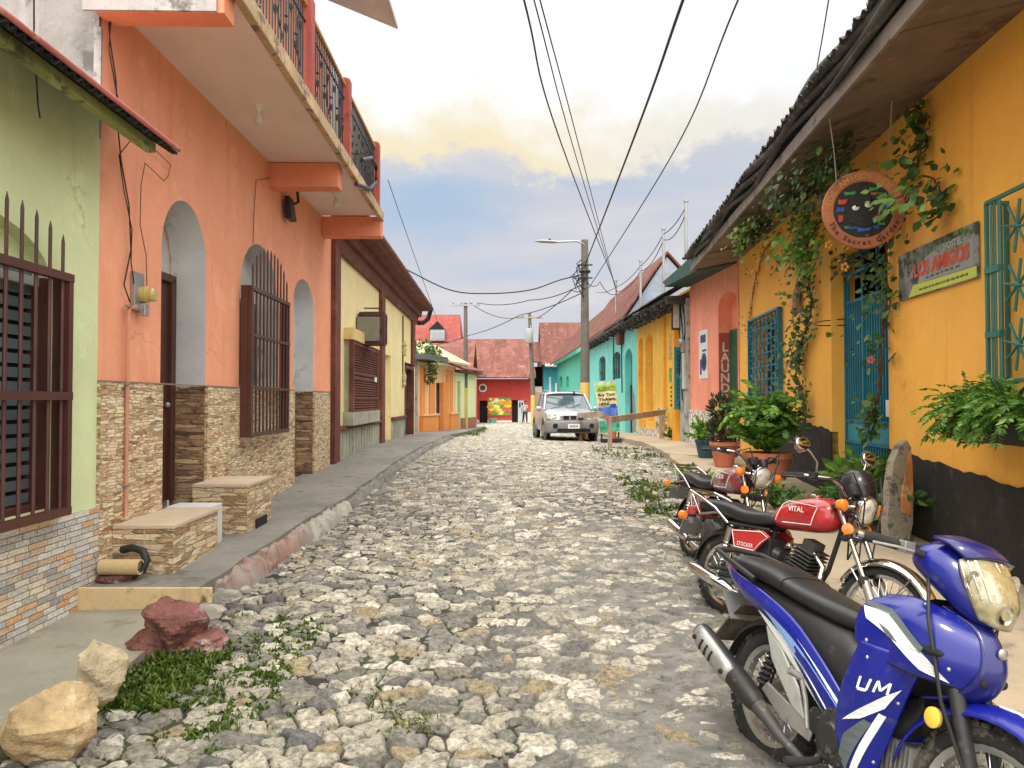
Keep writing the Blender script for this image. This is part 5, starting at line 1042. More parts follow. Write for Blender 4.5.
# roof standpipes
for i, (x, yt, yb, D) in enumerate(((686, 200, 265, 20.8), (663.5, 228, 290, 23.5), (640.5, 260, 312, 27.2), (616, 280, 330, 32))):
    p0 = at(x, yb, D); p1 = at(x, yt, D); mb = MB(); mb.tube([p0 - U3 * .6, p1], .045, 8); mb.lathe([(.07, -.06), (.07, 0), (.0, .02)], p1, n=10)
    tag(mb.build('roof_pole', m_galv, smooth=40), ('tallest grey steel pole on the roof above the coral house', 'grey steel pole on the roof edge above the framed sign', 'thin grey pole in front of the blue grey gable', 'farthest thin steel pole above the turquoise roof')[i], 'pole', 'steel poles on the right roofs')
# ------------------------------------------------------------------ near right: amber hostel front
r = lambda x, t=0: Rt.s(x, t); rzp = lambda x, y, t=0: Rt.sz(x, y, t)[1]
AM = thing('amber_house', 'amber plastered hostel front with black plinth, deep brown eave and teal iron gate', 'house', Rt.P(9, .2))
gd0, gd1 = r(889), r(832); gz0, gz1 = .22, 3.56
w0, w1 = r(784), r(753); wz0_, wz1_ = 1.5, 3.2
x0, x1 = 5.05, r(989, .17); vz0, vz1 = 1.75, 3.2
SE = 16.17
mb = MB(); panel(mb, Rt, rect(1.5, SE, .0, 4.68), [rect(gd0, gd1, gz0, gz1), rect(w0 + .06, w1 - .06, wz0_ + .06, wz1_ - .06), rect(x0 - 1.6, x1 - .25, vz0 + .1, vz1 - .1)], 0, .32); mb.build('wall', m_amber, AM, W=Rt)
pz = lambda a: .9 + (a - 5.8) * .062 if a > 5.8 else .9
rt_ = lambda a: pz(a) + .012 * math.sin(a * 9) + .01 * math.sin(a * 23)
for a, b2 in ((1.5, gd0), (gd1, 13.2)):
    xs = list(np.linspace(a, b2, 60)); mb = MB(); panel(mb, Rt, [(a, -.1), (b2, -.1)] + [(q, rt_(q)) for q in xs[::-1]], [], .02, .1); mb.build('plinth', m_black, AM, W=Rt)
mb = MB(); mb.wbox(Rt, gd1 + .002, gd1 + .02, .1, rt_(gd1), -.30, .0); mb.build('plinth', m_black, AM, W=Rt)
mb = MB(); mb.hexa([Rt.P(1.5, 4.66, 0), Rt.P(SE + .1, 4.66, 0), Rt.P(SE + .1, 4.45, 1.0), Rt.P(1.5, 4.45, 1.0), Rt.P(1.5, 4.69, 0), Rt.P(SE + .1, 4.69, 0), Rt.P(SE + .1, 4.48, 1.0), Rt.P(1.5, 4.48, 1.0)]); mb.build('soffit', m_soffbrown, AM, W=Rt)
mb = MB()
for q in np.arange(2.7, 16, 2.9):
  mb = MB(); mb.hexa([Rt.P(q, 4.64, .01), Rt.P(q + .05, 4.64, .01), Rt.P(q + .05, 4.44, .98), Rt.P(q, 4.44, .98), Rt.P(q, 4.657, .01), Rt.P(q + .05, 4.657, .01), Rt.P(q + .05, 4.452, .98), Rt.P(q, 4.452, .98)]); mb.build('soffit_batten', m_soffbrown, AM)
mb = MB(); mb.wbox(Rt, 1.5, SE + .12, 4.43, 4.58, 1.0, 1.035); mb.build('fascia', m_fasc, AM, W=Rt, bevel=.004)
mb = MB(); o_ = Rt.P(1.5, 5.0, .2); corr(mb, o_, Rt.u, Rt.P(1.5, 4.72, 1.2) - o_, SE - 1.3, (Rt.P(1.5, 4.72, 1.2) - o_).length, amp=.022, pitch=.11, jag=.02); mb.build('roof', m_darkroof, AM, smooth=40)
mb = MB(); mb.hexa([Rt.P(1.5, 5.0, .2), Rt.P(SE, 5.0, .2), Rt.P(SE, 6.5, -5), Rt.P(1.5, 6.5, -5), Rt.P(1.5, 5.05, .2), Rt.P(SE, 5.05, .2), Rt.P(SE, 6.55, -5), Rt.P(1.5, 6.55, -5)]); mb.build('upper_roof', m_rustB, AM)
mb = MB()
for k in range(3):
    mb.tube([Rt.P(q, 4.62 + .05 * math.sin(q * 1.7 + k) + .05 * k, 1.07 + .03 * math.sin(q * 2.3 + k * 2) + .03 * k) for q in np.arange(1.6, SE, .35)], .032 + .01 * k, 7)
mb.build('eave_bundle', m_darkroof, AM, smooth=60)
mb = MB(); mb.wbox(Rt, 1.5, SE, .0, 5.0, -5.2, -5); mb.wbox(Rt, SE - .25, SE, 0, 5.0, -5, -.33); mb.wbox(Rt, 1.5, 1.75, 0, 5.0, -5, -.33); mb.build('rear_wall', m_amber, AM)
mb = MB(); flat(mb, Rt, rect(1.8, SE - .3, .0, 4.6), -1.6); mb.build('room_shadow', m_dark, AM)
# gate
def bar(mb, s0, z0, s1, z1, t, r_=.009, n=6): mb.tube([Rt.P(s0, z0, t), Rt.P(s1, z1, t)], r_, n)
gt_ = -.19; ztop = 2.95; GT = MB()
mid = (gd0 + gd1) / 2
for a in (gd0 + .02, gd1 - .05, mid + .25): GT.wbox(Rt, a, a + .045, gz0, gz1 if a != mid + .25 else ztop, gt_ - .02, gt_ + .025)
for z in (gz0 + .06, 1.02, 1.30, ztop - .05, gz1 - .06, 3.28): GT.wbox(Rt, gd0 + .02, gd1 - .02, z, z + .04, gt_ - .018, gt_ + .02)
n = 22
for i in range(1, n):
    q = gd0 + .04 + (gd1 - gd0 - .08) * i / n; 
    GT.wbox(Rt, q - .013, q + .013, 1.34, ztop - .05, gt_ - .008, gt_ + .012); GT.wbox(Rt, q - .013, q + .013, gz0 + .1, 1.02, gt_ - .008, gt_ + .012)
    if i % 6 == 3: GT.wbox(Rt, q - .012, q + .012, ztop, gz1 - .06, gt_ - .008, gt_ + .012)
ga = GT.build('gate', m_tealiron, AM, W=Rt)
mb = MB(); mb.wbox(Rt, gd0 + .06, mid + .24, 1.055, 1.30, gt_ - .012, gt_ + .004); mb.wbox(Rt, mid + .30, gd1 - .06, 1.055, 1.30, gt_ - .012, gt_ + .004); mb.build('kick_panel', m_tealpanel, ga)
mb = MB(); mb.wbox(Rt, gd0, gd1, gz0, ztop, gt_ - .06, gt_ - .03); mb.build('backing_sheet', mat('dark teal sheet', (.012, .07, .10), var=.3), ga)
mb = MB(); mb.wbox(Rt, gd0 + .35, gd0 + .5, 1.4, 1.6, gt_ + .02, gt_ + .03); mb.build('sticker', m_white, ga)
mb = MB(); mb.wbox(Rt, mid + .19, mid + .25, 1.10, 1.25, gt_ + .02, gt_ + .06); mb.build('lock', m_galv, ga, bevel=.004)
mb = MB(); mb.tube([Rt.P(gd1 - .05, 2.72, gt_), Rt.P(gd1 + .1, 2.70, .12), Rt.P(gd1 + .16, 2.66, .2), Rt.P(gd1 + .1, 2.64, .12), Rt.P(gd1 - .05, 2.63, gt_)], .008, 6); tag(mb.build('gate_hook', m_iron, smooth=60), 'thin iron hook bar standing out from the gate jamb', 'hook')
# teal lattice window
mb = MB(); ts = [w0, w1]
for a in (w0, w1 - .04): mb.wbox(Rt, a, a + .04, wz0_, wz1_, .02, .10)
for z in (wz0_, wz1_ - .04): mb.wbox(Rt, w0, w1, z, z + .04, .03, .09)
for i in range(1, 8):
    q = w0 + (w1 - w0) * i / 8; bar(mb, q, wz0_, q, wz1_, .06, .014)
for i in range(1, 7):
    z = wz0_ + (wz1_ - wz0_) * i / 7; bar(mb, w0, z, w1, z, .06, .012)
    for j in range(8):
        q = w0 + (w1 - w0) * (j + .5) / 8
        if (i + j) % 2: mb.torus(Rt.P(q, z, .06), Rt.n, .10, .014, 12, 5)
wg = mb.build('window_lattice', m_tealiron, AM, smooth=40)
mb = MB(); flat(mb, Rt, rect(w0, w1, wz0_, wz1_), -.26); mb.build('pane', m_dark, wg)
# projecting green grille of the right hand window
mb = MB(); tp = .17
for t in (.02, tp):
    for q in (x1, x0 - 1.5): mb.wbox(Rt, q - .016, q + .016, vz0, vz1, t - .012, t + .012)
for z in (vz0, vz1):
    mb.wbox(Rt, x0 - 1.5, x1, z - .014, z + .014, tp - .014, tp + .014)
    for q in (x1, x0 - 1.5): mb.wbox(Rt, q - .014, q + .014, z - .014, z + .014, .0, tp)
for k in range(3): q = x1 - .055 * (k + 1) - .01; bar(mb, q, vz0, q, vz1, tp, .009)
for z in (2.1, 2.62): mb.wbox(Rt, x1 - .2, x1 + .01, z, z + .05, tp - .02, tp + .02)
for k in range(1, 3): bar(mb, x1, vz0, x1, vz1, tp * k / 3, .009)
for j in range(4):
    sc = x1 - .42 - j * .52
    for zc in (2.02, 2.47, 2.92):
        for an in range(4):
            c_, s_ = math.cos(an * PI / 4 + .2), math.sin(an * PI / 4 + .2); bar(mb, sc - .2 * c_, zc - .2 * s_, sc + .2 * c_, zc + .2 * s_, tp, .011)
        mb.ball(Rt.P(sc, zc, tp), .03, n=6)
    bar(mb, sc - .23, vz0, sc - .23, vz1, tp, .01); bar(mb, sc + .23, vz0, sc + .23, vz1, tp, .01)
vg = mb.build('window_grille', m_greeniron, AM, smooth=40)
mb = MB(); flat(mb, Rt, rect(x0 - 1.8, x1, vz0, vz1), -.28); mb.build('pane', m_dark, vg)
# banner
bs0, bs1, bz0, bz1 = r(983), r(903), 2.665, 3.155
BN = thing('banner', 'printed grey banner with red lettering and lime strip on the amber wall', 'sign', Rt.P((bs0 + bs1) / 2, bz0))
mb = MB(); mb.wbox(Rt, bs0, bs1, bz0, bz1, .012, .03); bn = mb.build('sheet', mat('banner print', (.20, .21, .21), var=.5, scale=3, stain=(.02, .03, .02), sscale=4, sth=.47, big=(.34, .36, .37), bmp=0), BN, W=Rt)
mb = MB(); flat(mb, Rt, [(bs0 + .01, bz0 + .008), (bs1 - .25, bz0 + .008), (bs1 - .35, bz0 + .12), (bs0 + .01, bz0 + .10)], .033); mb.build('lime_strip', mat('lime print', (.55, .62, .12), var=.12, bmp=0), BN)
mb = MB(); flat(mb, Rt, [(bs0 + .06, bz0 + .11), (bs1 - .45, bz0 + .12), (bs1 - .55, bz1 - .16), (bs1 - .95, bz1 - .06), (bs0 + .2, bz1 - .10), (bs0 + .06, bz1 - .14)], .0325); mb.build('grey_panel', mat('grey print', (.30, .32, .34), var=.2, bmp=0), BN)
mc = (bs0 + bs1) / 2 - .13
mb = MB(); mb.text('LOS AMIGOS', .19, Rt.P(mc, bz0 + .195, 0.036), -Rt.u, U3, off=.002, weight=.008, fit=1.08); mb.build('lettering', mat('red lettering', (.62, .10, .05), bmp=0), BN, recalc=False)
mb = MB(); mb.text('HOSTEL', .09, Rt.P(mc - .25, bz0 + .355, .036), -Rt.u, U3, off=.002, weight=.003, fit=.35); mb.build('small_lettering', mat('cream lettering', (.5, .52, .45), bmp=0), BN, recalc=False)
mb = MB(); rd = random.Random(3); q = bs0 + .15
while q < bs1 - .5: 
    l_ = rd.uniform(.03, .1); mb.wbox(Rt, q, q + l_, bz0 + .045, bz0 + .065, .0335, .036); q += l_ + .02
q = bs0 + .3
while q < bs1 - .6: 
    l_ = rd.uniform(.03, .08); mb.wbox(Rt, q, q + l_, bz0 + .145, bz0 + .165, .0335, .036); q += l_ + .04
mb.build('small_print', mat('faint dark print', (.12, .16, .05), bmp=0), BN)
pl, pd = blob_leaves(Rt.P(bs1 - .35, bz1 - .12, .034), (.01, .3, .10), 60, 8)
mb = MB()
for k in range(46):
    a = bs0 + rd.random() * (bs1 - bs0); z = bz1 - .02 - rd.random() ** 2 * .14 - (max(0, a - bs1 + .7) * .5 * rd.random()); w_ = rd.uniform(.015, .04)
    if a > bs0 + .05: flat(mb, Rt, [(a - w_, z), (a, z - w_ * .8), (a + w_, z), (a, z + w_ * .7)], .0342)
mb.build('leaf_print', mat('leaf print', (.10, .22, .06), var=.6, scale=12, bmp=0), BN, recalc=False)
# round hanging sign
sc_ = V((3.53, 7.4, 3.51)); RS = thing('round_sign', 'round carved wooden sign with dark cat face hanging from the eave', 'sign', sc_ - U3 * .4)
fx = V((.985, -.17, 0)).normalized(); fn = V((fx.y, -fx.x, 0)); fn = fn if fn.y < 0 else -fn
def sp(x, z, o=0): return sc_ + fx * x + U3 * z + fn * o
mb = MB(); mb.lathe([(.0, -.02), (.385, -.02), (.395, -.01), (.395, .012), (.385, .022), (.29, .022), (.28, .012), (0, .012)], sc_, fn, 48); mb.build('rim', mat('carved wood', (.34, .125, .055), var=.3, scale=4, stain=(.14, .05, .03), sscale=6, sth=.53, bmp=.004), RS, smooth=40)
mb = MB(); mb.lathe([(.282, .008), (.282, .016), (0, .016)], sc_, fn, 40); mb.build('dark_panel', mat('dark mosaic', (.012, .012, .014), var=.6, scale=20, rough=.5), RS, smooth=40)
mb = MB()
def arc_text(mb, s, size, rad, a0, a1, inner=False):
    n = len(s)
    for i, ch in enumerate(s):
        if ch == ' ': continue
        a = R(a0 + (a1 - a0) * i / (n - 1)); d = fx * math.cos(a) + U3 * math.sin(a); up = -d if inner else d
        mb.text(ch, size, sc_ + d * (rad) + fn * .024 - up * size * .33, up.cross(fn), up, off=.002, weight=.002)
arc_text(mb, 'LOS AMIGOS HOSTEL', .085, .335, 168, 12); mb.build('lettering', mat('gilded lettering', (.42, .22, .06), bmp=0), RS, recalc=False)
mb = MB(); arc_text(mb, 'The Secret Garden', .07, .335, 205, 335, True); mb.build('lettering', mat('burnt lettering', (.05, .02, .012), bmp=0), RS, recalc=False)
mb = MB()
for x in (-.075, .045): mb.ball(sp(x, .015 + (x + .1) * .2, .018), .036, (1, .35, .75), 8, (fx, fn, U3))
mb.build('eye', m_white, RS, smooth=60)
mb = MB()
for x in (-.065, .058): mb.ball(sp(x, .03 + (x + .1) * .2, .03), .014, (1, .35, 1), 6, (fx, fn, U3))
mb.build('pupil', m_dark, RS, smooth=60)
mb = MB(); mb.prism([sp(-.17, .03, .017), sp(-.09, .10, .017), sp(.08, .12, .017), sp(.15, .06, .017), sp(.13, -.12, .017), sp(0, -.17, .017), sp(-.14, -.12, .017)], fn * .004)
for x in (-.13, .10): mb.prism([sp(x - .05, .08, .017), sp(x + .05, .1, .017), sp(x, .19, .017)], fn * .004)
mb.build('cat_face', mat('charcoal cat face', (.022, .021, .020), var=.5, scale=25), RS)
rd = random.Random(9)
for cl, lst in (((.42, .07, .04), [(-.20, .09, .05, .035), (-.215, -.08, .03, .045), (.16, -.06, .04, .03), (.10, .16, .03, .02), (.03, -.26, .02, .01)]), ((.03, .09, .35), [(-.215, .01, .05, .03), (.22, .04, .03, .04), (.0, -.20, .08, .022), (-.1, -.18, .04, .02), (.12, -.18, .03, .02)]), ((.05, .22, .08), [(-.13, .17, .06, .03), (.1, .20, .06, .025), (.19, .12, .04, .04), (-.16, -.17, .03, .02), (.17, -.15, .04, .02)])):
    mb = MB()
    mm = mat('mosaic %.2f' % cl[0], cl, var=.4, scale=30)
    for x, z, w_, h_ in lst:
        mb = MB(); mb.prism([sp(x - w_ * rd.uniform(.6, 1), z - h_ * rd.uniform(.6, 1), .016), sp(x + w_ * rd.uniform(0, .3), z - h_ * rd.uniform(.3, 1), .016), sp(x + w_ * rd.uniform(.6, 1), z - h_ * rd.uniform(.3, 1), .016), sp(x + w_ * rd.uniform(.4, 1), z + h_ * rd.uniform(.6, 1), .016), sp(x, z + h_ * rd.uniform(.2, .6), .016), sp(x - w_ * rd.uniform(.6, 1), z + h_ * rd.uniform(.6, 1), .016)], fn * .006); mb.build('mosaic_patch', mm, RS)
mb = MB(); mb.tube([sp(-.25, .30), sp(-.27, .6), V((3.2, 7.4, 4.45))], .006, 5); mb.tube([sp(.25, .3), sp(.26, .7), Rt.P(7.1, 4.5, .45)], .006, 5); mb.build('wire', m_galv, RS)
# vines
def vine(lab, pxs, t, n, spread, size, mt, W=Rt, seed=1, stems=2, hang=.6, r_=.012, dry=0):
    P = [W.P(*W.sz(x, y, t), t) for x, y in pxs]; T = thing('climbing_vine', lab, 'vine', P[-1] if P[-1].z < P[0].z else P[0], 'vines on the amber house')
    r2 = np.random.default_rng(seed); rd = random.Random(seed)
    for k in range(stems):
        mb = MB(); pts = []
        for i in range(len(P) - 1):
            for j in range(4): 
                q = P[i].lerp(P[i + 1], j / 4); pts.append(q + V((rd.uniform(-.03, .03), rd.uniform(-.04, .04), rd.uniform(-.02, .02))) * (1 if k else .4))
        pts.append(P[-1]); mb.tube(pts, [r_ * (1 - .5 * i / len(pts)) for i in range(len(pts))], 5); mb.build('stem', m_stem, T, smooth=60)
    A = np.array([tuple(p) for p in P]); seg = np.linalg.norm(np.diff(A, axis=0), axis=1); cum = np.concatenate([[0], np.cumsum(seg)])
    clump = r2.uniform(0, cum[-1], max(4, n // 14)); u = np.clip(clump[r2.integers(0, len(clump), n)] + r2.normal(size=n) * .05, 0, cum[-1])
    if isinstance(spread, (int, float)): spread = [spread] * len(P)
    pos = np.stack([np.interp(u, cum, A[:, i]) for i in range(3)], 1); sp_ = np.interp(u, cum, spread)[:, None]
    off = r2.normal(size=(n, 3)) * sp_; nn = np.array(W.n); off += nn * np.abs(off @ nn)[:, None] * .6; 
    d = off - (off @ nn)[:, None] * nn + nn * sp_ * .8 + np.array([0, 0, -hang]) * sp_ + r2.normal(size=(n, 3)) * sp_ * .5
    Wl = (pos + off) - np.array(W.P0); tl = Wl @ nn; ok = ((pos + off)[:, 2] < 4.62 - .21 * tl - .05) & (tl < 1.12) & (tl > (-.3 if t < 0 else .015)); pos, off, d, n = pos[ok], off[ok], d[ok], int(ok.sum())
    leaves('foliage', pos + off, d, size * r2.uniform(.55, 1.35, n), .42, mt, T, nup=nn + np.array([0, -.5, .6]))
    return T
vine('vine trailing down the wall left of the gate from eave to plinth', [(808, 205), (808, 240), (806, 275), (812, 300), (806, 330), (798, 350), (796, 375), (804, 400), (806, 425)], .10, 620, [.20, .18, .14, .12, .11, .09, .11, .09, .05], .08, m_leaf, seed=2, stems=3)
vine('leafy vine climbing over the right half of the teal gate', [(872, 430), (878, 400), (882, 370), (880, 345), (884, 320), (888, 298), (884, 262), (893, 230), (905, 205), (918, 165), (925, 125), (918, 105)], .07, 460, [.06, .08, .12, .14, .15, .12, .10, .08, .14, .13, .08, .04], .09, m_leaf, seed=5, stems=3)
vine('sprig of bright leaves in front of the round sign', [(918, 185), (908, 193), (898, 198), (887, 201)], .5, 38, [.08, .09, .08, .06], .095, m_leafb, seed=7, stems=1)
vine('small leafy sprig hanging at the right tip of the vine above the banner', [(925, 175), (938, 183), (942, 195), (936, 215)], .10, 70, [.08, .12, .10, .05], .105, m_leaf, seed=8, stems=1)
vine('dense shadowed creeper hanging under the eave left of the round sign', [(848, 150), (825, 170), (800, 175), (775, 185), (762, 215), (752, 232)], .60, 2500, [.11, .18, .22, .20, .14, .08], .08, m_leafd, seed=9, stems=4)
vine('bright trailing leaves at the outer eave left of the hanging sign', [(770, 175), (762, 195), (757, 215), (745, 240), (740, 255)], .80, 240, [.07, .09, .08, .06, .04], .08, m_leafb, seed=10, stems=2)
vine('clump of vine leaves with orange flowers beside the round sign', [(820, 222), (806, 232), (800, 250), (812, 262)], .35, 420, [.15, .18, .15, .10], .09, m_leafb, seed=11, stems=2)
vine('dried brown vine tendrils on the wall above the teal lattice window', [(780, 232), (765, 250), (757, 275), (752, 300), (748, 335)], .04, 200, [.30, .22, .10, .06, .04], .05, m_dry, seed=12, stems=4, r_=.006)
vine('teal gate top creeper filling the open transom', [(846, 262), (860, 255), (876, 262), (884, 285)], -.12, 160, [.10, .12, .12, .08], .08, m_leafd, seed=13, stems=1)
def flowers(name, lab, pxs, t, mt, s=.035):
    for i, (x, y) in enumerate(pxs):
        p = Rt.P(*Rt.sz(x, y, t), t); mb = MB()
        for k in range(5):
            a = 2 * PI * k / 5; mb.ball(p + V((math.cos(a) * s, 0, math.sin(a) * s)), s * .62, (1, .5, 1), 5)
        tag(mb.build(name, mt, smooth=60), lab[i], 'flower', 'vine blossoms')
flowers('blossom', ['pale orange blossom left of the round sign', 'orange blossom below the round sign by the gate', 'yellow blossom on the gate transom'], [(799, 222), (829, 245), (845, 267)], .45, mat('orange petal', (.75, .35, .06), var=.2))
flowers('pink_blossom', ['single pink blossom on the vine across the gate'], [(871, 360)], .2, mat('pink petal', (.62, .12, .16), var=.2), .028)
a = r(795); mb = MB(); mb.lathe([(.02, 0), (.17, .04), (.16, .06), (.03, .05), (0, .05)], Rt.P(*Rt.sz(797, 298, .05), .02), Rt.n, 18); mb.lathe([(.0, -.22), (.10, -.18), (.02, 0)], Rt.P(*Rt.sz(797, 300, .08), .08), n=12)
tag(mb.build('wall_ornament', mat('faded brown ornament', (.30, .17, .12), var=.3)), 'faded brown wall ornament half hidden by the vine', 'ornament')
wirepx('cable', [(792, 305), (794, 340), (790, 360), (780, 380), (772, 392)], Rt, .02, .006, 'thin brown cable curving down the amber wall to the lattice window', mt=m_wireb)

# ------------------------------------------------------------------ plants
def rot_about(d, n, a): return d * math.cos(a) + n.cross(d) * math.sin(a)
def frond(P, D, c, dirv, ln, droop, nl, size, rd):
    d = V(dirv).normalized(); p = V(c); step = ln / nl
    for i in range(nl):
        d = (d + V((0, 0, -droop * (i / nl) * .22))).normalized(); p = p + d * step
        side = d.cross(V((0, 0, 1))); side = side.normalized() if side.length > .01 else V((1, 0, 0))
        for sg in (-1, 1):
            if i > nl * .15: P.append(tuple(p)); D.append(tuple(side * sg + d * .6 + V((0, 0, -.12 + rd.uniform(-.15, .15)))))
    P.append(tuple(p)); D.append(tuple(d))
def fern(T, c, n, ln, size, mt, seed, up=(.3, 1.1), nl=13, wd=.16, droop=1.0, bias=V((0, 0, 0))):
    rd = random.Random(seed); P, D = [], []
    for i in range(n):
        a = rd.random() * 2 * PI; e_ = rd.uniform(*up); frond(P, D, V(c) + V((rd.uniform(-.04, .04), rd.uniform(-.04, .04), 0)), V((math.cos(a) * math.cos(e_), math.sin(a) * math.cos(e_), math.sin(e_))) + bias * rd.random(), ln * rd.uniform(.6, 1.1), droop, nl, size, rd)
    n_ = len(P); leaves('foliage', P, D, size * rng.uniform(.7, 1.2, n_), wd, mt, T)
def pot(mb, c, r0, r1, h): mb.lathe([(0, 0), (r0, 0), (r1, h * .86), (r1 * 1.08, h * .86), (r1 * 1.08, h), (r1 * .95, h), (r1 * .9, h * .9), (0, h * .9)], c, n=24)
def potted(name, lab, px, py, D, r0, r1, h, mt, build):
    p = at(px, py, D); p.z = zr(D) + .005; T = thing(name, lab, 'potted plant', p, 'pots along the amber wall')
    mb = MB(); pot(mb, p, r0, r1, h); po = mb.build('pot', mt, T, smooth=35)
    mb = MB(); mb.lathe([(r1 * .89, h * .9), (r1 * .5, h * .93), (0, h * .93)], p, n=18, cap=False); mb.build('soil', m_soil, po)
    build(T, p + U3 * h * .9)
def bigbush(T, c):
    fern(T, c, 46, .72, .13, m_leafb, 3, (.75, 1.5), 13, .22, .7); fern(T, c + V((-.12, -.1, .62)), 44, .55, .11, m_leafb, 4, (-.1, 1.3), 11, .24, 1.0); fern(T, c + V((.12, 0, .4)), 34, .5, .12, m_leaf, 5, (.1, 1.3), 11, .26, 1.0)
    mb = MB(); rd = random.Random(3)
    for k in range(9): mb.tube([c, c + V((rd.uniform(-.2, .2), rd.uniform(-.2, .2), .4)), c + V((rd.uniform(-.4, .4), rd.uniform(-.3, .3), rd.uniform(.7, 1.0)))], [.012, .01, .005], 5)
    mb.build('stem', m_stem, T)
potted('potted_plant', 'big bushy bright green plant in a round terracotta pot', 768, 480, 10.6, .20, .33, .55, m_terra, bigbush)
def purp(T, c):
    p_, d_ = blob_leaves(c + U3 * .38, (.34, .34, .42), 700, 6); leaves('foliage', p_, d_ + np.array([0, 0, .5]), .11, .25, m_leafp, T)
    mb = MB(); mb.tube([c, c + U3 * .4], .02, 6); mb.build('stem', m_stem, T)
potted('potted_plant', 'dusky purplish shrub in a stepped terracotta pot', 724, 455, 13.4, .16, .24, .44, m_terra, purp)
potted('potted_plant', 'small leafy plant in a dark teal plastic pot', 706, 450, 15.0, .15, .21, .36, mat('dark teal plastic', (.015, .07, .085), rough=.4, stain=(.05, .1, .1)), lambda T, c: fern(T, c, 26, .42, .12, m_leafb, 8, (.4, 1.4), 8, .3, .8))
p = at(850, 490, 7.9); p.z = zr(7.9)
def ground_plant(lab, p, n, ln, size, mt, seed, up=(.5, 1.4), name='leafy_plant', wd=.3):
    T = thing(name, lab, 'plant', p, 'plants on the right pavement'); fern(T, p, n, ln, size, mt, seed, up, 8, wd, .9)
    mb = MB(); rd = random.Random(seed)
    for k in range(5): mb.tube([p - U3 * .02, p + V((rd.uniform(-.1, .1), rd.uniform(-.1, .1), ln * .6))], .006, 5)
    mb.build('stem', m_stem, T)
ground_plant('broad clump of green leaves standing before the teal gate', p + V((.25, 0, .1)), 60, .68, .15, m_leaf, 21)
p = at(858, 470, 8.6); p.z = zr(8.6); ground_plant('taller leafy bush tucked against the gate behind the red motorcycle', p + V((.1, 0, .1)), 50, .62, .15, m_leafb, 22)
p = at(694, 500, 11); p.z = float(rz(11)) + .03; ground_plant('low weed growing at the pavement edge behind the motorcycles', p, 34, .42, .10, m_leafb, 23, (.1, 1.3), 'weed')
p = at(775, 500, 9.2); p.z = zr(9.2); ground_plant('low weed beside the terracotta pot', p, 26, .4, .09, m_leaf, 24, (.1, 1.2), 'weed')
p = at(672, 432, 22); p.z = zr(22); ground_plant('tiny weed at the foot of the yellow house stone base', p, 10, .35, .12, m_leaf, 25, (.6, 1.4), 'weed')
# hanging trough of ferns under the right window
tr0, tr1 = 3.9, 6.25; PT = thing('hanging_planter', 'dark trough of bright ferns and spiky leaves mounted under the green grille window', 'planter', Rt.P(5.5, 1.32, .15))
mb = MB(); mb.loft([[Rt.P(q, 1.32 + .17 * math.sin(a) + .12, .30 + .17 * math.cos(a)) for a in np.linspace(PI, 2 * PI, 9)] for q in np.linspace(tr0, tr1, 8)], closed=False); tr = mb.build('trough', m_tar, PT, smooth=60, solid=.012)
mb = MB(); mb.wbox(Rt, tr0, tr1, 1.40, 1.43, .15, .45); mb.build('soil', m_soil, tr)
mb = MB()
for q in (tr0 + .3, tr1 - .3): mb.tube([Rt.P(q, 1.45, .01), Rt.P(q, 1.26, .05), Rt.P(q, 1.26, .42), Rt.P(q, 1.44, .48)], .01, 5)
mb.build('bracket', m_iron, PT)
for i, q in enumerate(np.linspace(5.1, 6.15, 8)): fern(PT, Rt.P(q, 1.44, .32), 26, .40, .06, m_leafb, 40 + i, (-.1, 1.3), 14, .2, 1.1, Rt.n * .5 + V((0, -.1, .2)))
P_, D_ = [], []
rd = random.Random(6); mb = MB()
for i in range(11):
    a = rd.uniform(-1.3, 1.3); e_ = rd.uniform(.15, 1.2); c = Rt.P(5.45 + rd.uniform(-.1, .1), 1.45, .32); d = (Rt.u * math.sin(a) + Rt.n * math.cos(a) * .6) * math.cos(e_) + U3 * math.sin(e_)
    ln = rd.uniform(.4, .62); sd_ = d.cross(U3).normalized(); rows = []
    for k in range(7):
        u_ = k / 6; w_ = .026 * (1 - u_ ** 2) + .001; q = c + d * (ln * u_) - U3 * (.16 * u_ * u_); nrm = sd_.cross(d).normalized(); rows.append([q - sd_ * w_ + nrm * w_ * .6, q, q + sd_ * w_ + nrm * w_ * .6])
    mb.loft(rows, closed=False)
mb.build('spiky_leaves', mat('blue green leaf', (.04, .10, .055), var=.4, scale=3, rough=.45), PT, smooth=60)
# weathered slab of timber leaning on the plinth
b0_ = at(893, 545, 7.25); b0_.z = zr(7.25) - .01; leanv = V((.12, .10, 1.04)); 
WS = thing('timber_slab', 'weathered lichen covered timber slab with orange heartwood standing upright before the black plinth', 'timber slab', b0_)
lz = leanv.normalized(); lx = V((.95, .30, 0)).normalized(); ln_ = lx.cross(lz).normalized(); H_ = leanv.length * .98
prof = [(-.13, 0), (-.17, .25), (-.16, .55), (-.13, .8), (-.06, .95), (.02, 1.0), (.07, .93), (.10, .75), (.13, .5), (.14, .2), (.10, 0)]
mb = MB(); mb.prism([b0_ + lx * (x * 1.05) + lz * (z * H_) for x, z in prof], ln_ * .09); mb.build('slab', mat('lichen grey bark', (.24, .21, .16), var=.45, scale=9, stain=(.05, .045, .04), sscale=9, sth=.5, bmp=.015, bscale=22, big=(.40, .37, .28)), WS, bevel=.012)
sd = -1 if ln_.y > 0 else 1; base_o = ln_ * (.0 if ln_.y > 0 else .09); sgn = -1 if ln_.y > 0 else 1
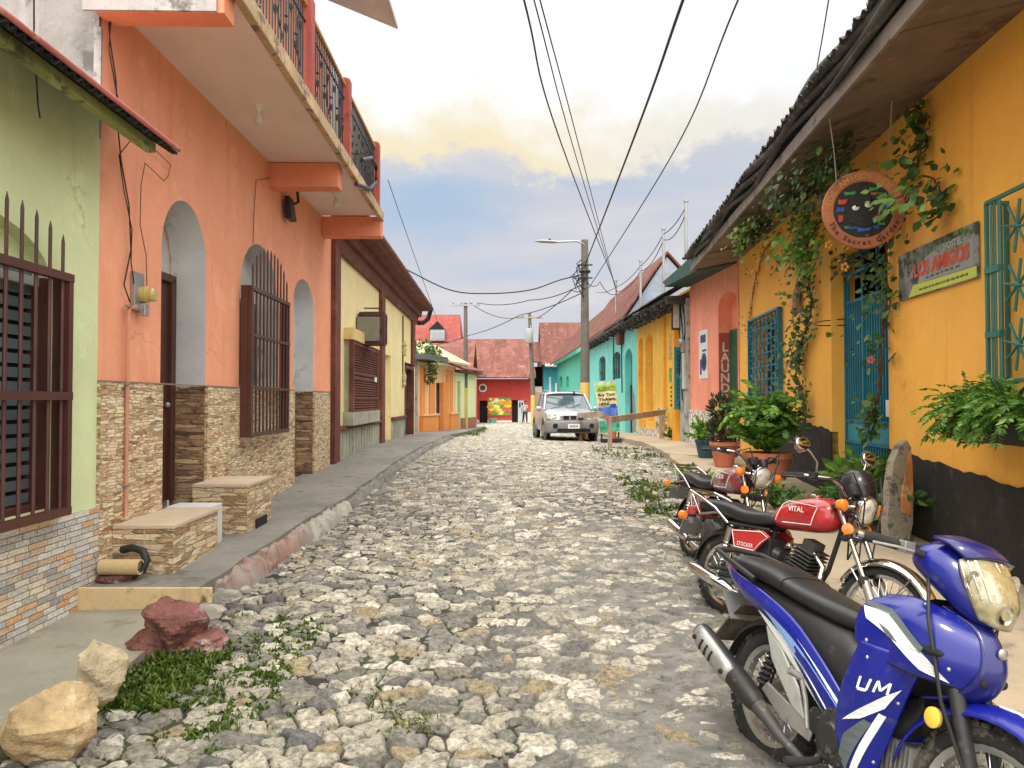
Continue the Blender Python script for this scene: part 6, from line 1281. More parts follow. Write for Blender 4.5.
mb = MB(); mb.prism([b0_ + lx * (x * .8 + .03) + lz * (z * H_ * .9 + .06) + base_o for x, z in [(-.05, .28), (-.08, .45), (-.02, .75), (.03, .95), (.07, .8), (.1, .5), (.08, .25)]], ln_ * (.012 * sgn)); mb.build('heartwood', mat('orange heartwood', (.42, .17, .05), var=.4, scale=6, stain=(.5, .38, .2), sscale=5, sth=.52, bmp=.008), WS, bevel=.004)

# grass between the stones
def tufts(name, xr_, yr_, n, hmin, hmax, seed, th=.5, zoff=.0):
    r2 = np.random.default_rng(seed); X = r2.uniform(*xr_, n * 5); Y = r2.uniform(*yr_, n * 5)
    zc, I, mud, e_ = cobbles(X, Y); k = (fbm(X * 2.2, Y * 2.2, seed, 4) > th) & ((e_ < .012) | (mud > .5)); X, Y, zc = X[k][:n], Y[k][:n], zc[k][:n]
    Z = rz(Y) + .02 * np.cos((X - .4) * .9) + zc + zoff; m_ = len(X); d = r2.normal(size=(m_, 3)) * .55 + np.array([0, 0, 1.0])
    o = leaves(name, np.stack([X, Y, Z], 1), d, hmin + (hmax * 1.35 - hmin) * r2.random(m_) ** 1.8, .03, m_grass, None, droop=.45); return tag(o, kind='stuff')
tufts('grass', (-2.3, -1.25), (3.4, 5.3), 9000, .02, .07, 3, .49)
tufts('grass', (-2.15, -1.7), (3.75, 4.5), 5200, .03, .10, 3, .36)
tufts('grass', (-1.5, -.3), (3.2, 4.6), 1500, .02, .05, 4, .56)
tufts('grass', (1.7, 2.8), (8.2, 12.5), 2200, .05, .13, 5, .5)
tufts('grass', (1.9, 3.4), (12, 19), 1400, .05, .12, 6, .55)
tufts('grass', (-2.1, -1.3), (27, 40), 700, .08, .2, 8, .55)
class Surf:
    """smooth patch through a grid of control points"""
    def __init__(s, rows): s.g = np.array([[tuple(p) for p in r_] for r_ in rows], float)
    @staticmethod
    def _cr(a, t):
        n = len(a); x = min(max(t, 0), 1) * (n - 1); i = min(int(x), n - 2); f_ = x - i
        p0, p1, p2, p3 = a[max(i - 1, 0)], a[i], a[i + 1], a[min(i + 2, n - 1)]
        if i == 0: p0 = 2 * p1 - p2
        if i == n - 2: p3 = 2 * p2 - p1
        return .5 * ((2 * p1) + (-p0 + p2) * f_ + (2 * p0 - 5 * p1 + 4 * p2 - p3) * f_ ** 2 + (-p0 + 3 * p1 - 3 * p2 + p3) * f_ ** 3)
    def P(s, u, v): return V(s._cr(np.array([s._cr(r_, u) for r_ in s.g]), v))
    def N(s, u, v):
        e_ = .01; a = s.P(min(u + e_, 1), v) - s.P(max(u - e_, 0), v); b = s.P(u, min(v + e_, 1)) - s.P(u, max(v - e_, 0)); return a.cross(b).normalized()
    def mesh(s, mb, nu=16, nv=16): return mb.loft([[s.P(i / nu, j / nv) for i in range(nu + 1)] for j in range(nv + 1)], closed=False)
    def decal(s, mb, poly, off=.004, out=None, div=6):
        pts = []
        for i in range(len(poly)):
            a, b = poly[i], poly[(i + 1) % len(poly)]
            for k in range(div): pts.append((a[0] + (b[0] - a[0]) * k / div, a[1] + (b[1] - a[1]) * k / div))
        n = s.N(.5, .5); sg = 1 if (out is None or n.dot(V(out)) > 0) else -1
        tri = tessellate_polygon([[V((a, b, 0)) for a, b in pts]]); return mb.add([s.P(a, b) + s.N(a, b) * (off * sg) for a, b in pts], [tuple(t) for t in tri])
    def text(s, mb, body, size, u, v, du, dv, off=.005, out=None, weight=.0):
        vs, fs = text2d(body, size, weight, 'CENTER'); n = s.N(u, v); sg = 1 if (out is None or n.dot(V(out)) > 0) else -1
        return mb.add([s.P(u + x * du[0] + y * dv[0], v + x * du[1] + y * dv[1]) + s.N(u, v) * (off * sg) for x, y in vs], fs)
# ------------------------------------------------------------------ poles, wires, barrier, sign, person, car
def pole(lab, px, ytop, D, r0, r1, yz, dxtop=0):
    x = (px - 512) / F * D; z0 = float(rz(D)) - .1; zt = at(px, ytop, D).z
    T = thing('utility_pole', lab, 'utility pole', (x, D, z0), 'utility poles along the street')
    mb = MB(); mb.tube([V((x, D, z0)), V((x, D, yz))], [r0, r0 * .95], 14); mb.build('painted_base', m_poley, T, smooth=40)
    mb = MB(); mb.tube([V((x, D, yz)), V((x + dxtop, D, zt))], [r0 * .95, r1], 14); mb.build('shaft', m_pole, T, smooth=40); return T, x, zt
PL, plx, plz = pole('tall grey pole with yellow base and street lamp beside the silver car', 585, 240, 25.6, .17, .12, 2.2)
mb = MB(); l0 = at(556, 242, 25.6); mb.tube([V((plx, 25.6, plz - .45)), V((plx - .05, 25.5, plz - .15)), V((plx - .3, 25.5, plz - .06)), l0], .035, 8); ar = mb.build('lamp_arm', m_galv, PL, smooth=60)
mb = MB(); l1 = at(535, 241, 25.6); mb.loft([[l0 + (l1 - l0) * u + V((0, w * math.cos(q), h * math.sin(q))) for q in np.linspace(0, 2 * PI, 9)[:-1]] for u, w, h in ((-.05, .05, .04), (.15, .12, .06), (.7, .13, .05), (1, .04, .02))]); mb.build('lamp_head', m_plast, ar, smooth=50)
mb = MB(); mb.ball(l0.lerp(l1, .3) + V((0, 0, .07)), .05, n=6); mb.build('sensor', m_bplast, ar)
mb = MB(); 
for z in (plz - .9, plz - 1.35): mb.tube([V((plx - .25, 25.42, z)), V((plx + .25, 25.42, z))], .03, 6)
mb.torus(V((plx, 25.6, plz - 1.1)), (0, 0, 1), .16, .05, 16, 6); mb.build('insulator_rack', m_bplast, PL)
mb = MB(); rd = random.Random(4)
for k in range(10): a = V((plx + rd.uniform(-.2, .1), 25.4 + rd.uniform(-.1, .1), plz - rd.uniform(.7, 1.5))); mb.tube([a, a + V((rd.uniform(-.5, 0), rd.uniform(-.1, .1), rd.uniform(-.5, -.1))), a + V((rd.uniform(-.4, .1), 0, rd.uniform(-.9, -.3)))], .018, 5)
mb.build('loose_cables', m_wire, PL, smooth=60)
P2, p2x, p2z = pole('thin pole with crossbar in front of the pale yellow house', 465.5, 303, 36.5, .12, .09, 2.2)
mb = MB(); mb.box((p2x, 36.4, p2z - .12), (1.4, .09, .09)); [mb.lathe([(.03, 0), (.05, .08), (.02, .15)], V((p2x + q, 36.4, p2z - .07)), n=8) for q in (-.6, -.2, .3, .62)]; mb.build('crossarm', m_galv, P2)
P3, p3x, p3z = pole('leaning pole carrying a transformer near the red shop', 533, 313, 46, .15, .10, 1.9, -.22)
mb = MB(); mb.box((p3x - .2, 45.9, p3z - .3), (1.6, .1, .1)); mb.build('crossarm', m_wood, P3)
mb = MB(); mb.lathe([(.0, 0), (.24, 0), (.26, .05), (.26, .8), (.2, .9), (0, .92)], V((p3x - .25, 45.7, p3z - 1.9)), n=14); [mb.lathe([(.03, 0), (.05, .1), (.02, .2)], V((p3x - .25 + q, 45.7, p3z - 1.0)), n=8) for q in (-.1, .1)]; mb.build('transformer', m_plast, P3, smooth=40)
W_ = 0
def wire(lab, pts, r_, mt=None, n=14, sag=0):
    pts = [V(p) for p in pts]; out = []
    if len(pts) > 3 and n == 3:                    # many given points: a smooth curve through them
        g_ = np.array([tuple(p) for p in pts]); pts = [V(Surf._cr(g_, k / 40)) for k in range(41)]; n = 1
    for i in range(len(pts) - 1):
        for k in range(n): u = k / n; out.append(pts[i].lerp(pts[i + 1], u) - U3 * (sag * 4 * u * (1 - u)))
    out.append(pts[-1]); mb = MB(); mb.tube(out, r_, 5); return tag(mb.build('overhead_wire', mt or m_wire, smooth=60), lab, 'wire', 'wires over the street')
def back(p, q, k): return q + (q - p) * k         # carry a wire on past the camera
def over(lab, x0, y0, D0, xm, ym, Dm, end, r_, sag=0):
    a, m = at(x0, y0, D0), at(xm, ym, Dm); wire(lab, [back(m, a, 1.2), a, m, end], r_, n=3)
topP = V((plx, 25.5, plz - .9))
over('thick twisted cable running overhead from the lamp pole, right of centre', 683, 0, 8, 637, 130, 12.5, topP, .019)
over('cable crossing highest at the right of the sky', 738, 0, 9, 672, 155, 15, at(589, 288, 25.5), .013)
over('leftmost of the overhead wires converging down the street', 524, 0, 9, 560, 140, 15, at(616, 287, 32), .014)
over('left one of the close pair of thin overhead wires', 534, 0, 9, 574, 150, 15.5, at(616, 290, 32), .010)
over('right one of the close pair of thin overhead wires', 540, 0, 9, 580, 150, 15.5, at(617, 294, 32), .010)
cp = at(403, 268, 24.6)
wire('cable sagging from the cream house roof pole to the lamp pole', [cp, at(450, 290, 25), at(490, 293.5, 25.2), at(530, 290, 25.4), at(560, 280, 25.5), topP - U3 * .3], .022, n=3)
wire('wire from the lamp pole down to the crossbar pole', [topP - U3 * .6, at(530, 300, 30), V((p2x + .6, 36.4, p2z))], .018, sag=.15)
wire('lower wire from the lamp pole toward the far left roofs', [topP - U3 * .9, at(520, 315, 32), at(470, 335, 40), at(430, 345, 46)], .018, sag=.1)
wire('far wire between the crossbar pole and the transformer pole', [V((p2x + .2, 36.4, p2z)), V((p3x - .6, 45.9, p3z - .2))], .018, sag=.4)
wire('steep wire from the lamp pole down to the transformer pole', [topP - U3 * .8, at(572, 290, 30), V((p3x + .3, 45.9, p3z - .3))], .022, sag=.1)
rp = [at(x, y, D) for x, y, D in ((686, 207, 20.8), (663.5, 234, 23.5), (640.5, 266, 27.2), (616, 287, 32))]
wire('wire strung along the steel roof poles on the right', rp + [at(596, 292, 38)], .014, sag=.12, n=8)
wire('second slack wire strung along the steel roof poles on the right', [q - U3 * .18 for q in rp], .014, sag=.25, n=8)
wire('wire from the lamp pole to the turquoise roof pole', [topP - U3 * .5, at(600, 282, 28), rp[3] - U3 * .3], .014, sag=.2)
wire('thin wire rising from the cream house eave into the sky', [at(437, 320, 27), at(400, 215, 18), at(388, 180, 15)], .008)
wire('thin guy wire hanging from the amber house eave into the sky', [at(812, 95, 9), at(822, 40, 8), at(832, -20, 7.2)], .007)
wire('thin dark wire crossing in front of the green house roof', [at(34, -30, 4.2), at(34, 40, 4.3), at(38, 105, 4.5), at(40, 118, 4.6)], .005)
# timber barrier: three posts, two rails
D1, D2, D3 = 18.6, 23.0, 23.5
pa, pb, pc = at(610, 456, D1), at(661, 446, D2), at(580.5, 444, D3)
BR = thing('timber_barrier', 'rough timber barrier of three posts and two rails standing on the cobbles', 'barrier', (pa.x, D1, pa.z))
hts = []
for p, D, yt in ((pa, D1, 418), (pb, D2, 411), (pc, D3, 414)):
    zt = at(600, yt, D).z; mb = MB(); mb.box((p.x, D, (p.z - .1 + zt) / 2), (.10, .10, zt - p.z + .1)); mb.build('post', m_wood, BR, bevel=.008); hts.append(V((p.x, D - .06, zt)))
def beam(mb, a, b, w, h):
    d = (b - a).normalized(); sx = d.cross(U3).normalized(); up = sx.cross(d); mb.hexa([a + sx * i * w / 2 + up * j * h / 2 for i, j in ((-1, -1), (1, -1), (1, 1), (-1, 1))] + [b + sx * i * w / 2 + up * j * h / 2 for i, j in ((-1, -1), (1, -1), (1, 1), (-1, 1))])
mb = MB(); beam(mb, hts[0] + V((-.1, -.03, -.06)), hts[1] + V((.1, -.03, -.03)), .05, .17); mb.build('rail', m_wood, BR, bevel=.006)
mb = MB(); beam(mb, hts[2] + V((-.12, -.03, -.05)), at(604, 414, 20.4), .05, .16); mb.build('rail', m_wood, BR, bevel=.006)
# painted ticket board on a low dark stand
SD = 24.0; SB = thing('ticket_board', 'tall hand painted board reading Buy Your Tickets Here behind the barrier', 'sign', at(607, 445, SD))
q = [at(594, 382, SD), at(615.5, 380, SD), at(621, 432, SD), at(600, 434, SD)]; dv_ = V((0, .05, 0))
mb = MB(); mb.hexa([p for p in q] + [p + dv_ for p in q]); mb.build('board', mat('painted board', (.40, .55, .42), var=.5, scale=2.5, stain=(.55, .55, .45), sscale=3, bmp=0), SB)
def bq(u, v): return q[3].lerp(q[2], u).lerp(q[0].lerp(q[1], u), v) - V((0, .006, 0))
def bpatch(nm, col, u0, u1, v0, v1, o=0, var=.3): mb = MB(); mb.hexa([bq(u0, v0), bq(u1, v0), bq(u1, v1), bq(u0, v1)] + [p - V((0, .004 + o, 0)) for p in (bq(u0, v0), bq(u1, v0), bq(u1, v1), bq(u0, v1))]); mb.build('painted_patch', mat(nm, col, var=var, scale=5, bmp=0), SB)
bpatch('board cream', (.62, .58, .30), .03, .97, .52, .80); bpatch('board blue', (.06, .16, .50), .05, .95, .30, .50, 0, .8); bpatch('board red boat', (.45, .03, .04), .3, .75, .26, .34, .004); bpatch('board green', (.05, .35, .22), .03, .97, .03, .24, 0, .9); bpatch('board navy', (.02, .06, .35), .62, .9, .48, .55, .004); bpatch('board lime', (.40, .50, .06), .04, .96, .81, .93, 0, .4)
bu, bv = (q[1] - q[0]).normalized(), U3
for s_, v, sz, col in (('AGENCY', .82, .17, (.03, .22, .05)), ('Buy Your', .715, .13, (.02, .02, .06)), ('Tickets', .625, .13, (.02, .02, .06)), ('HERE', .535, .13, (.04, .02, .03))):
    mb = MB(); p = bq(.5 if s_ != 'HERE' else .33, v); mb.text(s_, sz, p - V((0, .012, 0)), bu, bv, off=0, weight=.004, fit=.56 if s_ != 'HERE' else .34); mb.build('lettering', mat('board ink %s' % s_, col, bmp=0), SB, recalc=False)
mb = MB(); a = at(603, 445, SD); 
for x in (602, 619): p = at(x, 444, SD); mb.box((p.x, SD + .08, p.z + .25), (.05, .05, 1.0))
mb.build('leg', m_iron, SB)
T = thing('dark_crate', 'dark low crate of odds and ends at the foot of the ticket board', 'crate', at(611, 446, 22.6))
p = at(611, 447, 22.6); mb = MB(); mb.box(p + V((0, 0, .14)), (.62, .35, .05)); [mb.box(p + V((i * .28, j * .15, .12)), (.05, .05, .26)) for i in (-1, 1) for j in (-1, 1)]; mb.box(p + V((0, -.17, .2)), (.6, .02, .12)); mb.build('crate', m_bplast, T, bevel=.006)
mb = MB(); mb.lathe([(.09, 0), (.11, .3), (.12, .3), (.1, .02)], p + V((.05, 0, .165)), n=12); mb.build('bucket', m_terra, T)
# person
def skin(name, pts, edges, mt, parent=None, lvl=1, loc=None):
    me = bpy.data.meshes.new(name); me.from_pydata([p[:3] for p in pts], edges, []); o = bpy.data.objects.new(name, me); COL.objects.link(o)
    m = o.modifiers.new('skin', 'SKIN'); 
    for v, p in zip(me.skin_vertices[0].data, pts): v.radius = (p[3], p[4] if len(p) > 4 else p[3])
    me.skin_vertices[0].data[0].use_root = True
    s_ = o.modifiers.new('sub', 'SUBSURF'); s_.levels = lvl; s_.render_levels = lvl; bpy.context.view_layer.update()
    nm = bpy.data.meshes.new_from_object(o.evaluated_get(bpy.context.evaluated_depsgraph_get())); o.modifiers.clear(); o.data = nm; bpy.data.meshes.remove(me)
    nm.polygons.foreach_set('use_smooth', [True] * len(nm.polygons)); nm.materials.clear(); nm.materials.append(mt)
    if parent is not None: o.parent = parent
    return o
PX = at(525, 424.6, 55); PX.z = float(rz(55)) + .03
PE = thing('person', 'person in pale top and dark trousers walking across the far end of the street', 'person', PX)
m_skin = mat('skin', (.20, .10, .06), var=.06, bmp=0); m_shirt = mat('pale mauve shirt', (.45, .40, .46), var=.1); m_jean = mat('dark trousers', (.02, .022, .04), var=.2)
body = [(0, 0, .86, .13, .10), (0, 0, 1.08, .13, .09), (0, 0, 1.28, .15, .09), (0, 0, 1.38, .10, .08), (0, -.01, 1.45, .05), (0, -.02, 1.56, .085, .10), (0, -.01, 1.65, .07, .085),
        (.17, 0, 1.33, .05), (.22, -.03, 1.07, .04), (.21, -.14, .85, .03), (.20, -.20, .77, .03), (-.17, 0, 1.33, .05), (-.24, .05, 1.08, .04), (-.23, .02, .84, .03), (-.23, 0, .76, .03),
        (.09, 0, .80, .085), (.13, -.12, .46, .062), (.14, -.10, .09, .042), (.15, -.24, .04, .035), (-.09, 0, .80, .085), (-.12, .08, .46, .062), (-.16, .26, .12, .042), (-.16, .16, .05, .035)]
ed = [(0, 1), (1, 2), (2, 3), (3, 4), (4, 5), (5, 6), (3, 7), (7, 8), (8, 9), (9, 10), (3, 11), (11, 12), (12, 13), (13, 14), (0, 15), (15, 16), (16, 17), (17, 18), (0, 19), (19, 20), (20, 21), (21, 22)]
bo_ = skin('body', body, ed, m_skin, PE)
skin('shirt', [(0, 0, .84, .145, .115), (0, 0, 1.08, .145, .105), (0, 0, 1.28, .165, .105), (0, 0, 1.37, .11, .09), (.17, 0, 1.33, .062), (.215, -.02, 1.12, .055), (-.17, 0, 1.33, .062), (-.23, .04, 1.12, .055)], [(0, 1), (1, 2), (2, 3), (3, 4), (4, 5), (3, 6), (6, 7)], m_shirt, PE)
skin('trousers', [(0, 0, .88, .14, .11), (.09, 0, .80, .095), (.13, -.12, .46, .075), (.14, -.10, .12, .06), (-.09, 0, .80, .095), (-.12, .08, .46, .075), (-.16, .25, .15, .06)], [(0, 1), (1, 2), (2, 3), (0, 4), (4, 5), (5, 6)], m_jean, PE)
mb = MB(); mb.ball(V((0, .01, 1.62)), .115, (.85, 1, .9), 8); h_ = mb.build('hair', m_dark, PE, local=True, smooth=60)
mb = MB(); [mb.ball(V((s * .035, -.115, 1.575)), .014, n=5) for s in (-1, 1)]; mb.build('eye', m_white, PE, local=True)
# ---- silver car
CR = thing('silver_car', 'dusty silver off road car parked facing down the street beside the pole', 'car', (1.92, 23.2, float(rz(24)) + .015), rot=(0, 0, R(-90) + R(5)))
m_silver = mat('dusty silver paint', (.37, .385, .41), rough=.35, metal=.3, var=.08, coat=.4, bmp=0, stain=(.31, .31, .30), sth=.62); m_cglass = glass_mat('car glass', (.05, .08, .095), .05); m_low = mat('grey bumper plastic', (.19, .195, .20), rough=.55, var=.12, bmp=.0005)
# local: +x forward, nose at x = 0
def ringc(x, w, zs, zb, zd, crown=.03): return [(x, -w * .93, zs), (x, -w, zs + .12), (x, -w, zb - .08), (x, -w * .97, zb), (x, -w * .88, zd), (x, -w * .45, zd + crown), (x, 0, zd + crown * 1.25), (x, w * .45, zd + crown), (x, w * .88, zd), (x, w * .97, zb), (x, w, zb - .08), (x, w, zs + .12), (x, w * .93, zs)]
st = [(.0, .70, .42, .78, .84), (-.06, .78, .36, .82, .90), (-.22, .85, .32, .88, .96), (-.5, .875, .30, .93, 1.0), (-1.0, .885, .30, .98, 1.05), (-1.25, .885, .30, 1.02, 1.07), (-2.0, .885, .30, 1.03, 1.06), (-3.2, .885, .30, 1.04, 1.07), (-4.1, .87, .32, 1.05, 1.08), (-4.35, .82, .40, 1.0, 1.05), (-4.42, .76, .45, .9, .95)]
mb = MB(); mb.loft([[V(p) for p in ringc(*s_)] for s_ in st], closed=False); mb.poly([V(p) for p in ringc(*st[0])]); mb.poly([V(p) for p in ringc(*st[-1])]); mb.build('body', m_silver, CR, local=True, smooth=35, sub=1)
def ringg(x0, w0, z0): return [V((x0, s_ * w0, z0)) for s_ in (-1, -.5, 0, .5, 1)]
A = [(-1.12, .80, 1.06), (-1.78, .66, 1.60), (-3.6, .64, 1.64), (-4.3, .74, 1.06)]
mb = MB(); mb.hexa([V((A[0][0], -.80, 1.05)), V((A[0][0], .80, 1.05)), V((A[3][0], .76, 1.05)), V((A[3][0], -.76, 1.05)), V((A[1][0], -.66, 1.60)), V((A[1][0], .66, 1.60)), V((A[2][0], .64, 1.62)), V((A[2][0], -.64, 1.62))]); mb.build('windows', m_cglass, CR, local=True, bevel=.03)
mb = MB(); mb.loft([[V((x, -w, z - .03)), V((x, -w * .9, z + .015)), V((x, -w * .4, z + .045)), V((x, w * .4, z + .045)), V((x, w * .9, z + .015)), V((x, w, z - .03))] for x, w, z in ((-1.70, .69, 1.575), (-1.9, .68, 1.61), (-3.4, .67, 1.63), (-3.75, .65, 1.60))], closed=False); mb.build('roof', m_silver, CR, local=True, smooth=60, solid=.03)
for s_ in (-1, 1):
    for pa_, pb_, rr in (((-1.08, .82, 1.04), (-1.75, .685, 1.59), .04), ((-2.5, .80, 1.05), (-2.5, .68, 1.6), .035), ((-3.5, .80, 1.05), (-3.45, .67, 1.6), .04)):
        mb = MB(); mb.tube([V((pa_[0], s_ * pa_[1], pa_[2])), V((pb_[0], s_ * pb_[1], pb_[2]))], rr, 6); mb.build('pillar', m_silver, CR, local=True)
CR.scale = (.95, .95, .95)
mb = MB()
for s_ in (-1, 1): mb.tube([V((-1.9, s_ * .58, 1.66)), V((-2.0, s_ * .58, 1.71)), V((-3.4, s_ * .58, 1.73)), V((-3.5, s_ * .58, 1.67))], .02, 6)
mb.build('roof_rail', m_galv, CR, local=True, smooth=60)
for s_ in (-1, 1):
    mb = MB(); mb.loft([[V((x, s_ * y, z0)), V((x - .05, s_ * (y + w), z0 + .02)), V((x - .1, s_ * (y + w), z1)), V((x - .03, s_ * y, z1))] for x, y, w, z0, z1 in ((.06, .43, .13, .73, .87), (.03, .56, .17, .72, .91), (-.07, .72, .14, .75, .95))]); mb.build('headlight', m_lensc, CR, local=True, bevel=.01)
    mb = MB(); mb.lathe([(.0, .05), (.08, .05), (.09, 0)], V((.03, s_ * .60, .53)), (1, 0, 0), 14); mb.build('fog_lamp', m_dark, CR, local=True)
    mb = MB(); mb.ball(V((-1.15, s_ * 1.0, 1.08)), .12, (.5, .95, .75), 8); mb.tube([V((-1.15, s_ * .86, 1.04)), V((-1.15, s_ * .95, 1.06))], .03, 6); mb.build('wing_mirror', m_silver, CR, local=True, smooth=60)
    for x in (-.82, -3.45):
        mb = MB(); mb.lathe([(.20, -.1), (.33, -.11), (.36, -.08), (.36, .08), (.33, .11), (.20, .1), (.2, -.1)], V((x, s_ * .80, .35)), (0, 1, 0), 24, cap=False); wh = mb.build('wheel', m_rubber, CR, local=True, smooth=40)
        mb = MB(); mb.lathe([(.21, .08 * s_), (.2, .10 * s_), (.06, .06 * s_), (0, .07 * s_)], V((x, s_ * .80, .35)), (0, 1, 0), 16); mb.build('rim', m_alu, wh, local=True, smooth=40)
        mb = MB(); mb.torus(V((x, s_ * .86, .37)), (0, 1, 0), .42, .045, 20, 6); mb.build('wheel_arch', m_low, CR, local=True)
mb = MB()
mb.hexa([V((-.05, -.36, .73)), V((-.05, .36, .73)), V((-.05, .40, .88)), V((-.05, -.40, .88)), V((.05, -.34, .735)), V((.05, .34, .735)), V((.035, .38, .88)), V((.035, -.38, .88))]); gi = mb.build('grille', m_silver, CR, local=True, bevel=.01)
for k in (-1, 0, 1): mb = MB(); mb.hexa([V((.03, k * .24 - .09, .745)), V((.03, k * .24 + .09, .745)), V((.03, k * .24 + .105, .865)), V((.03, k * .24 - .105, .865)), V((.058, k * .24 - .09, .745)), V((.058, k * .24 + .09, .745)), V((.045, k * .24 + .105, .865)), V((.045, k * .24 - .105, .865))]); mb.build('grille_slot', m_dark, gi, local=True)
mb = MB(); mb.loft([[V((x, y, z0)), V((x + .03, y, z0 + .06)), V((x + .03, y, z1 - .06)), V((x, y, z1))] for x, y, z0, z1 in ((-.45, -.91, .28, .66), (-.14, -.86, .28, .68), (.03, -.6, .30, .70), (.06, 0, .30, .71), (.03, .6, .30, .70), (-.14, .86, .28, .68), (-.45, .91, .28, .66))], closed=False); bp = mb.build('bumper', m_low, CR, local=True, smooth=50, solid=.03)
mb = MB(); mb.box((.10, 0, .52), (.02, .38, .15)); pt_ = mb.build('number_plate', m_white, bp, local=True)
mb = MB(); [mb.box((.112, -.12 + k * .048, .52), (.004, .025, .07)) for k in range(6)]; mb.build('plate_marks', m_iron, pt_, local=True)
mb = MB(); mb.box((.095, 0, .385), (.03, 1.1, .12)); mb.build('air_intake', m_dark, bp, local=True)
mb = MB(); [mb.tube([V((-1.08, y, 1.08)), V((-1.30, y + .5, 1.24))], .012, 5) for y in (-.6, -.05)]; mb.build('wiper', m_bplast, CR, local=True)
mb = MB(); mb.tube([V((-1.55, .3, 1.60)), V((-1.6, .3, 1.66))], .04, 6); mb.tube([V((-3.2, 0, 1.66)), V((-3.45, 0, 1.85))], .008, 5); mb.build('aerial', m_bplast, CR, local=True)
mb = MB(); mb.box((-2.2, 0, .45), (3.6, 1.5, .2)); mb.build('underbody', m_dark, CR, local=True)
# ------------------------------------------------------------------ motorcycles (local frame: x forward, y to the rider's left, z up)
def wheel(root, x, z, Rr, r_, rimr, spokes, mrim, hubw=.06, drum=.075, y=0, name='wheel'):
    mb = MB(); mb.torus(V((x, y, z)), (0, 1, 0), Rr - r_, r_, 44, 12, 1.0)
    for k in range(46):
        a = 2 * PI * k / 46
        for s_ in (-1, 1): mb.box(V((x + math.cos(a + s_ * .03) * (Rr - .004), y + s_ * r_ * .42, z + math.sin(a + s_ * .03) * (Rr - .004))), (.03, r_ * .6, .014), (V((-math.sin(a), 0, math.cos(a))), V((0, 1, 0)), V((math.cos(a), 0, math.sin(a)))))
    w = mb.build(name, m_rubber, root, local=True, smooth=50)
    mb = MB(); Rm = Rr - 2 * r_ + .012; mb.lathe([(Rm - .02, -.018), (Rm + .006, -.03), (Rm + .012, -.03), (Rm + .006, -.012), (Rm + .006, .012), (Rm + .012, .03), (Rm + .006, .03), (Rm - .02, .018), (Rm - .02, -.018)], V((x, y, z)), (0, 1, 0), 40, cap=False); mb.build('rim', mrim, w, local=True, smooth=40)
    mb = MB(); mb.lathe([(0, -hubw), (.03, -hubw), (.035, -.04), (drum, -.035), (drum, .03), (.03, .035), (.025, hubw), (0, hubw)], V((x, y, z)), (0, 1, 0), 22); mb.build('hub', m_alu, w, local=True, smooth=35)
    mb = MB()
    for k in range(spokes):
        a = 2 * PI * k / spokes; b = a + (.35 if k % 2 else -.35); s_ = .03 if (k // 2) % 2 else -.03
        mb.tube([V((x + math.cos(b) * drum * .8, y + s_, z + math.sin(b) * drum * .8)), V((x + math.cos(a) * (Rm - .012), y, z + math.sin(a) * (Rm - .012)))], .0024, 4)
    mb.build('spokes', m_chrome, w, local=True); return w
def spring(mb, a, b, R0, r_, turns):
    a, b = V(a), V(b); d = b - a; ax = d.normalized(); p = ax.orthogonal().normalized(); q = ax.cross(p); n = int(turns * 12)
    return mb.tube([a + d * (i / n) + (p * math.cos(2 * PI * i / 12) + q * math.sin(2 * PI * i / 12)) * R0 for i in range(n + 1)], r_, 5)
def fender(mb, x, z, Rf, a0, a1, w, n=18, tuck=.02):
    return mb.loft([[V((x + math.cos(a) * (Rf - (tuck + .02) * (abs(q) ** 2)), q * w, z + math.sin(a) * (Rf - (tuck + .02) * (abs(q) ** 2)))) for q in np.linspace(-1, 1, 7)] for a in np.linspace(R(a0), R(a1), n)], closed=False)
def ell(c, ry, rz_, n=16, pw=2.0, dx=0): return [V((c[0] + dx * math.sin(a), c[1] + ry * math.copysign(abs(math.cos(a)) ** (2 / pw), math.cos(a)), c[2] + rz_ * math.copysign(abs(math.sin(a)) ** (2 / pw), math.sin(a)))) for a in [2 * PI * k / n for k in range(n)]]
def steer_group(pts_fn): return pts_fn
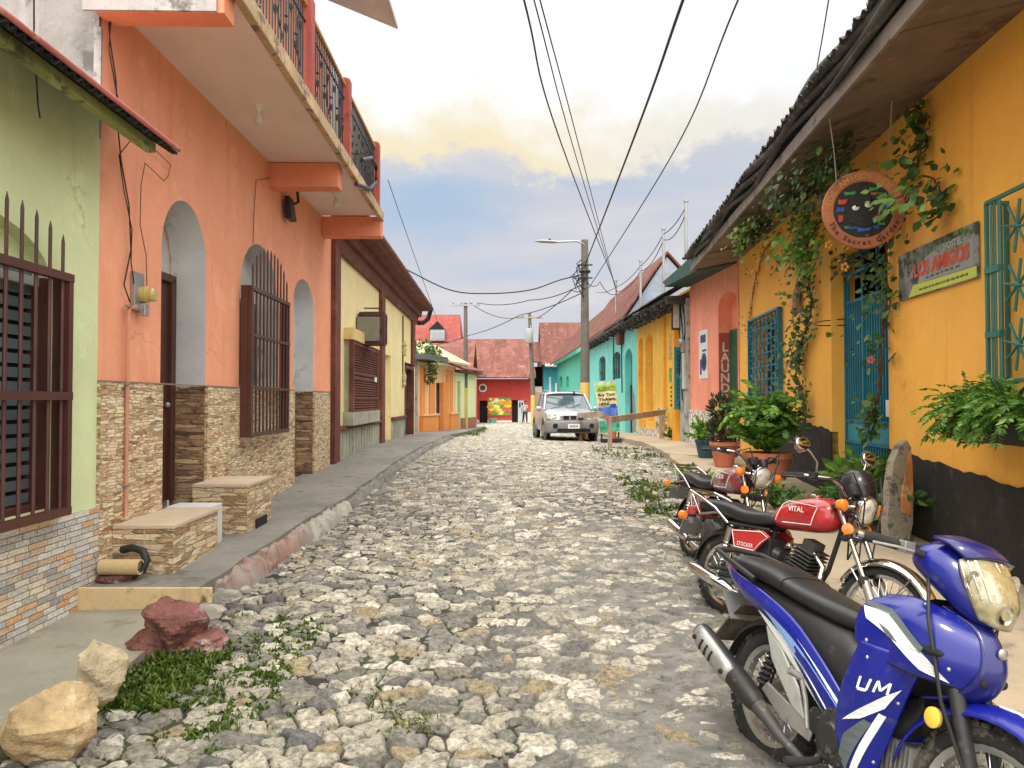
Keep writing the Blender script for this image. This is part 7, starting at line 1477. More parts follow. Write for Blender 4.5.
def scooter(lab, loc, rot, steer):
    rt = thing('motor_scooter', lab, 'motor scooter', loc, rot=rot)
    b = lambda mb, n, m_, p=None, **k: mb.build(n, m_, p or rt, local=True, **k)
    RW, FX = .285, 1.20
    w = wheel(rt, 0, RW, RW, .042, .2, 28, m_alu)
    # steering parts are turned about the head
    H = V((.92, 0, .80)); axis = V((-.42, 0, .91)).normalized(); Mx = Matrix.Translation(H) @ Matrix.Rotation(steer, 4, axis) @ Matrix.Translation(-H)
    def turn(o):
        o.data.transform(Mx)
        for c in o.children: c.data.transform(Mx)
        return o
    fw = wheel(rt, FX, RW, RW, .038, .2, 28, m_alu); turn(fw)
    mb = MB()
    for s_ in (-1, 1): mb.tube([V((FX, s_ * .065, RW)), V((FX - .10, s_ * .065, RW + .22)), V((FX - .17, s_ * .065, RW + .38))], [.022, .028, .028], 10)
    turn(b(mb, 'fork', m_bplast, smooth=50))
    mb = MB(); fender(mb, FX, RW, .345, 8, 172, .085); ff = b(mb, 'front_fender', m_bluep, smooth=50, solid=.006)
    mb = MB(); fender(mb, FX, RW, .351, 28, 95, .02, 12); b(mb, 'fender_decal', m_decal, ff, smooth=50); turn(ff)
    mb = MB()
    for s_ in (-1, 1):
        mb = MB(); mb.lathe([(.034, 0), (.034, .012), (.028, .016), (0, .016)], V((FX - .20, s_ * .098, RW + .25)), (0, s_, 0), 18)
        turn(b(mb, 'side_reflector', m_yell, smooth=40))
    # rear: swing arm, shock, mudguard, flap
    mb = MB()
    for s_ in (-1, 1): mb.tube([V((0, s_ * .085, RW)), V((.28, s_ * .085, .29)), V((.46, s_ * .07, .32))], .018, 8)
    b(mb, 'swing_arm', m_bplast, smooth=50)
    mb = MB(); mb.prism([V((.42, -.13, .30)), V((.40, -.13, .24)), V((.20, -.13, .26)), (.06, -.13, .33), (.09, -.13, .37), (.26, -.13, .33)], (0, .012, 0)); b(mb, 'footrest_plate', m_alu, bevel=.004)
    for s_ in (-1, 1):
        mb = MB(); mb.tube([V((.02, s_ * .10, .30)), V((.10, s_ * .10, .56))], .016, 8); spring(mb, (.03, s_ * .10, .34), (.10, s_ * .10, .54), .028, .006, 8); b(mb, 'rear_shock', m_bplast, smooth=50)
    mb = MB(); fender(mb, 0, RW, .335, 58, 168, .07); b(mb, 'rear_mudguard', m_bplast, smooth=50, solid=.005)
    mb = MB(); mb.loft([[V((x, y, z)) for y in (-.085, -.04, .04, .085)] for x, z in ((-.22, .62), (-.32, .52), (-.40, .41))], closed=False); b(mb, 'mud_flap', mat('dusty flap', (.06, .055, .04), stain=(.15, .13, .1), sth=.5), solid=.008)
    mb = MB(); mb.box(V((-.30, 0, .60)), (.012, .2, .14), (V((.77, 0, .64)), V((0, 1, 0)), V((-.64, 0, .77)))); b(mb, 'plate_holder', m_galv)
    # exhaust on the right
    mb = MB(); mb.tube([V((.70, -.06, .28)), V((.66, -.11, .17)), V((.46, -.14, .15)), V((.26, -.155, .20)), V((.14, -.16, .25)), V((.05, -.165, .29))], [.016, .016, .017, .02, .03, .044], 12); ex = b(mb, 'exhaust', m_engine, smooth=50)
    mb = MB(); e0, e1 = V((.10, -.165, .27)), V((-.36, -.185, .45)); d = (e1 - e0); mb.tube([e0, e0 + d * .06, e0 + d * .2, e0 + d * .93, e1, e1 + d * .02], [.036, .045, .052, .050, .044, .03], 18); b(mb, 'muffler', mat('dark muffler', (.035, .034, .033), rough=.5, metal=.5, stain=(.12, .1, .09), sth=.57, sscale=14), ex, smooth=40)
    mb = MB(); dn = d.normalized(); sd_ = V((0, -1, 0)); upv = dn.cross(sd_).normalized(); rows = []
    for u in np.linspace(.36, .97, 8): rows.append([e0 + d * u + (sd_ * math.cos(q) + upv * math.sin(q)) * (.060 if .38 < u < .95 else .05) for q in np.linspace(-1.1, 1.1, 9)])
    mb.loft(rows, closed=False); hs = b(mb, 'heat_shield', m_alu, ex, smooth=50, solid=.004)
    mb = MB()
    for i in range(3):
        for j in range(4): q = (j - 1.5) * .22; c = e0 + d * (.62 + i * .085) + (sd_ * math.cos(q) + upv * math.sin(q)) * .0625; mb.ball(c, .0075, (1, 1, 1), 5)
    for u in (.42, .9): mb.ball(e0 + d * u + sd_ * .063, .012, n=6)
    mb.build('shield_hole', m_dark, ex, local=True, smooth=60)
    # engine
    mb = MB(); mb.loft([ell((x, 0, z), ry, rz_, 16, 3.2) for x, z, ry, rz_ in ((.36, .30, .07, .07), (.42, .30, .115, .115), (.62, .31, .12, .12), (.70, .30, .09, .09), (.80, .31, .065, .065), (.92, .33, .06, .06), (.94, .33, .04, .04))]); en = b(mb, 'engine', m_engine, smooth=40)
    mb = MB(); mb.lathe([(.11, 0), (.11, .03), (.095, .045), (.06, .05), (.055, .06), (0, .06)], V((.56, -.11, .31)), (0, -1, 0), 26); mb.lathe([(.05, 0), (.05, .03), (0, .035)], V((.42, -.10, .33)), (0, -1, 0), 18)
    for k in range(7): a = 2 * PI * k / 7; mb.ball(V((.56 + .098 * math.cos(a), -.15, .31 + .098 * math.sin(a))), .009, n=5)
    b(mb, 'clutch_cover', mat('black engine cover', (.03, .03, .03), rough=.45, metal=.3, stain=(.12, .11, .1), sth=.56, sscale=18), en, smooth=40)
    mb = MB()
    for i in range(7): mb.box(V((.76 + i * .022, 0, .32)), (.008, .15, .15))
    b(mb, 'cooling_fins', m_alu, en)
    for s_ in (-1, 1): mb = MB(); mb.tube([V((.50, s_ * .12, .21)), V((.50, s_ * .20, .2)), V((.50, s_ * .30, .2))], [.011, .018, .018], 8); b(mb, 'footpeg', m_bplast, smooth=50)
    mb = MB(); mb.tube([V((.52, -.13, .24)), V((.64, -.17, .18)), V((.74, -.18, .17)), V((.77, -.20, .17))], .009, 8); b(mb, 'brake_pedal', m_alu, smooth=50)
    mb = MB(); mb.tube([V((.42, -.16, .30)), V((.40, -.17, .40)), V((.38, -.19, .48))], .01, 8); mb.tube([V((.38, -.19, .48)), V((.36, -.24, .50))], .014, 8); b(mb, 'kick_lever', m_alu, smooth=50)
    mb = MB(); mb.tube([V((.46, .12, .24)), V((.40, .25, .02)), V((.36, .30, -.01))], .011, 8); b(mb, 'side_stand', m_bplast, smooth=50)
    # inner body tub and seat
    mb = MB(); mb.loft([ell((x, 0, z), ry, rz_, 16, 3) for x, z, ry, rz_ in ((-.30, .75, .08, .05), (-.10, .69, .105, .08), (.12, .63, .115, .12), (.32, .58, .115, .15), (.48, .54, .10, .16), (.60, .47, .075, .13), (.72, .43, .06, .09), (.86, .50, .05, .07), (.90, .58, .05, .06))]); b(mb, 'inner_body', m_bplast, smooth=45)
    mb = MB(); mb.loft([ell((x, 0, z), ry, rz_, 20, 2.7) for x, z, ry, rz_ in ((-.36, .805, .05, .02), (-.33, .815, .105, .034), (-.15, .81, .135, .045), (.02, .80, .138, .05), (.09, .785, .135, .045), (.13, .775, .132, .042), (.28, .755, .12, .045), (.42, .74, .095, .045), (.52, .735, .065, .04), (.56, .735, .03, .02))]); se = b(mb, 'seat', m_seat, smooth=60, sub=1)
    mb = MB(); mb.loft([ell((x, 0, z), .1362, .0472, 24, 2.7) for x, z in ((.088, .7857), (.098, .7835))], cap=False); b(mb, 'seam', m_bplast, se)
    # tail and side fairing, both sides
    for s_ in (-1, 1):
        S = Surf([[V((-.40, s_ * .055, .80)), V((-.22, s_ * .135, .775)), V((.02, s_ * .15, .735)), V((.22, s_ * .145, .675)), V((.42, s_ * .13, .565)), V((.58, s_ * .115, .455)), V((.68, s_ * .105, .385))],
                  [V((-.38, s_ * .065, .765)), V((-.20, s_ * .15, .735)), V((.03, s_ * .165, .69)), V((.21, s_ * .16, .62)), V((.39, s_ * .145, .51)), V((.54, s_ * .13, .405)), V((.65, s_ * .115, .345))],
                  [V((-.34, s_ * .055, .73)), V((-.16, s_ * .13, .685)), V((.04, s_ * .145, .635)), V((.19, s_ * .145, .565)), V((.35, s_ * .135, .455)), V((.49, s_ * .12, .355)), V((.60, s_ * .105, .305))]])
        mb = MB(); S.mesh(mb, 24, 10); fa = b(mb, 'side_fairing', m_bluep, smooth=60, solid=.006)
        mb = MB(); S.decal(mb, [(.35, .62), (.60, .45), (.97, .30), (.97, .72), (.70, .80), (.5, .9)], .005, (0, s_, 0)); b(mb, 'fairing_decal', m_decalb, fa)
        mb = MB(); S.decal(mb, [(.30, .92), (.62, .80), (.97, .80), (.97, .98), (.3, .99)], .006, (0, s_, 0)); S.decal(mb, [(.55, .35), (.8, .22), (.97, .18), (.97, .27), (.8, .32)], .006, (0, s_, 0)); b(mb, 'fairing_stripe', m_decal, fa)
        mb = MB(); mb.prism([V((.04, s_ * .125, .60)), V((.16, s_ * .13, .54)), V((.30, s_ * .13, .42)), V((.36, s_ * .125, .31)), V((.26, s_ * .12, .33)), V((.10, s_ * .12, .47))], (0, s_ * .012, 0)); b(mb, 'side_cover', mat('pale grey plastic', (.36, .37, .34), rough=.5, stain=(.2, .19, .17), sth=.6), bevel=.006)
    mb = MB(); mb.loft([ell((-.40, 0, .785), .05, .028), ell((-.435, 0, .775), .045, .022), ell((-.45, 0, .77), .02, .01)]); b(mb, 'tail_light', m_redlens, smooth=50)
    mb = MB()
    for s_ in (-1, 1): mb.tube([V((-.06, s_ * .15, .775)), V((-.22, s_ * .17, .82)), V((-.40, s_ * .13, .845))], .013, 8)
    mb.tube([V((-.40, -.13, .845)), V((-.44, 0, .85)), V((-.40, .13, .845))], .013, 8); b(mb, 'grab_rail', m_bplast, smooth=60)
    # leg shield: outer wing, upper wing, nose between them
    for s_ in (-1, 1):
        S = Surf([[V((.60, s_ * .13, .20)), V((.66, s_ * .135, .21)), V((.72, s_ * .125, .23)), V((.76, s_ * .10, .26))],
                  [V((.60, s_ * .17, .36)), V((.69, s_ * .17, .375)), V((.77, s_ * .145, .39)), V((.82, s_ * .10, .41))],
                  [V((.645, s_ * .20, .54)), V((.75, s_ * .195, .55)), V((.83, s_ * .16, .56)), V((.885, s_ * .105, .57))],
                  [V((.715, s_ * .20, .71)), V((.82, s_ * .185, .71)), V((.90, s_ * .15, .71)), V((.95, s_ * .10, .71))]])
        mb = MB(); S.mesh(mb, 30, 34); ls = b(mb, 'leg_shield', m_bluep, smooth=60, solid=.007)
        o_ = (0, s_, 0)
        mb = MB(); S.decal(mb, [(.16, .42), (.70, .66), (.86, .72), (.74, .56), (.45, .46)], .009, o_); S.decal(mb, [(.38, .04), (.52, .02), (.80, .50), (.68, .52)], .009, o_); b(mb, 'white_slash', m_decal, ls)
        mb = MB(); S.decal(mb, [(.10, .14), (.30, .05), (.62, .44), (.50, .46), (.22, .32)], .008, o_); b(mb, 'grey_slash', m_decalg, ls)
        def stroke(mb, a, b2, w_):
            d_ = V((b2[0] - a[0], (b2[1] - a[1]) * 1.6)).normalized(); n_ = (-d_.y * w_, d_.x * w_ / 1.6)
            pp_ = [(a[0] + n_[0], a[1] + n_[1]), (a[0] - n_[0], a[1] - n_[1]), (b2[0] - n_[0], b2[1] - n_[1]), (b2[0] + n_[0], b2[1] + n_[1])]
            return S.decal(mb, [((q[0] if s_ < 0 else .96 - q[0]), q[1]) for q in pp_], .009, o_, 4)
        mb = MB(); u0_, v0_, v1_ = .26, .665, .755; sk = .02
        for a, b2 in (((u0_, v1_), (u0_ + sk, v0_)), ((u0_ + sk, v0_), (u0_ + .15, v0_)), ((u0_ + .15, v0_), (u0_ + .15, v1_)), ((u0_ + .25, v0_), (u0_ + .25, v1_)), ((u0_ + .25, v1_), (u0_ + .335, v0_ + .02)), ((u0_ + .335, v0_ + .02), (u0_ + .42, v1_)), ((u0_ + .42, v1_), (u0_ + .44, v0_))): stroke(mb, a, b2, .018)
        b(mb, 'lettering', m_decal, ls, recalc=False)
        U = Surf([[V((.68, s_ * .195, .70)), V((.84, s_ * .175, .665)), V((.98, s_ * .135, .655)), V((1.10, s_ * .045, .65))],
                  [V((.665, s_ * .19, .77)), V((.84, s_ * .178, .765)), V((1.0, s_ * .142, .745)), V((1.145, s_ * .045, .73))],
                  [V((.68, s_ * .165, .84)), V((.83, s_ * .152, .855)), V((.98, s_ * .125, .84)), V((1.12, s_ * .04, .805))],
                  [V((.73, s_ * .105, .885)), V((.85, s_ * .09, .90)), V((.96, s_ * .075, .89)), V((1.06, s_ * .025, .865))]])
        mb = MB(); U.mesh(mb, 34, 28); uw = b(mb, 'upper_cowl', m_bluep, smooth=60, solid=.007)
        mb = MB(); U.decal(mb, [(.02, .60), (.30, .55), (.66, .26), (.84, .06), (.62, .10), (.34, .30), (.10, .42)], .009, o_); b(mb, 'white_flash', m_decal, uw)
        mb = MB(); U.decal(mb, [(.03, .68), (.32, .62), (.62, .36), (.60, .29), (.30, .54), (.03, .62)], .010, o_); U.decal(mb, [(.22, .42), (.34, .36), (.42, .28), (.32, .30)], .011, o_); b(mb, 'dark_flash', m_decalg, uw)
        mb = MB(); mb.tube([U.P(i / 14, .02) + U.N(i / 14, .02) * .001 for i in range(15)], .0045, 5); b(mb, 'panel_gap', m_dark, uw)
        for uu, vv in ((.12, .12), (.80, .22), (.5, .93)): mb = MB(); mb.ball(U.P(uu, vv), .0085, n=6); b(mb, 'screw', m_alu, uw)
        for uu, vv in ((.2, .9), (.85, .12), (.9, .6)): mb = MB(); mb.ball(S.P(uu, vv), .008, n=6); b(mb, 'screw', m_alu, ls)
        mb = MB(); mb.ball(U.P(.66, .36), .03, (2.0, .6, .5), 8); b(mb, 'air_slot', m_dark, uw, smooth=60)
    NS = Surf([[V((.92, -.09, .58)), V((.95, 0, .57)), V((.92, .09, .58))], [V((1.01, -.08, .61)), V((1.05, 0, .60)), V((1.01, .08, .61))], [V((1.09, -.07, .66)), V((1.14, 0, .65)), V((1.09, .07, .66))], [V((1.135, -.06, .74)), V((1.175, 0, .735)), V((1.135, .06, .74))], [V((1.08, -.045, .845)), V((1.11, 0, .85)), V((1.08, .045, .845))], [V((.95, -.07, .895)), V((.97, 0, .90)), V((.95, .07, .895))]])
    mb = MB(); NS.mesh(mb, 8, 24); nsx = b(mb, 'nose_panel', m_bluep2, smooth=60, solid=.007)
    mb = MB(); mb.ball(NS.P(.5, .70) + V((.012, 0, 0)), .02, (.5, 1, 1), 8); b(mb, 'badge', m_alu, nsx, smooth=60)
    for u in (.2, .8): mb = MB(); mb.ball(NS.P(u, .5), .02, (.5, 1, .8), 6); b(mb, 'vent', m_dark, nsx, smooth=60)
    mb = MB(); mb.loft([ell((x, 0, z), ry, rz_, 14, 2.6) for x, z, ry, rz_ in ((.66, .36, .09, .06), (.74, .52, .14, .07), (.82, .70, .16, .07), (.88, .86, .10, .05))]); b(mb, 'inner_shield', m_bplast, smooth=50)
    # handlebar cowl, headlamp, grips (turned with the steering)
    mb = MB(); mb.loft([[V((x, ry * math.copysign(abs(math.cos(a)) ** .85, math.cos(a)), z + rz_ * math.sin(a) + .25 * (x - .9) * 0)) for a in [2 * PI * k / 20 for k in range(20)]] for x, z, ry, rz_ in ((.78, 1.03, .05, .02), (.80, 1.035, .11, .05), (.86, 1.035, .14, .08), (.93, 1.02, .142, .105), (1.00, .99, .13, .115), (1.06, .955, .105, .10), (1.11, .92, .06, .065), (1.13, .90, .02, .02))]); hc = b(mb, 'handlebar_cowl', m_bluep, smooth=60, sub=1)
    HS = Surf([[V((1.02, -.12, 1.06)), V((1.045, -.07, 1.08)), V((1.05, 0, 1.085)), V((1.045, .07, 1.08)), V((1.02, .12, 1.06))], [V((1.045, -.125, 1.01)), V((1.095, -.07, 1.015)), V((1.11, 0, 1.015)), V((1.095, .07, 1.015)), V((1.045, .125, 1.01))], [V((1.07, -.105, .95)), V((1.135, -.06, .94)), V((1.15, 0, .935)), V((1.135, .06, .94)), V((1.07, .105, .95))], [V((1.09, -.07, .885)), V((1.13, -.04, .87)), V((1.14, 0, .865)), V((1.13, .04, .87)), V((1.09, .07, .885))]])
    mb = MB(); HS.mesh(mb, 18, 14); hl_ = b(mb, 'headlight', m_lens, hc, smooth=60, solid=.012)
    for a_, b_ in ((-.07, .35), (.07, .35), (0, .75)):
        mb = MB(); q_ = HS.P(.5 + a_ * 5, b_); mb.lathe([(.032, .004), (.024, .0), (.01, -.004), (0, -.002)], q_ + V((.007, 0, 0)), (1, 0, -.15), 18, cap=False); b(mb, 'reflector', m_chrome, hl_, smooth=60)
    mb = MB()
    for k in range(9): u_ = .1 + k * .1; mb.tube([HS.P(u_, v_ / 8 * .55 + .05) + V((.0055, 0, 0)) for v_ in range(9)], .0022, 4)
    b(mb, 'lens_ribs', m_lensc, hl_)
    mb = MB(); mb.loft([[V((x, -w, z)), V((x + .02, -w * .5, z + .012)), V((x + .026, 0, z + .016)), V((x + .02, w * .5, z + .012)), V((x, w, z))] for x, w, z in ((.90, .12, 1.118), (.98, .13, 1.105), (1.05, .12, 1.07))], closed=False); b(mb, 'visor', m_bluep2, hc, smooth=60, solid=.012)
    mb = MB(); mb.box((.83, 0, 1.075), (.09, .17, .02)); b(mb, 'dashboard', m_bplast, hc, bevel=.006)
    turn(hc)
    for s_ in (-1, 1):
        mb = MB(); mb.tube([V((.88, s_ * .13, 1.05)), V((.845, s_ * .20, 1.065)), V((.80, s_ * .345, 1.075))], [.014, .014, .014], 10); hb = b(mb, 'handlebar', m_bplast, smooth=50)
        mb = MB(); mb.tube([V((.84, s_ * .22, 1.067)), V((.80, s_ * .345, 1.075)), V((.797, s_ * .352, 1.076))], [.019, .020, .015], 12); b(mb, 'grip', m_rubber, hb, smooth=50)
        mb = MB(); mb.lathe([(.017, 0), (.019, .01), (.019, .025), (0, .03)], V((.797, s_ * .352, 1.076)), V((-.25, s_, .05)), 12); b(mb, 'bar_end', m_chrome, hb, smooth=40)
        mb = MB(); mb.tube([V((.90, s_ * .20, 1.055)), V((.885, s_ * .27, 1.06)), V((.86, s_ * .36, 1.06))], .006, 6); mb.box(V((.855, s_ * .20, 1.065)), (.05, .05, .04)); b(mb, 'brake_lever', m_alu, hb, bevel=.004)
        turn(hb)
        for g_ in hb.children: pass
    mb = MB(); mb.tube([V((.90, -.10, 1.0)), V((1.0, -.17, .86)), V((1.05, -.12, .6)), V((1.14, -.085, .42)), V((FX, -.06, .30))], .007, 6); mb.tube([V((.90, .06, 1.0)), V((1.02, .12, .86)), V((1.06, .08, .55)), V((FX - .05, .06, .35))], .006, 6); b(mb, 'cables', m_wire, smooth=60)
    # a short wheelbase: everything ahead of the rear wheel moves back, the front wheel keeps its shape
    BX, BK = .25, .84; sh_x = (FX - BX) * (BK - 1)
    def squeeze(o):
        if o.type == 'MESH':
            co = np.empty(len(o.data.vertices) * 3); o.data.vertices.foreach_get('co', co); co = co.reshape(-1, 3)
            co[:, 0] = np.where(co[:, 0] > BX, BX + (co[:, 0] - BX) * BK, co[:, 0]); o.data.vertices.foreach_set('co', co.ravel()); o.data.update()
        for c_ in o.children: squeeze(c_)
    def slide(o):
        co = np.empty(len(o.data.vertices) * 3); o.data.vertices.foreach_get('co', co); co = co.reshape(-1, 3); co[:, 0] += sh_x; o.data.vertices.foreach_set('co', co.ravel()); o.data.update()
        for c_ in o.children: slide(c_)
    bpy.context.view_layer.update()
    for c_ in list(rt.children):
        if c_ == w: continue
        (slide if c_ in (fw, ff) else squeeze)(c_)
    return rt
def motorcycle(lab, loc, rot, steer, paint, text1, text2, seatm, tankmat2=None, mirrors=(1, 1), fairing=False):
    rt = thing('motorcycle', lab, 'motorcycle', loc, rot=rot)
    b = lambda mb, n, m_, p=None, **k: mb.build(n, m_, p or rt, local=True, **k)
    RW, FX = .305, 1.27
    wheel(rt, 0, RW, RW, .042, .2, 32, m_chrome, .07, .08)
    H = V((.96, 0, .86)); axis = V((-.46, 0, .89)).normalized(); Mx = Matrix.Translation(H) @ Matrix.Rotation(steer, 4, axis) @ Matrix.Translation(-H)
    def turn(o):
        o.data.transform(Mx)
        for c in o.children: turn(c) if False else c.data.transform(Mx)
        return o
    turn(wheel(rt, FX, RW, RW, .036, .2, 32, m_chrome, .06, .07))
    for s_ in (-1, 1):
        mb = MB(); mb.tube([V((FX, s_ * .085, RW)), V((FX - .09, s_ * .085, RW + .19))], [.026, .026], 12); mb.ball(V((FX, s_ * .085, RW)), .032, n=6); fl = b(mb, 'fork_leg', m_alu, smooth=50)
        mb = MB(); mb.tube([V((FX - .085, s_ * .085, RW + .18)), V((FX - .33, s_ * .085, RW + .66))], .0165, 12); b(mb, 'fork_tube', m_chrome, fl, smooth=50)
        mb = MB(); mb.lathe([(.03, 0), (.032, .03), (.022, .05)], V((FX - .09, s_ * .085, RW + .17)), (-.46, 0, .89), 12); b(mb, 'dust_seal', m_rubber, fl, smooth=50); turn(fl)
    mb = MB()
    for dz in (.44, .63): c = V((FX - .46 * (dz + .06), 0, RW + dz)); mb.box(c, (.07, .24, .035), (V((.89, 0, .46)), V((0, 1, 0)), V((-.46, 0, .89))))
    turn(b(mb, 'fork_yoke', m_bplast, bevel=.008))
    mb = MB(); fender(mb, FX, RW, .345, 18, 150, .062, 20, .025); ff = b(mb, 'front_fender', m_chrome, smooth=50, solid=.004)
    mb = MB()
    for s_ in (-1, 1): mb.tube([V((FX, s_ * .07, RW)), V((FX + .18, s_ * .062, RW + .26))], .006, 6); mb.tube([V((FX, s_ * .07, RW)), V((FX - .2, s_ * .062, RW + .25))], .006, 6)
    b(mb, 'fender_stay', m_chrome, ff); turn(ff)
    # headlamp with brackets, indicators
    hl = V((1.10, 0, .93)); fd = V((.985, 0, -.17)).normalized()
    mb = MB(); mb.lathe([(.0, -.15), (.04, -.145), (.075, -.10), (.09, -.03), (.094, .0)], hl, fd, 26); hd = b(mb, 'headlight', m_chrome, smooth=50)
    mb = MB(); mb.torus(hl + fd * .004, fd, .091, .009, 28, 8); b(mb, 'headlight_rim', m_chrome, hd, smooth=60)
    mb = MB(); mb.lathe([(.086, .002), (.075, .018), (.045, .03), (0, .035)], hl, fd, 26, cap=False); b(mb, 'lens', m_lensc, hd, smooth=60); turn(hd)
    mb = MB()
    for s_ in (-1, 1): mb.prism([V((1.0, s_ * .10, 1.0)), V((1.12, s_ * .10, .96)), V((1.10, s_ * .10, .90)), V((.99, s_ * .10, .90))], (0, s_ * .008, 0))
    turn(b(mb, 'headlight_bracket', m_chrome))
    for s_ in (-1, 1):
        mb = MB(); mb.tube([V((1.04, s_ * .09, .94)), V((1.05, s_ * .17, .945))], .011, 8); si = b(mb, 'front_indicator', m_chrome, smooth=50)
        mb = MB(); mb.lathe([(.0, -.04), (.03, -.03), (.04, .0), (.038, .02), (.02, .032), (0, .034)], V((1.05, s_ * .20, .945)), (1, 0, 0), 18); b(mb, 'amber_lens', m_amberl, si, smooth=50); turn(si)
        mb = MB(); mb.lathe([(.0, -.012), (.034, -.01), (.036, .006), (0, .012)], V((1.05, s_ * .115, .80)), (.5, s_ * .8, 0), 18); turn(b(mb, 'amber_reflector', m_amberl, smooth=50))
    # instruments, handlebar, levers, mirrors
    for s_ in (-1, 1):
        mb = MB(); mb.lathe([(.0, -.05), (.035, -.045), (.046, .0), (.046, .02), (0, .022)], V((1.02, s_ * .055, 1.06)), (-.45, 0, .89), 20); turn(b(mb, 'instrument', m_bplast, smooth=40))
    for s_ in (-1, 1):
        mb = MB(); mb.tube([V((.97, s_ * .04, 1.01)), V((.98, s_ * .10, 1.06)), V((.95, s_ * .20, 1.11)), V((.84, s_ * .30, 1.105)), V((.72, s_ * .38, 1.09))], .011, 10); hb = b(mb, 'handlebar', m_chrome, smooth=60)
        mb = MB(); mb.tube([V((.83, s_ * .306, 1.104)), V((.715, s_ * .384, 1.089))], .019, 12); b(mb, 'grip', m_rubber, hb, smooth=50)
        mb = MB(); mb.box(V((.87, s_ * .27, 1.105)), (.06, .06, .05)); mb.tube([V((.90, s_ * .30, 1.095)), V((.86, s_ * .36, 1.09)), V((.76, s_ * .44, 1.08))], .006, 6); b(mb, 'switch_lever', m_bplast, hb, bevel=.005)
        turn(hb)
        if mirrors[0 if s_ < 0 else 1]:
            mb = MB(); mb.tube([V((.88, s_ * .25, 1.115)), V((.89, s_ * .27, 1.20)), V((.87, s_ * .33, 1.26)), V((.85, s_ * .36, 1.285))], .007, 8); mr = b(mb, 'mirror', m_chrome, smooth=60)
            mb = MB(); mb.ball(V((.85, s_ * .385, 1.30)), .075, (.28, 1.0, .62), 12); b(mb, 'mirror_shell', m_chrome, mr, smooth=60)
            mb = MB(); mb.lathe([(.0, 0), (.058, 0.001), (.06, -.004)], V((.828, s_ * .385, 1.30)), (-1, 0, 0), 20); b(mb, 'mirror_glass', m_mirror, mr, smooth=30); turn(mr)
    mb = MB(); rd = random.Random(2)
    for s_ in (-1, 1):
        mb.tube([V((.88, s_ * .26, 1.09)), V((1.02, s_ * .22, 1.10)), V((1.10, s_ * .12, .98)), V((1.03, s_ * .06, .75)), V((1.0, 0, .6))], .006, 6); mb.tube([V((.90, s_ * .24, 1.08)), V((1.08, s_ * .16, 1.16)), V((1.14, s_ * .10, .98)), V((1.12, s_ * .07, .6)), V((FX - .03, s_ * .06, .36))], .0055, 6)
    turn(b(mb, 'cables', m_wire, smooth=60))
    # frame, engine, exhaust
    mb = MB(); mb.tube([V((.96, 0, .86)), V((.86, 0, .50)), V((.72, 0, .24)), V((.40, 0, .22)), V((.36, 0, .50)), V((.40, 0, .70))], .017, 10); mb.tube([V((.94, 0, .84)), V((.42, 0, .72)), V((-.20, 0, .70))], .02, 10)
    for s_ in (-1, 1): mb.tube([V((.42, s_ * .08, .70)), V((.05, s_ * .10, .70)), V((-.30, s_ * .10, .74))], .013, 8); mb.tube([V((.36, s_ * .08, .35)), V((.05, s_ * .10, .68))], .012, 8); mb.tube([V((0, s_ * .10, RW)), V((.38, s_ * .09, .34))], .018, 8)
    b(mb, 'frame', m_bplast, smooth=60)
    mb = MB(); mb.loft([ell((x, 0, z), ry, rz_, 16, 3.4) for x, z, ry, rz_ in ((.36, .34, .08, .08), (.42, .34, .13, .13), (.66, .33, .135, .125), (.74, .33, .09, .09))]); en = b(mb, 'engine', m_engine, smooth=40)
    mb = MB(); ca = V((.30, 0, .95)).normalized()
    for i in range(8): mb.box(V((.66, 0, .44)) + ca * (.026 * i), (.17, .19, .009), (V((ca.z, 0, -ca.x)), V((0, 1, 0)), ca))
    mb.box(V((.70, 0, .55)), (.10, .11, .26), (V((ca.z, 0, -ca.x)), V((0, 1, 0)), ca)); b(mb, 'cylinder_fins', m_engine, en, bevel=.002)
    mb = MB()
    for s_ in (-1, 1): mb.lathe([(.115, 0), (.115, .025), (.09, .045), (0, .05)], V((.56, s_ * .125, .33)), (0, s_, 0), 24); mb.lathe([(.06, 0), (.05, .03), (0, .035)], V((.42, s_ * .12, .36)), (0, s_, 0), 18)
    b(mb, 'engine_cover', mat('smoked engine cover', (.045, .045, .044), rough=.45, metal=.5, stain=(.2, .18, .16), sth=.58, sscale=18), en, smooth=40)
    mb = MB(); mb.lathe([(.04, 0), (.06, .05), (.06, .12), (.03, .14)], V((.48, 0, .52)), (-1, 0, .2), 16); mb.box((.34, 0, .56), (.18, .16, .16)); b(mb, 'air_box', m_bplast, bevel=.01)
    mb = MB(); mb.tube([V((.76, -.03, .60)), V((.86, -.06, .52)), V((.84, -.11, .30)), V((.70, -.15, .17)), V((.40, -.16, .18)), V((.15, -.165, .23))], .019, 12); ex = b(mb, 'exhaust', m_chrome, smooth=60)
    mb = MB(); mb.tube([V((.20, -.165, .22)), V((.12, -.168, .24)), V((-.16, -.185, .31)), V((-.22, -.187, .325)), V((-.23, -.188, .328))], [.025, .044, .046, .034, .022], 16); b(mb, 'muffler', m_chrome, ex, smooth=40)
    mb = MB(); mb.loft([[V((x, y, z)) for y, z in ((-.105, zc - .03), (-.115, zc), (-.105, zc + .04), (-.085, zc + .045))] for x, zc in ((.02, .36), (.2, .37), (.36, .40))], closed=False); mb.prism([V((-.04, .10, .27)), V((.40, .11, .29)), V((.40, .11, .43)), V((0, .10, .40))], (0, .02, 0)); b(mb, 'chain_guard', m_bplast, bevel=.005)
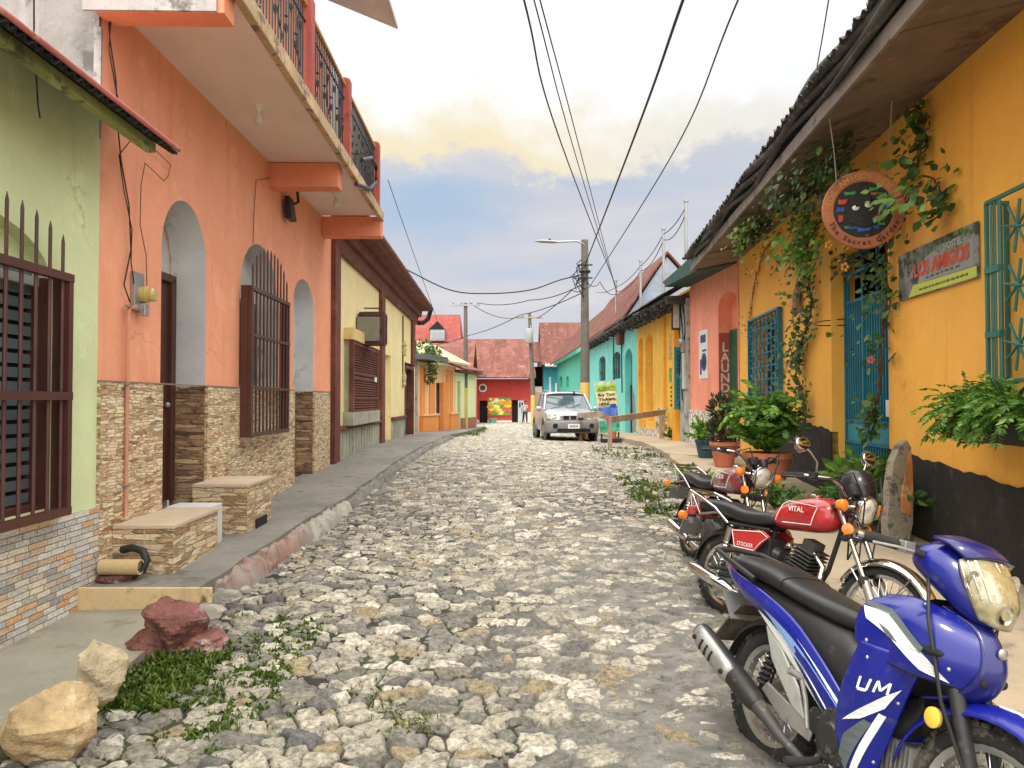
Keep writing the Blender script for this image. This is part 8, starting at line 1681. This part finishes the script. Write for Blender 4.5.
    for s_ in (-1, 1):
        mb = MB(); mb.tube([V((.46, s_ * .12, .26)), V((.46, s_ * .30, .25))], .016, 8); b(mb, 'footpeg', m_rubber, smooth=50)
        mb = MB(); mb.tube([V((.10, s_ * .12, .36)), V((.06, s_ * .26, .37))], .015, 8); b(mb, 'footpeg', m_rubber, smooth=50)
    mb = MB(); mb.tube([V((.46, -.15, .27)), V((.62, -.18, .22)), V((.70, -.2, .22))], .009, 8); b(mb, 'brake_pedal', m_alu, smooth=50)
    mb = MB(); mb.tube([V((.42, .13, .26)), V((.36, .27, .03)), V((.34, .31, .0))], .011, 8); b(mb, 'side_stand', m_bplast)
    for s_ in (-1, 1):
        mb = MB(); mb.tube([V((.0, s_ * .115, RW + .02)), V((.09, s_ * .115, RW + .37))], .015, 8); mb.tube([V((.06, s_ * .115, RW + .25)), V((.09, s_ * .115, RW + .37))], .03, 12); sh_ = b(mb, 'rear_shock', m_chrome, smooth=50)
        mb = MB(); spring(mb, (.01, s_ * .115, RW + .05), (.065, s_ * .115, RW + .26), .027, .0055, 8); b(mb, 'spring', m_chrome, sh_, smooth=60)
    mb = MB(); fender(mb, 0, RW, .352, 55, 172, .07, 20, .03); b(mb, 'rear_fender', m_bplast, smooth=50, solid=.005)
    # tank, seat, side covers
    mb = MB(); mb.loft([ell((x, 0, z), ry, rz_, 22, 2.5) for x, z, ry, rz_ in ((.42, .79, .05, .04), (.45, .80, .10, .075), (.52, .815, .118, .095), (.62, .84, .135, .115), (.74, .855, .142, .125), (.84, .86, .13, .12), (.91, .86, .10, .095), (.945, .86, .05, .05))]); tk = b(mb, 'fuel_tank', paint, smooth=60, sub=1)
    mb = MB(); mb.lathe([(.04, 0), (.042, .012), (.03, .02), (0, .022)], V((.72, 0, .978)), (0, 0, 1), 20); b(mb, 'filler_cap', m_chrome, tk, smooth=40)
    tan = lambda s_, x, z: V((x, s_ * (.010 + {0: 1}.get(0) * .128 * math.sqrt(max(.05, 1 - ((x - .70) / .34) ** 4)) * max(.2, 1 - abs((z - .845) / .135) ** 2.5) ** .4 + .006), z))
    for s_ in (-1, 1):
        mb = MB(); ln_ = [(.50, .785), (.56, .90), (.60, .93), (.84, .915), (.80, .79), (.50, .775)]
        mb.tube([tan(s_, x, z) for i in range(len(ln_) - 1) for (x, z) in [(ln_[i][0] + (ln_[i + 1][0] - ln_[i][0]) * k / 5, ln_[i][1] + (ln_[i + 1][1] - ln_[i][1]) * k / 5) for k in range(5)]], .0035, 4); b(mb, 'pinstripe', m_decal, tk)
        mb = MB(); mb.text(text1, .05, tan(s_, .68, .865), V((1, 0, 0)) if s_ < 0 else V((-1, 0, 0)), U3, off=.006, weight=.001, fit=.13); b(mb, 'lettering', m_decal, tk, recalc=False)
        pr = [(.10, .66), (.40, .69), (.47, .655), (.40, .60), (.34, .53), (.14, .53), (.12, .60)]
        mb = MB(); mb.prism([V((x, s_ * .115, z)) for x, z in pr], (0, s_ * .018, 0)); sc2 = b(mb, 'side_cover', paint, bevel=.006)
        mb = MB(); mb.tube([V((x * .9 + .028, s_ * .136, z * .88 + .073)) for x, z in pr + [pr[0]]], .003, 4); b(mb, 'pinstripe', m_decal, sc2)
        mb = MB(); mb.text(text2, .04, V((.25, s_ * .134, .555)), V((1, 0, 0)) if s_ < 0 else V((-1, 0, 0)), U3, off=.002, fit=.15); b(mb, 'lettering', m_decal, sc2, recalc=False)
    mb = MB(); mb.loft([ell((x, 0, z), ry, rz_, 20, 3.0) for x, z, ry, rz_ in ((-.30, .80, .09, .035), (-.27, .80, .12, .055), (-.10, .80, .13, .06), (.08, .79, .13, .06), (.14, .765, .125, .055), (.30, .76, .12, .055), (.43, .78, .10, .055), (.47, .79, .07, .04))]); b(mb, 'seat', seatm, smooth=60, sub=1)
    mb = MB()
    for s_ in (-1, 1): mb.tube([V((.06, s_ * .125, .70)), V((-.06, s_ * .15, .80)), V((-.22, s_ * .15, .86)), V((-.36, s_ * .13, .90))], .011, 8); mb.tube([V((-.02, s_ * .145, .77)), V((-.22, s_ * .14, .73)), V((-.33, s_ * .135, .88))], .009, 8)
    mb.tube([V((-.36, -.13, .90)), V((-.40, 0, .905)), V((-.36, .13, .90))], .011, 8); mb.tube([V((-.30, -.14, .88)), V((-.30, .14, .88))], .009, 8); b(mb, 'grab_rail', m_chrome, smooth=60)
    mb = MB(); mb.loft([ell((x, 0, z), ry, rz_, 14, 3) for x, z, ry, rz_ in ((-.26, .74, .10, .05), (-.36, .745, .085, .05), (-.42, .74, .06, .04))]); tc_ = b(mb, 'tail_cowl', paint, smooth=50)
    mb = MB(); mb.box((-.435, 0, .735), (.04, .11, .07)); b(mb, 'tail_light', m_redlens, tc_, bevel=.01)
    for s_ in (-1, 1):
        mb = MB(); mb.tube([V((-.36, s_ * .05, .70)), V((-.37, s_ * .15, .70))], .01, 8); si = b(mb, 'rear_indicator', m_bplast)
        mb = MB(); mb.lathe([(0, -.03), (.03, -.025), (.038, .01), (.02, .035), (0, .036)], V((-.37, s_ * .18, .70)), (-1, 0, 0), 16); b(mb, 'amber_lens', m_amberl, si, smooth=50)
    mb = MB(); mb.box(V((-.47, 0, .60)), (.008, .19, .13), (V((.93, 0, -.36)), V((0, 1, 0)), V((.36, 0, .93)))); mb.box(V((-.43, 0, .66)), (.06, .06, .05)); b(mb, 'number_plate', m_galv)
    return rt
def head(th): return R(-90) + R(th)
gz = lambda x, y: float(rz(y)) + .03
s1_ = scooter('shiny blue motor scooter with white slash graphics, nearest of the parked bikes', (1.13, 3.32, .0), (-R(10), 0, head(18)), R(6))
m1_ = motorcycle('red motorcycle with chrome headlamp parked behind the blue scooter', (1.53, 5.35, gz(1.6, 5.35)), (-R(8), 0, head(30)), R(4), m_redp, 'VITAL', 'STOCKER', m_seat, mirrors=(1, 1))
m_tank3 = mat('dusty wine red paint', (.20, .03, .035), rough=.3, coat=.6, var=.25, bmp=0, stain=(.25, .2, .19), sscale=7, sth=.5)
m2_ = motorcycle('dusty wine coloured motorcycle half hidden behind the red one', (1.70, 7.05, gz(1.7, 7.1)), (-R(7), 0, head(12)), R(10), m_tank3, '125', '125', m_seat, mirrors=(0, 0))
m1_.scale = (.94, .94, .94); m2_.scale = (.94, .94, .94)
# helmet hung on the red motorcycle's handlebar
hp = at(858, 486, 4.85); HM = thing('helmet', 'black helmet hanging on the handlebar of the red motorcycle', 'helmet', hp - U3 * .12)
mb = MB(); mb.loft([[hp + V((.105 * math.cos(a) * k, .12 * math.sin(a) * k, z * .85)) for a in [2 * PI * i / 24 for i in range(24)]] for k, z in ((.02, .125), (.45, .112), (.78, .07), (.97, .01), (1.0, -.05), (.93, -.11), (.86, -.125))], cap=False); mb.build('shell', mat('gloss black', (.012, .012, .013), rough=.4, coat=.2, bmp=0), HM, smooth=60, solid=.015)
mb = MB(); mb.torus(hp + V((0, 0, -.105)), (0, 0, 1), .094, .008, 24, 6); mb.build('edge_trim', m_chrome, HM, smooth=60)
mb = MB(); mb.tube([hp + V((-.09, 0, -.11)), hp + V((-.05, -.02, -.19)), hp + V((.05, -.02, -.19)), hp + V((.09, 0, -.11))], .007, 6); mb.build('strap', m_bplast, HM, smooth=60)
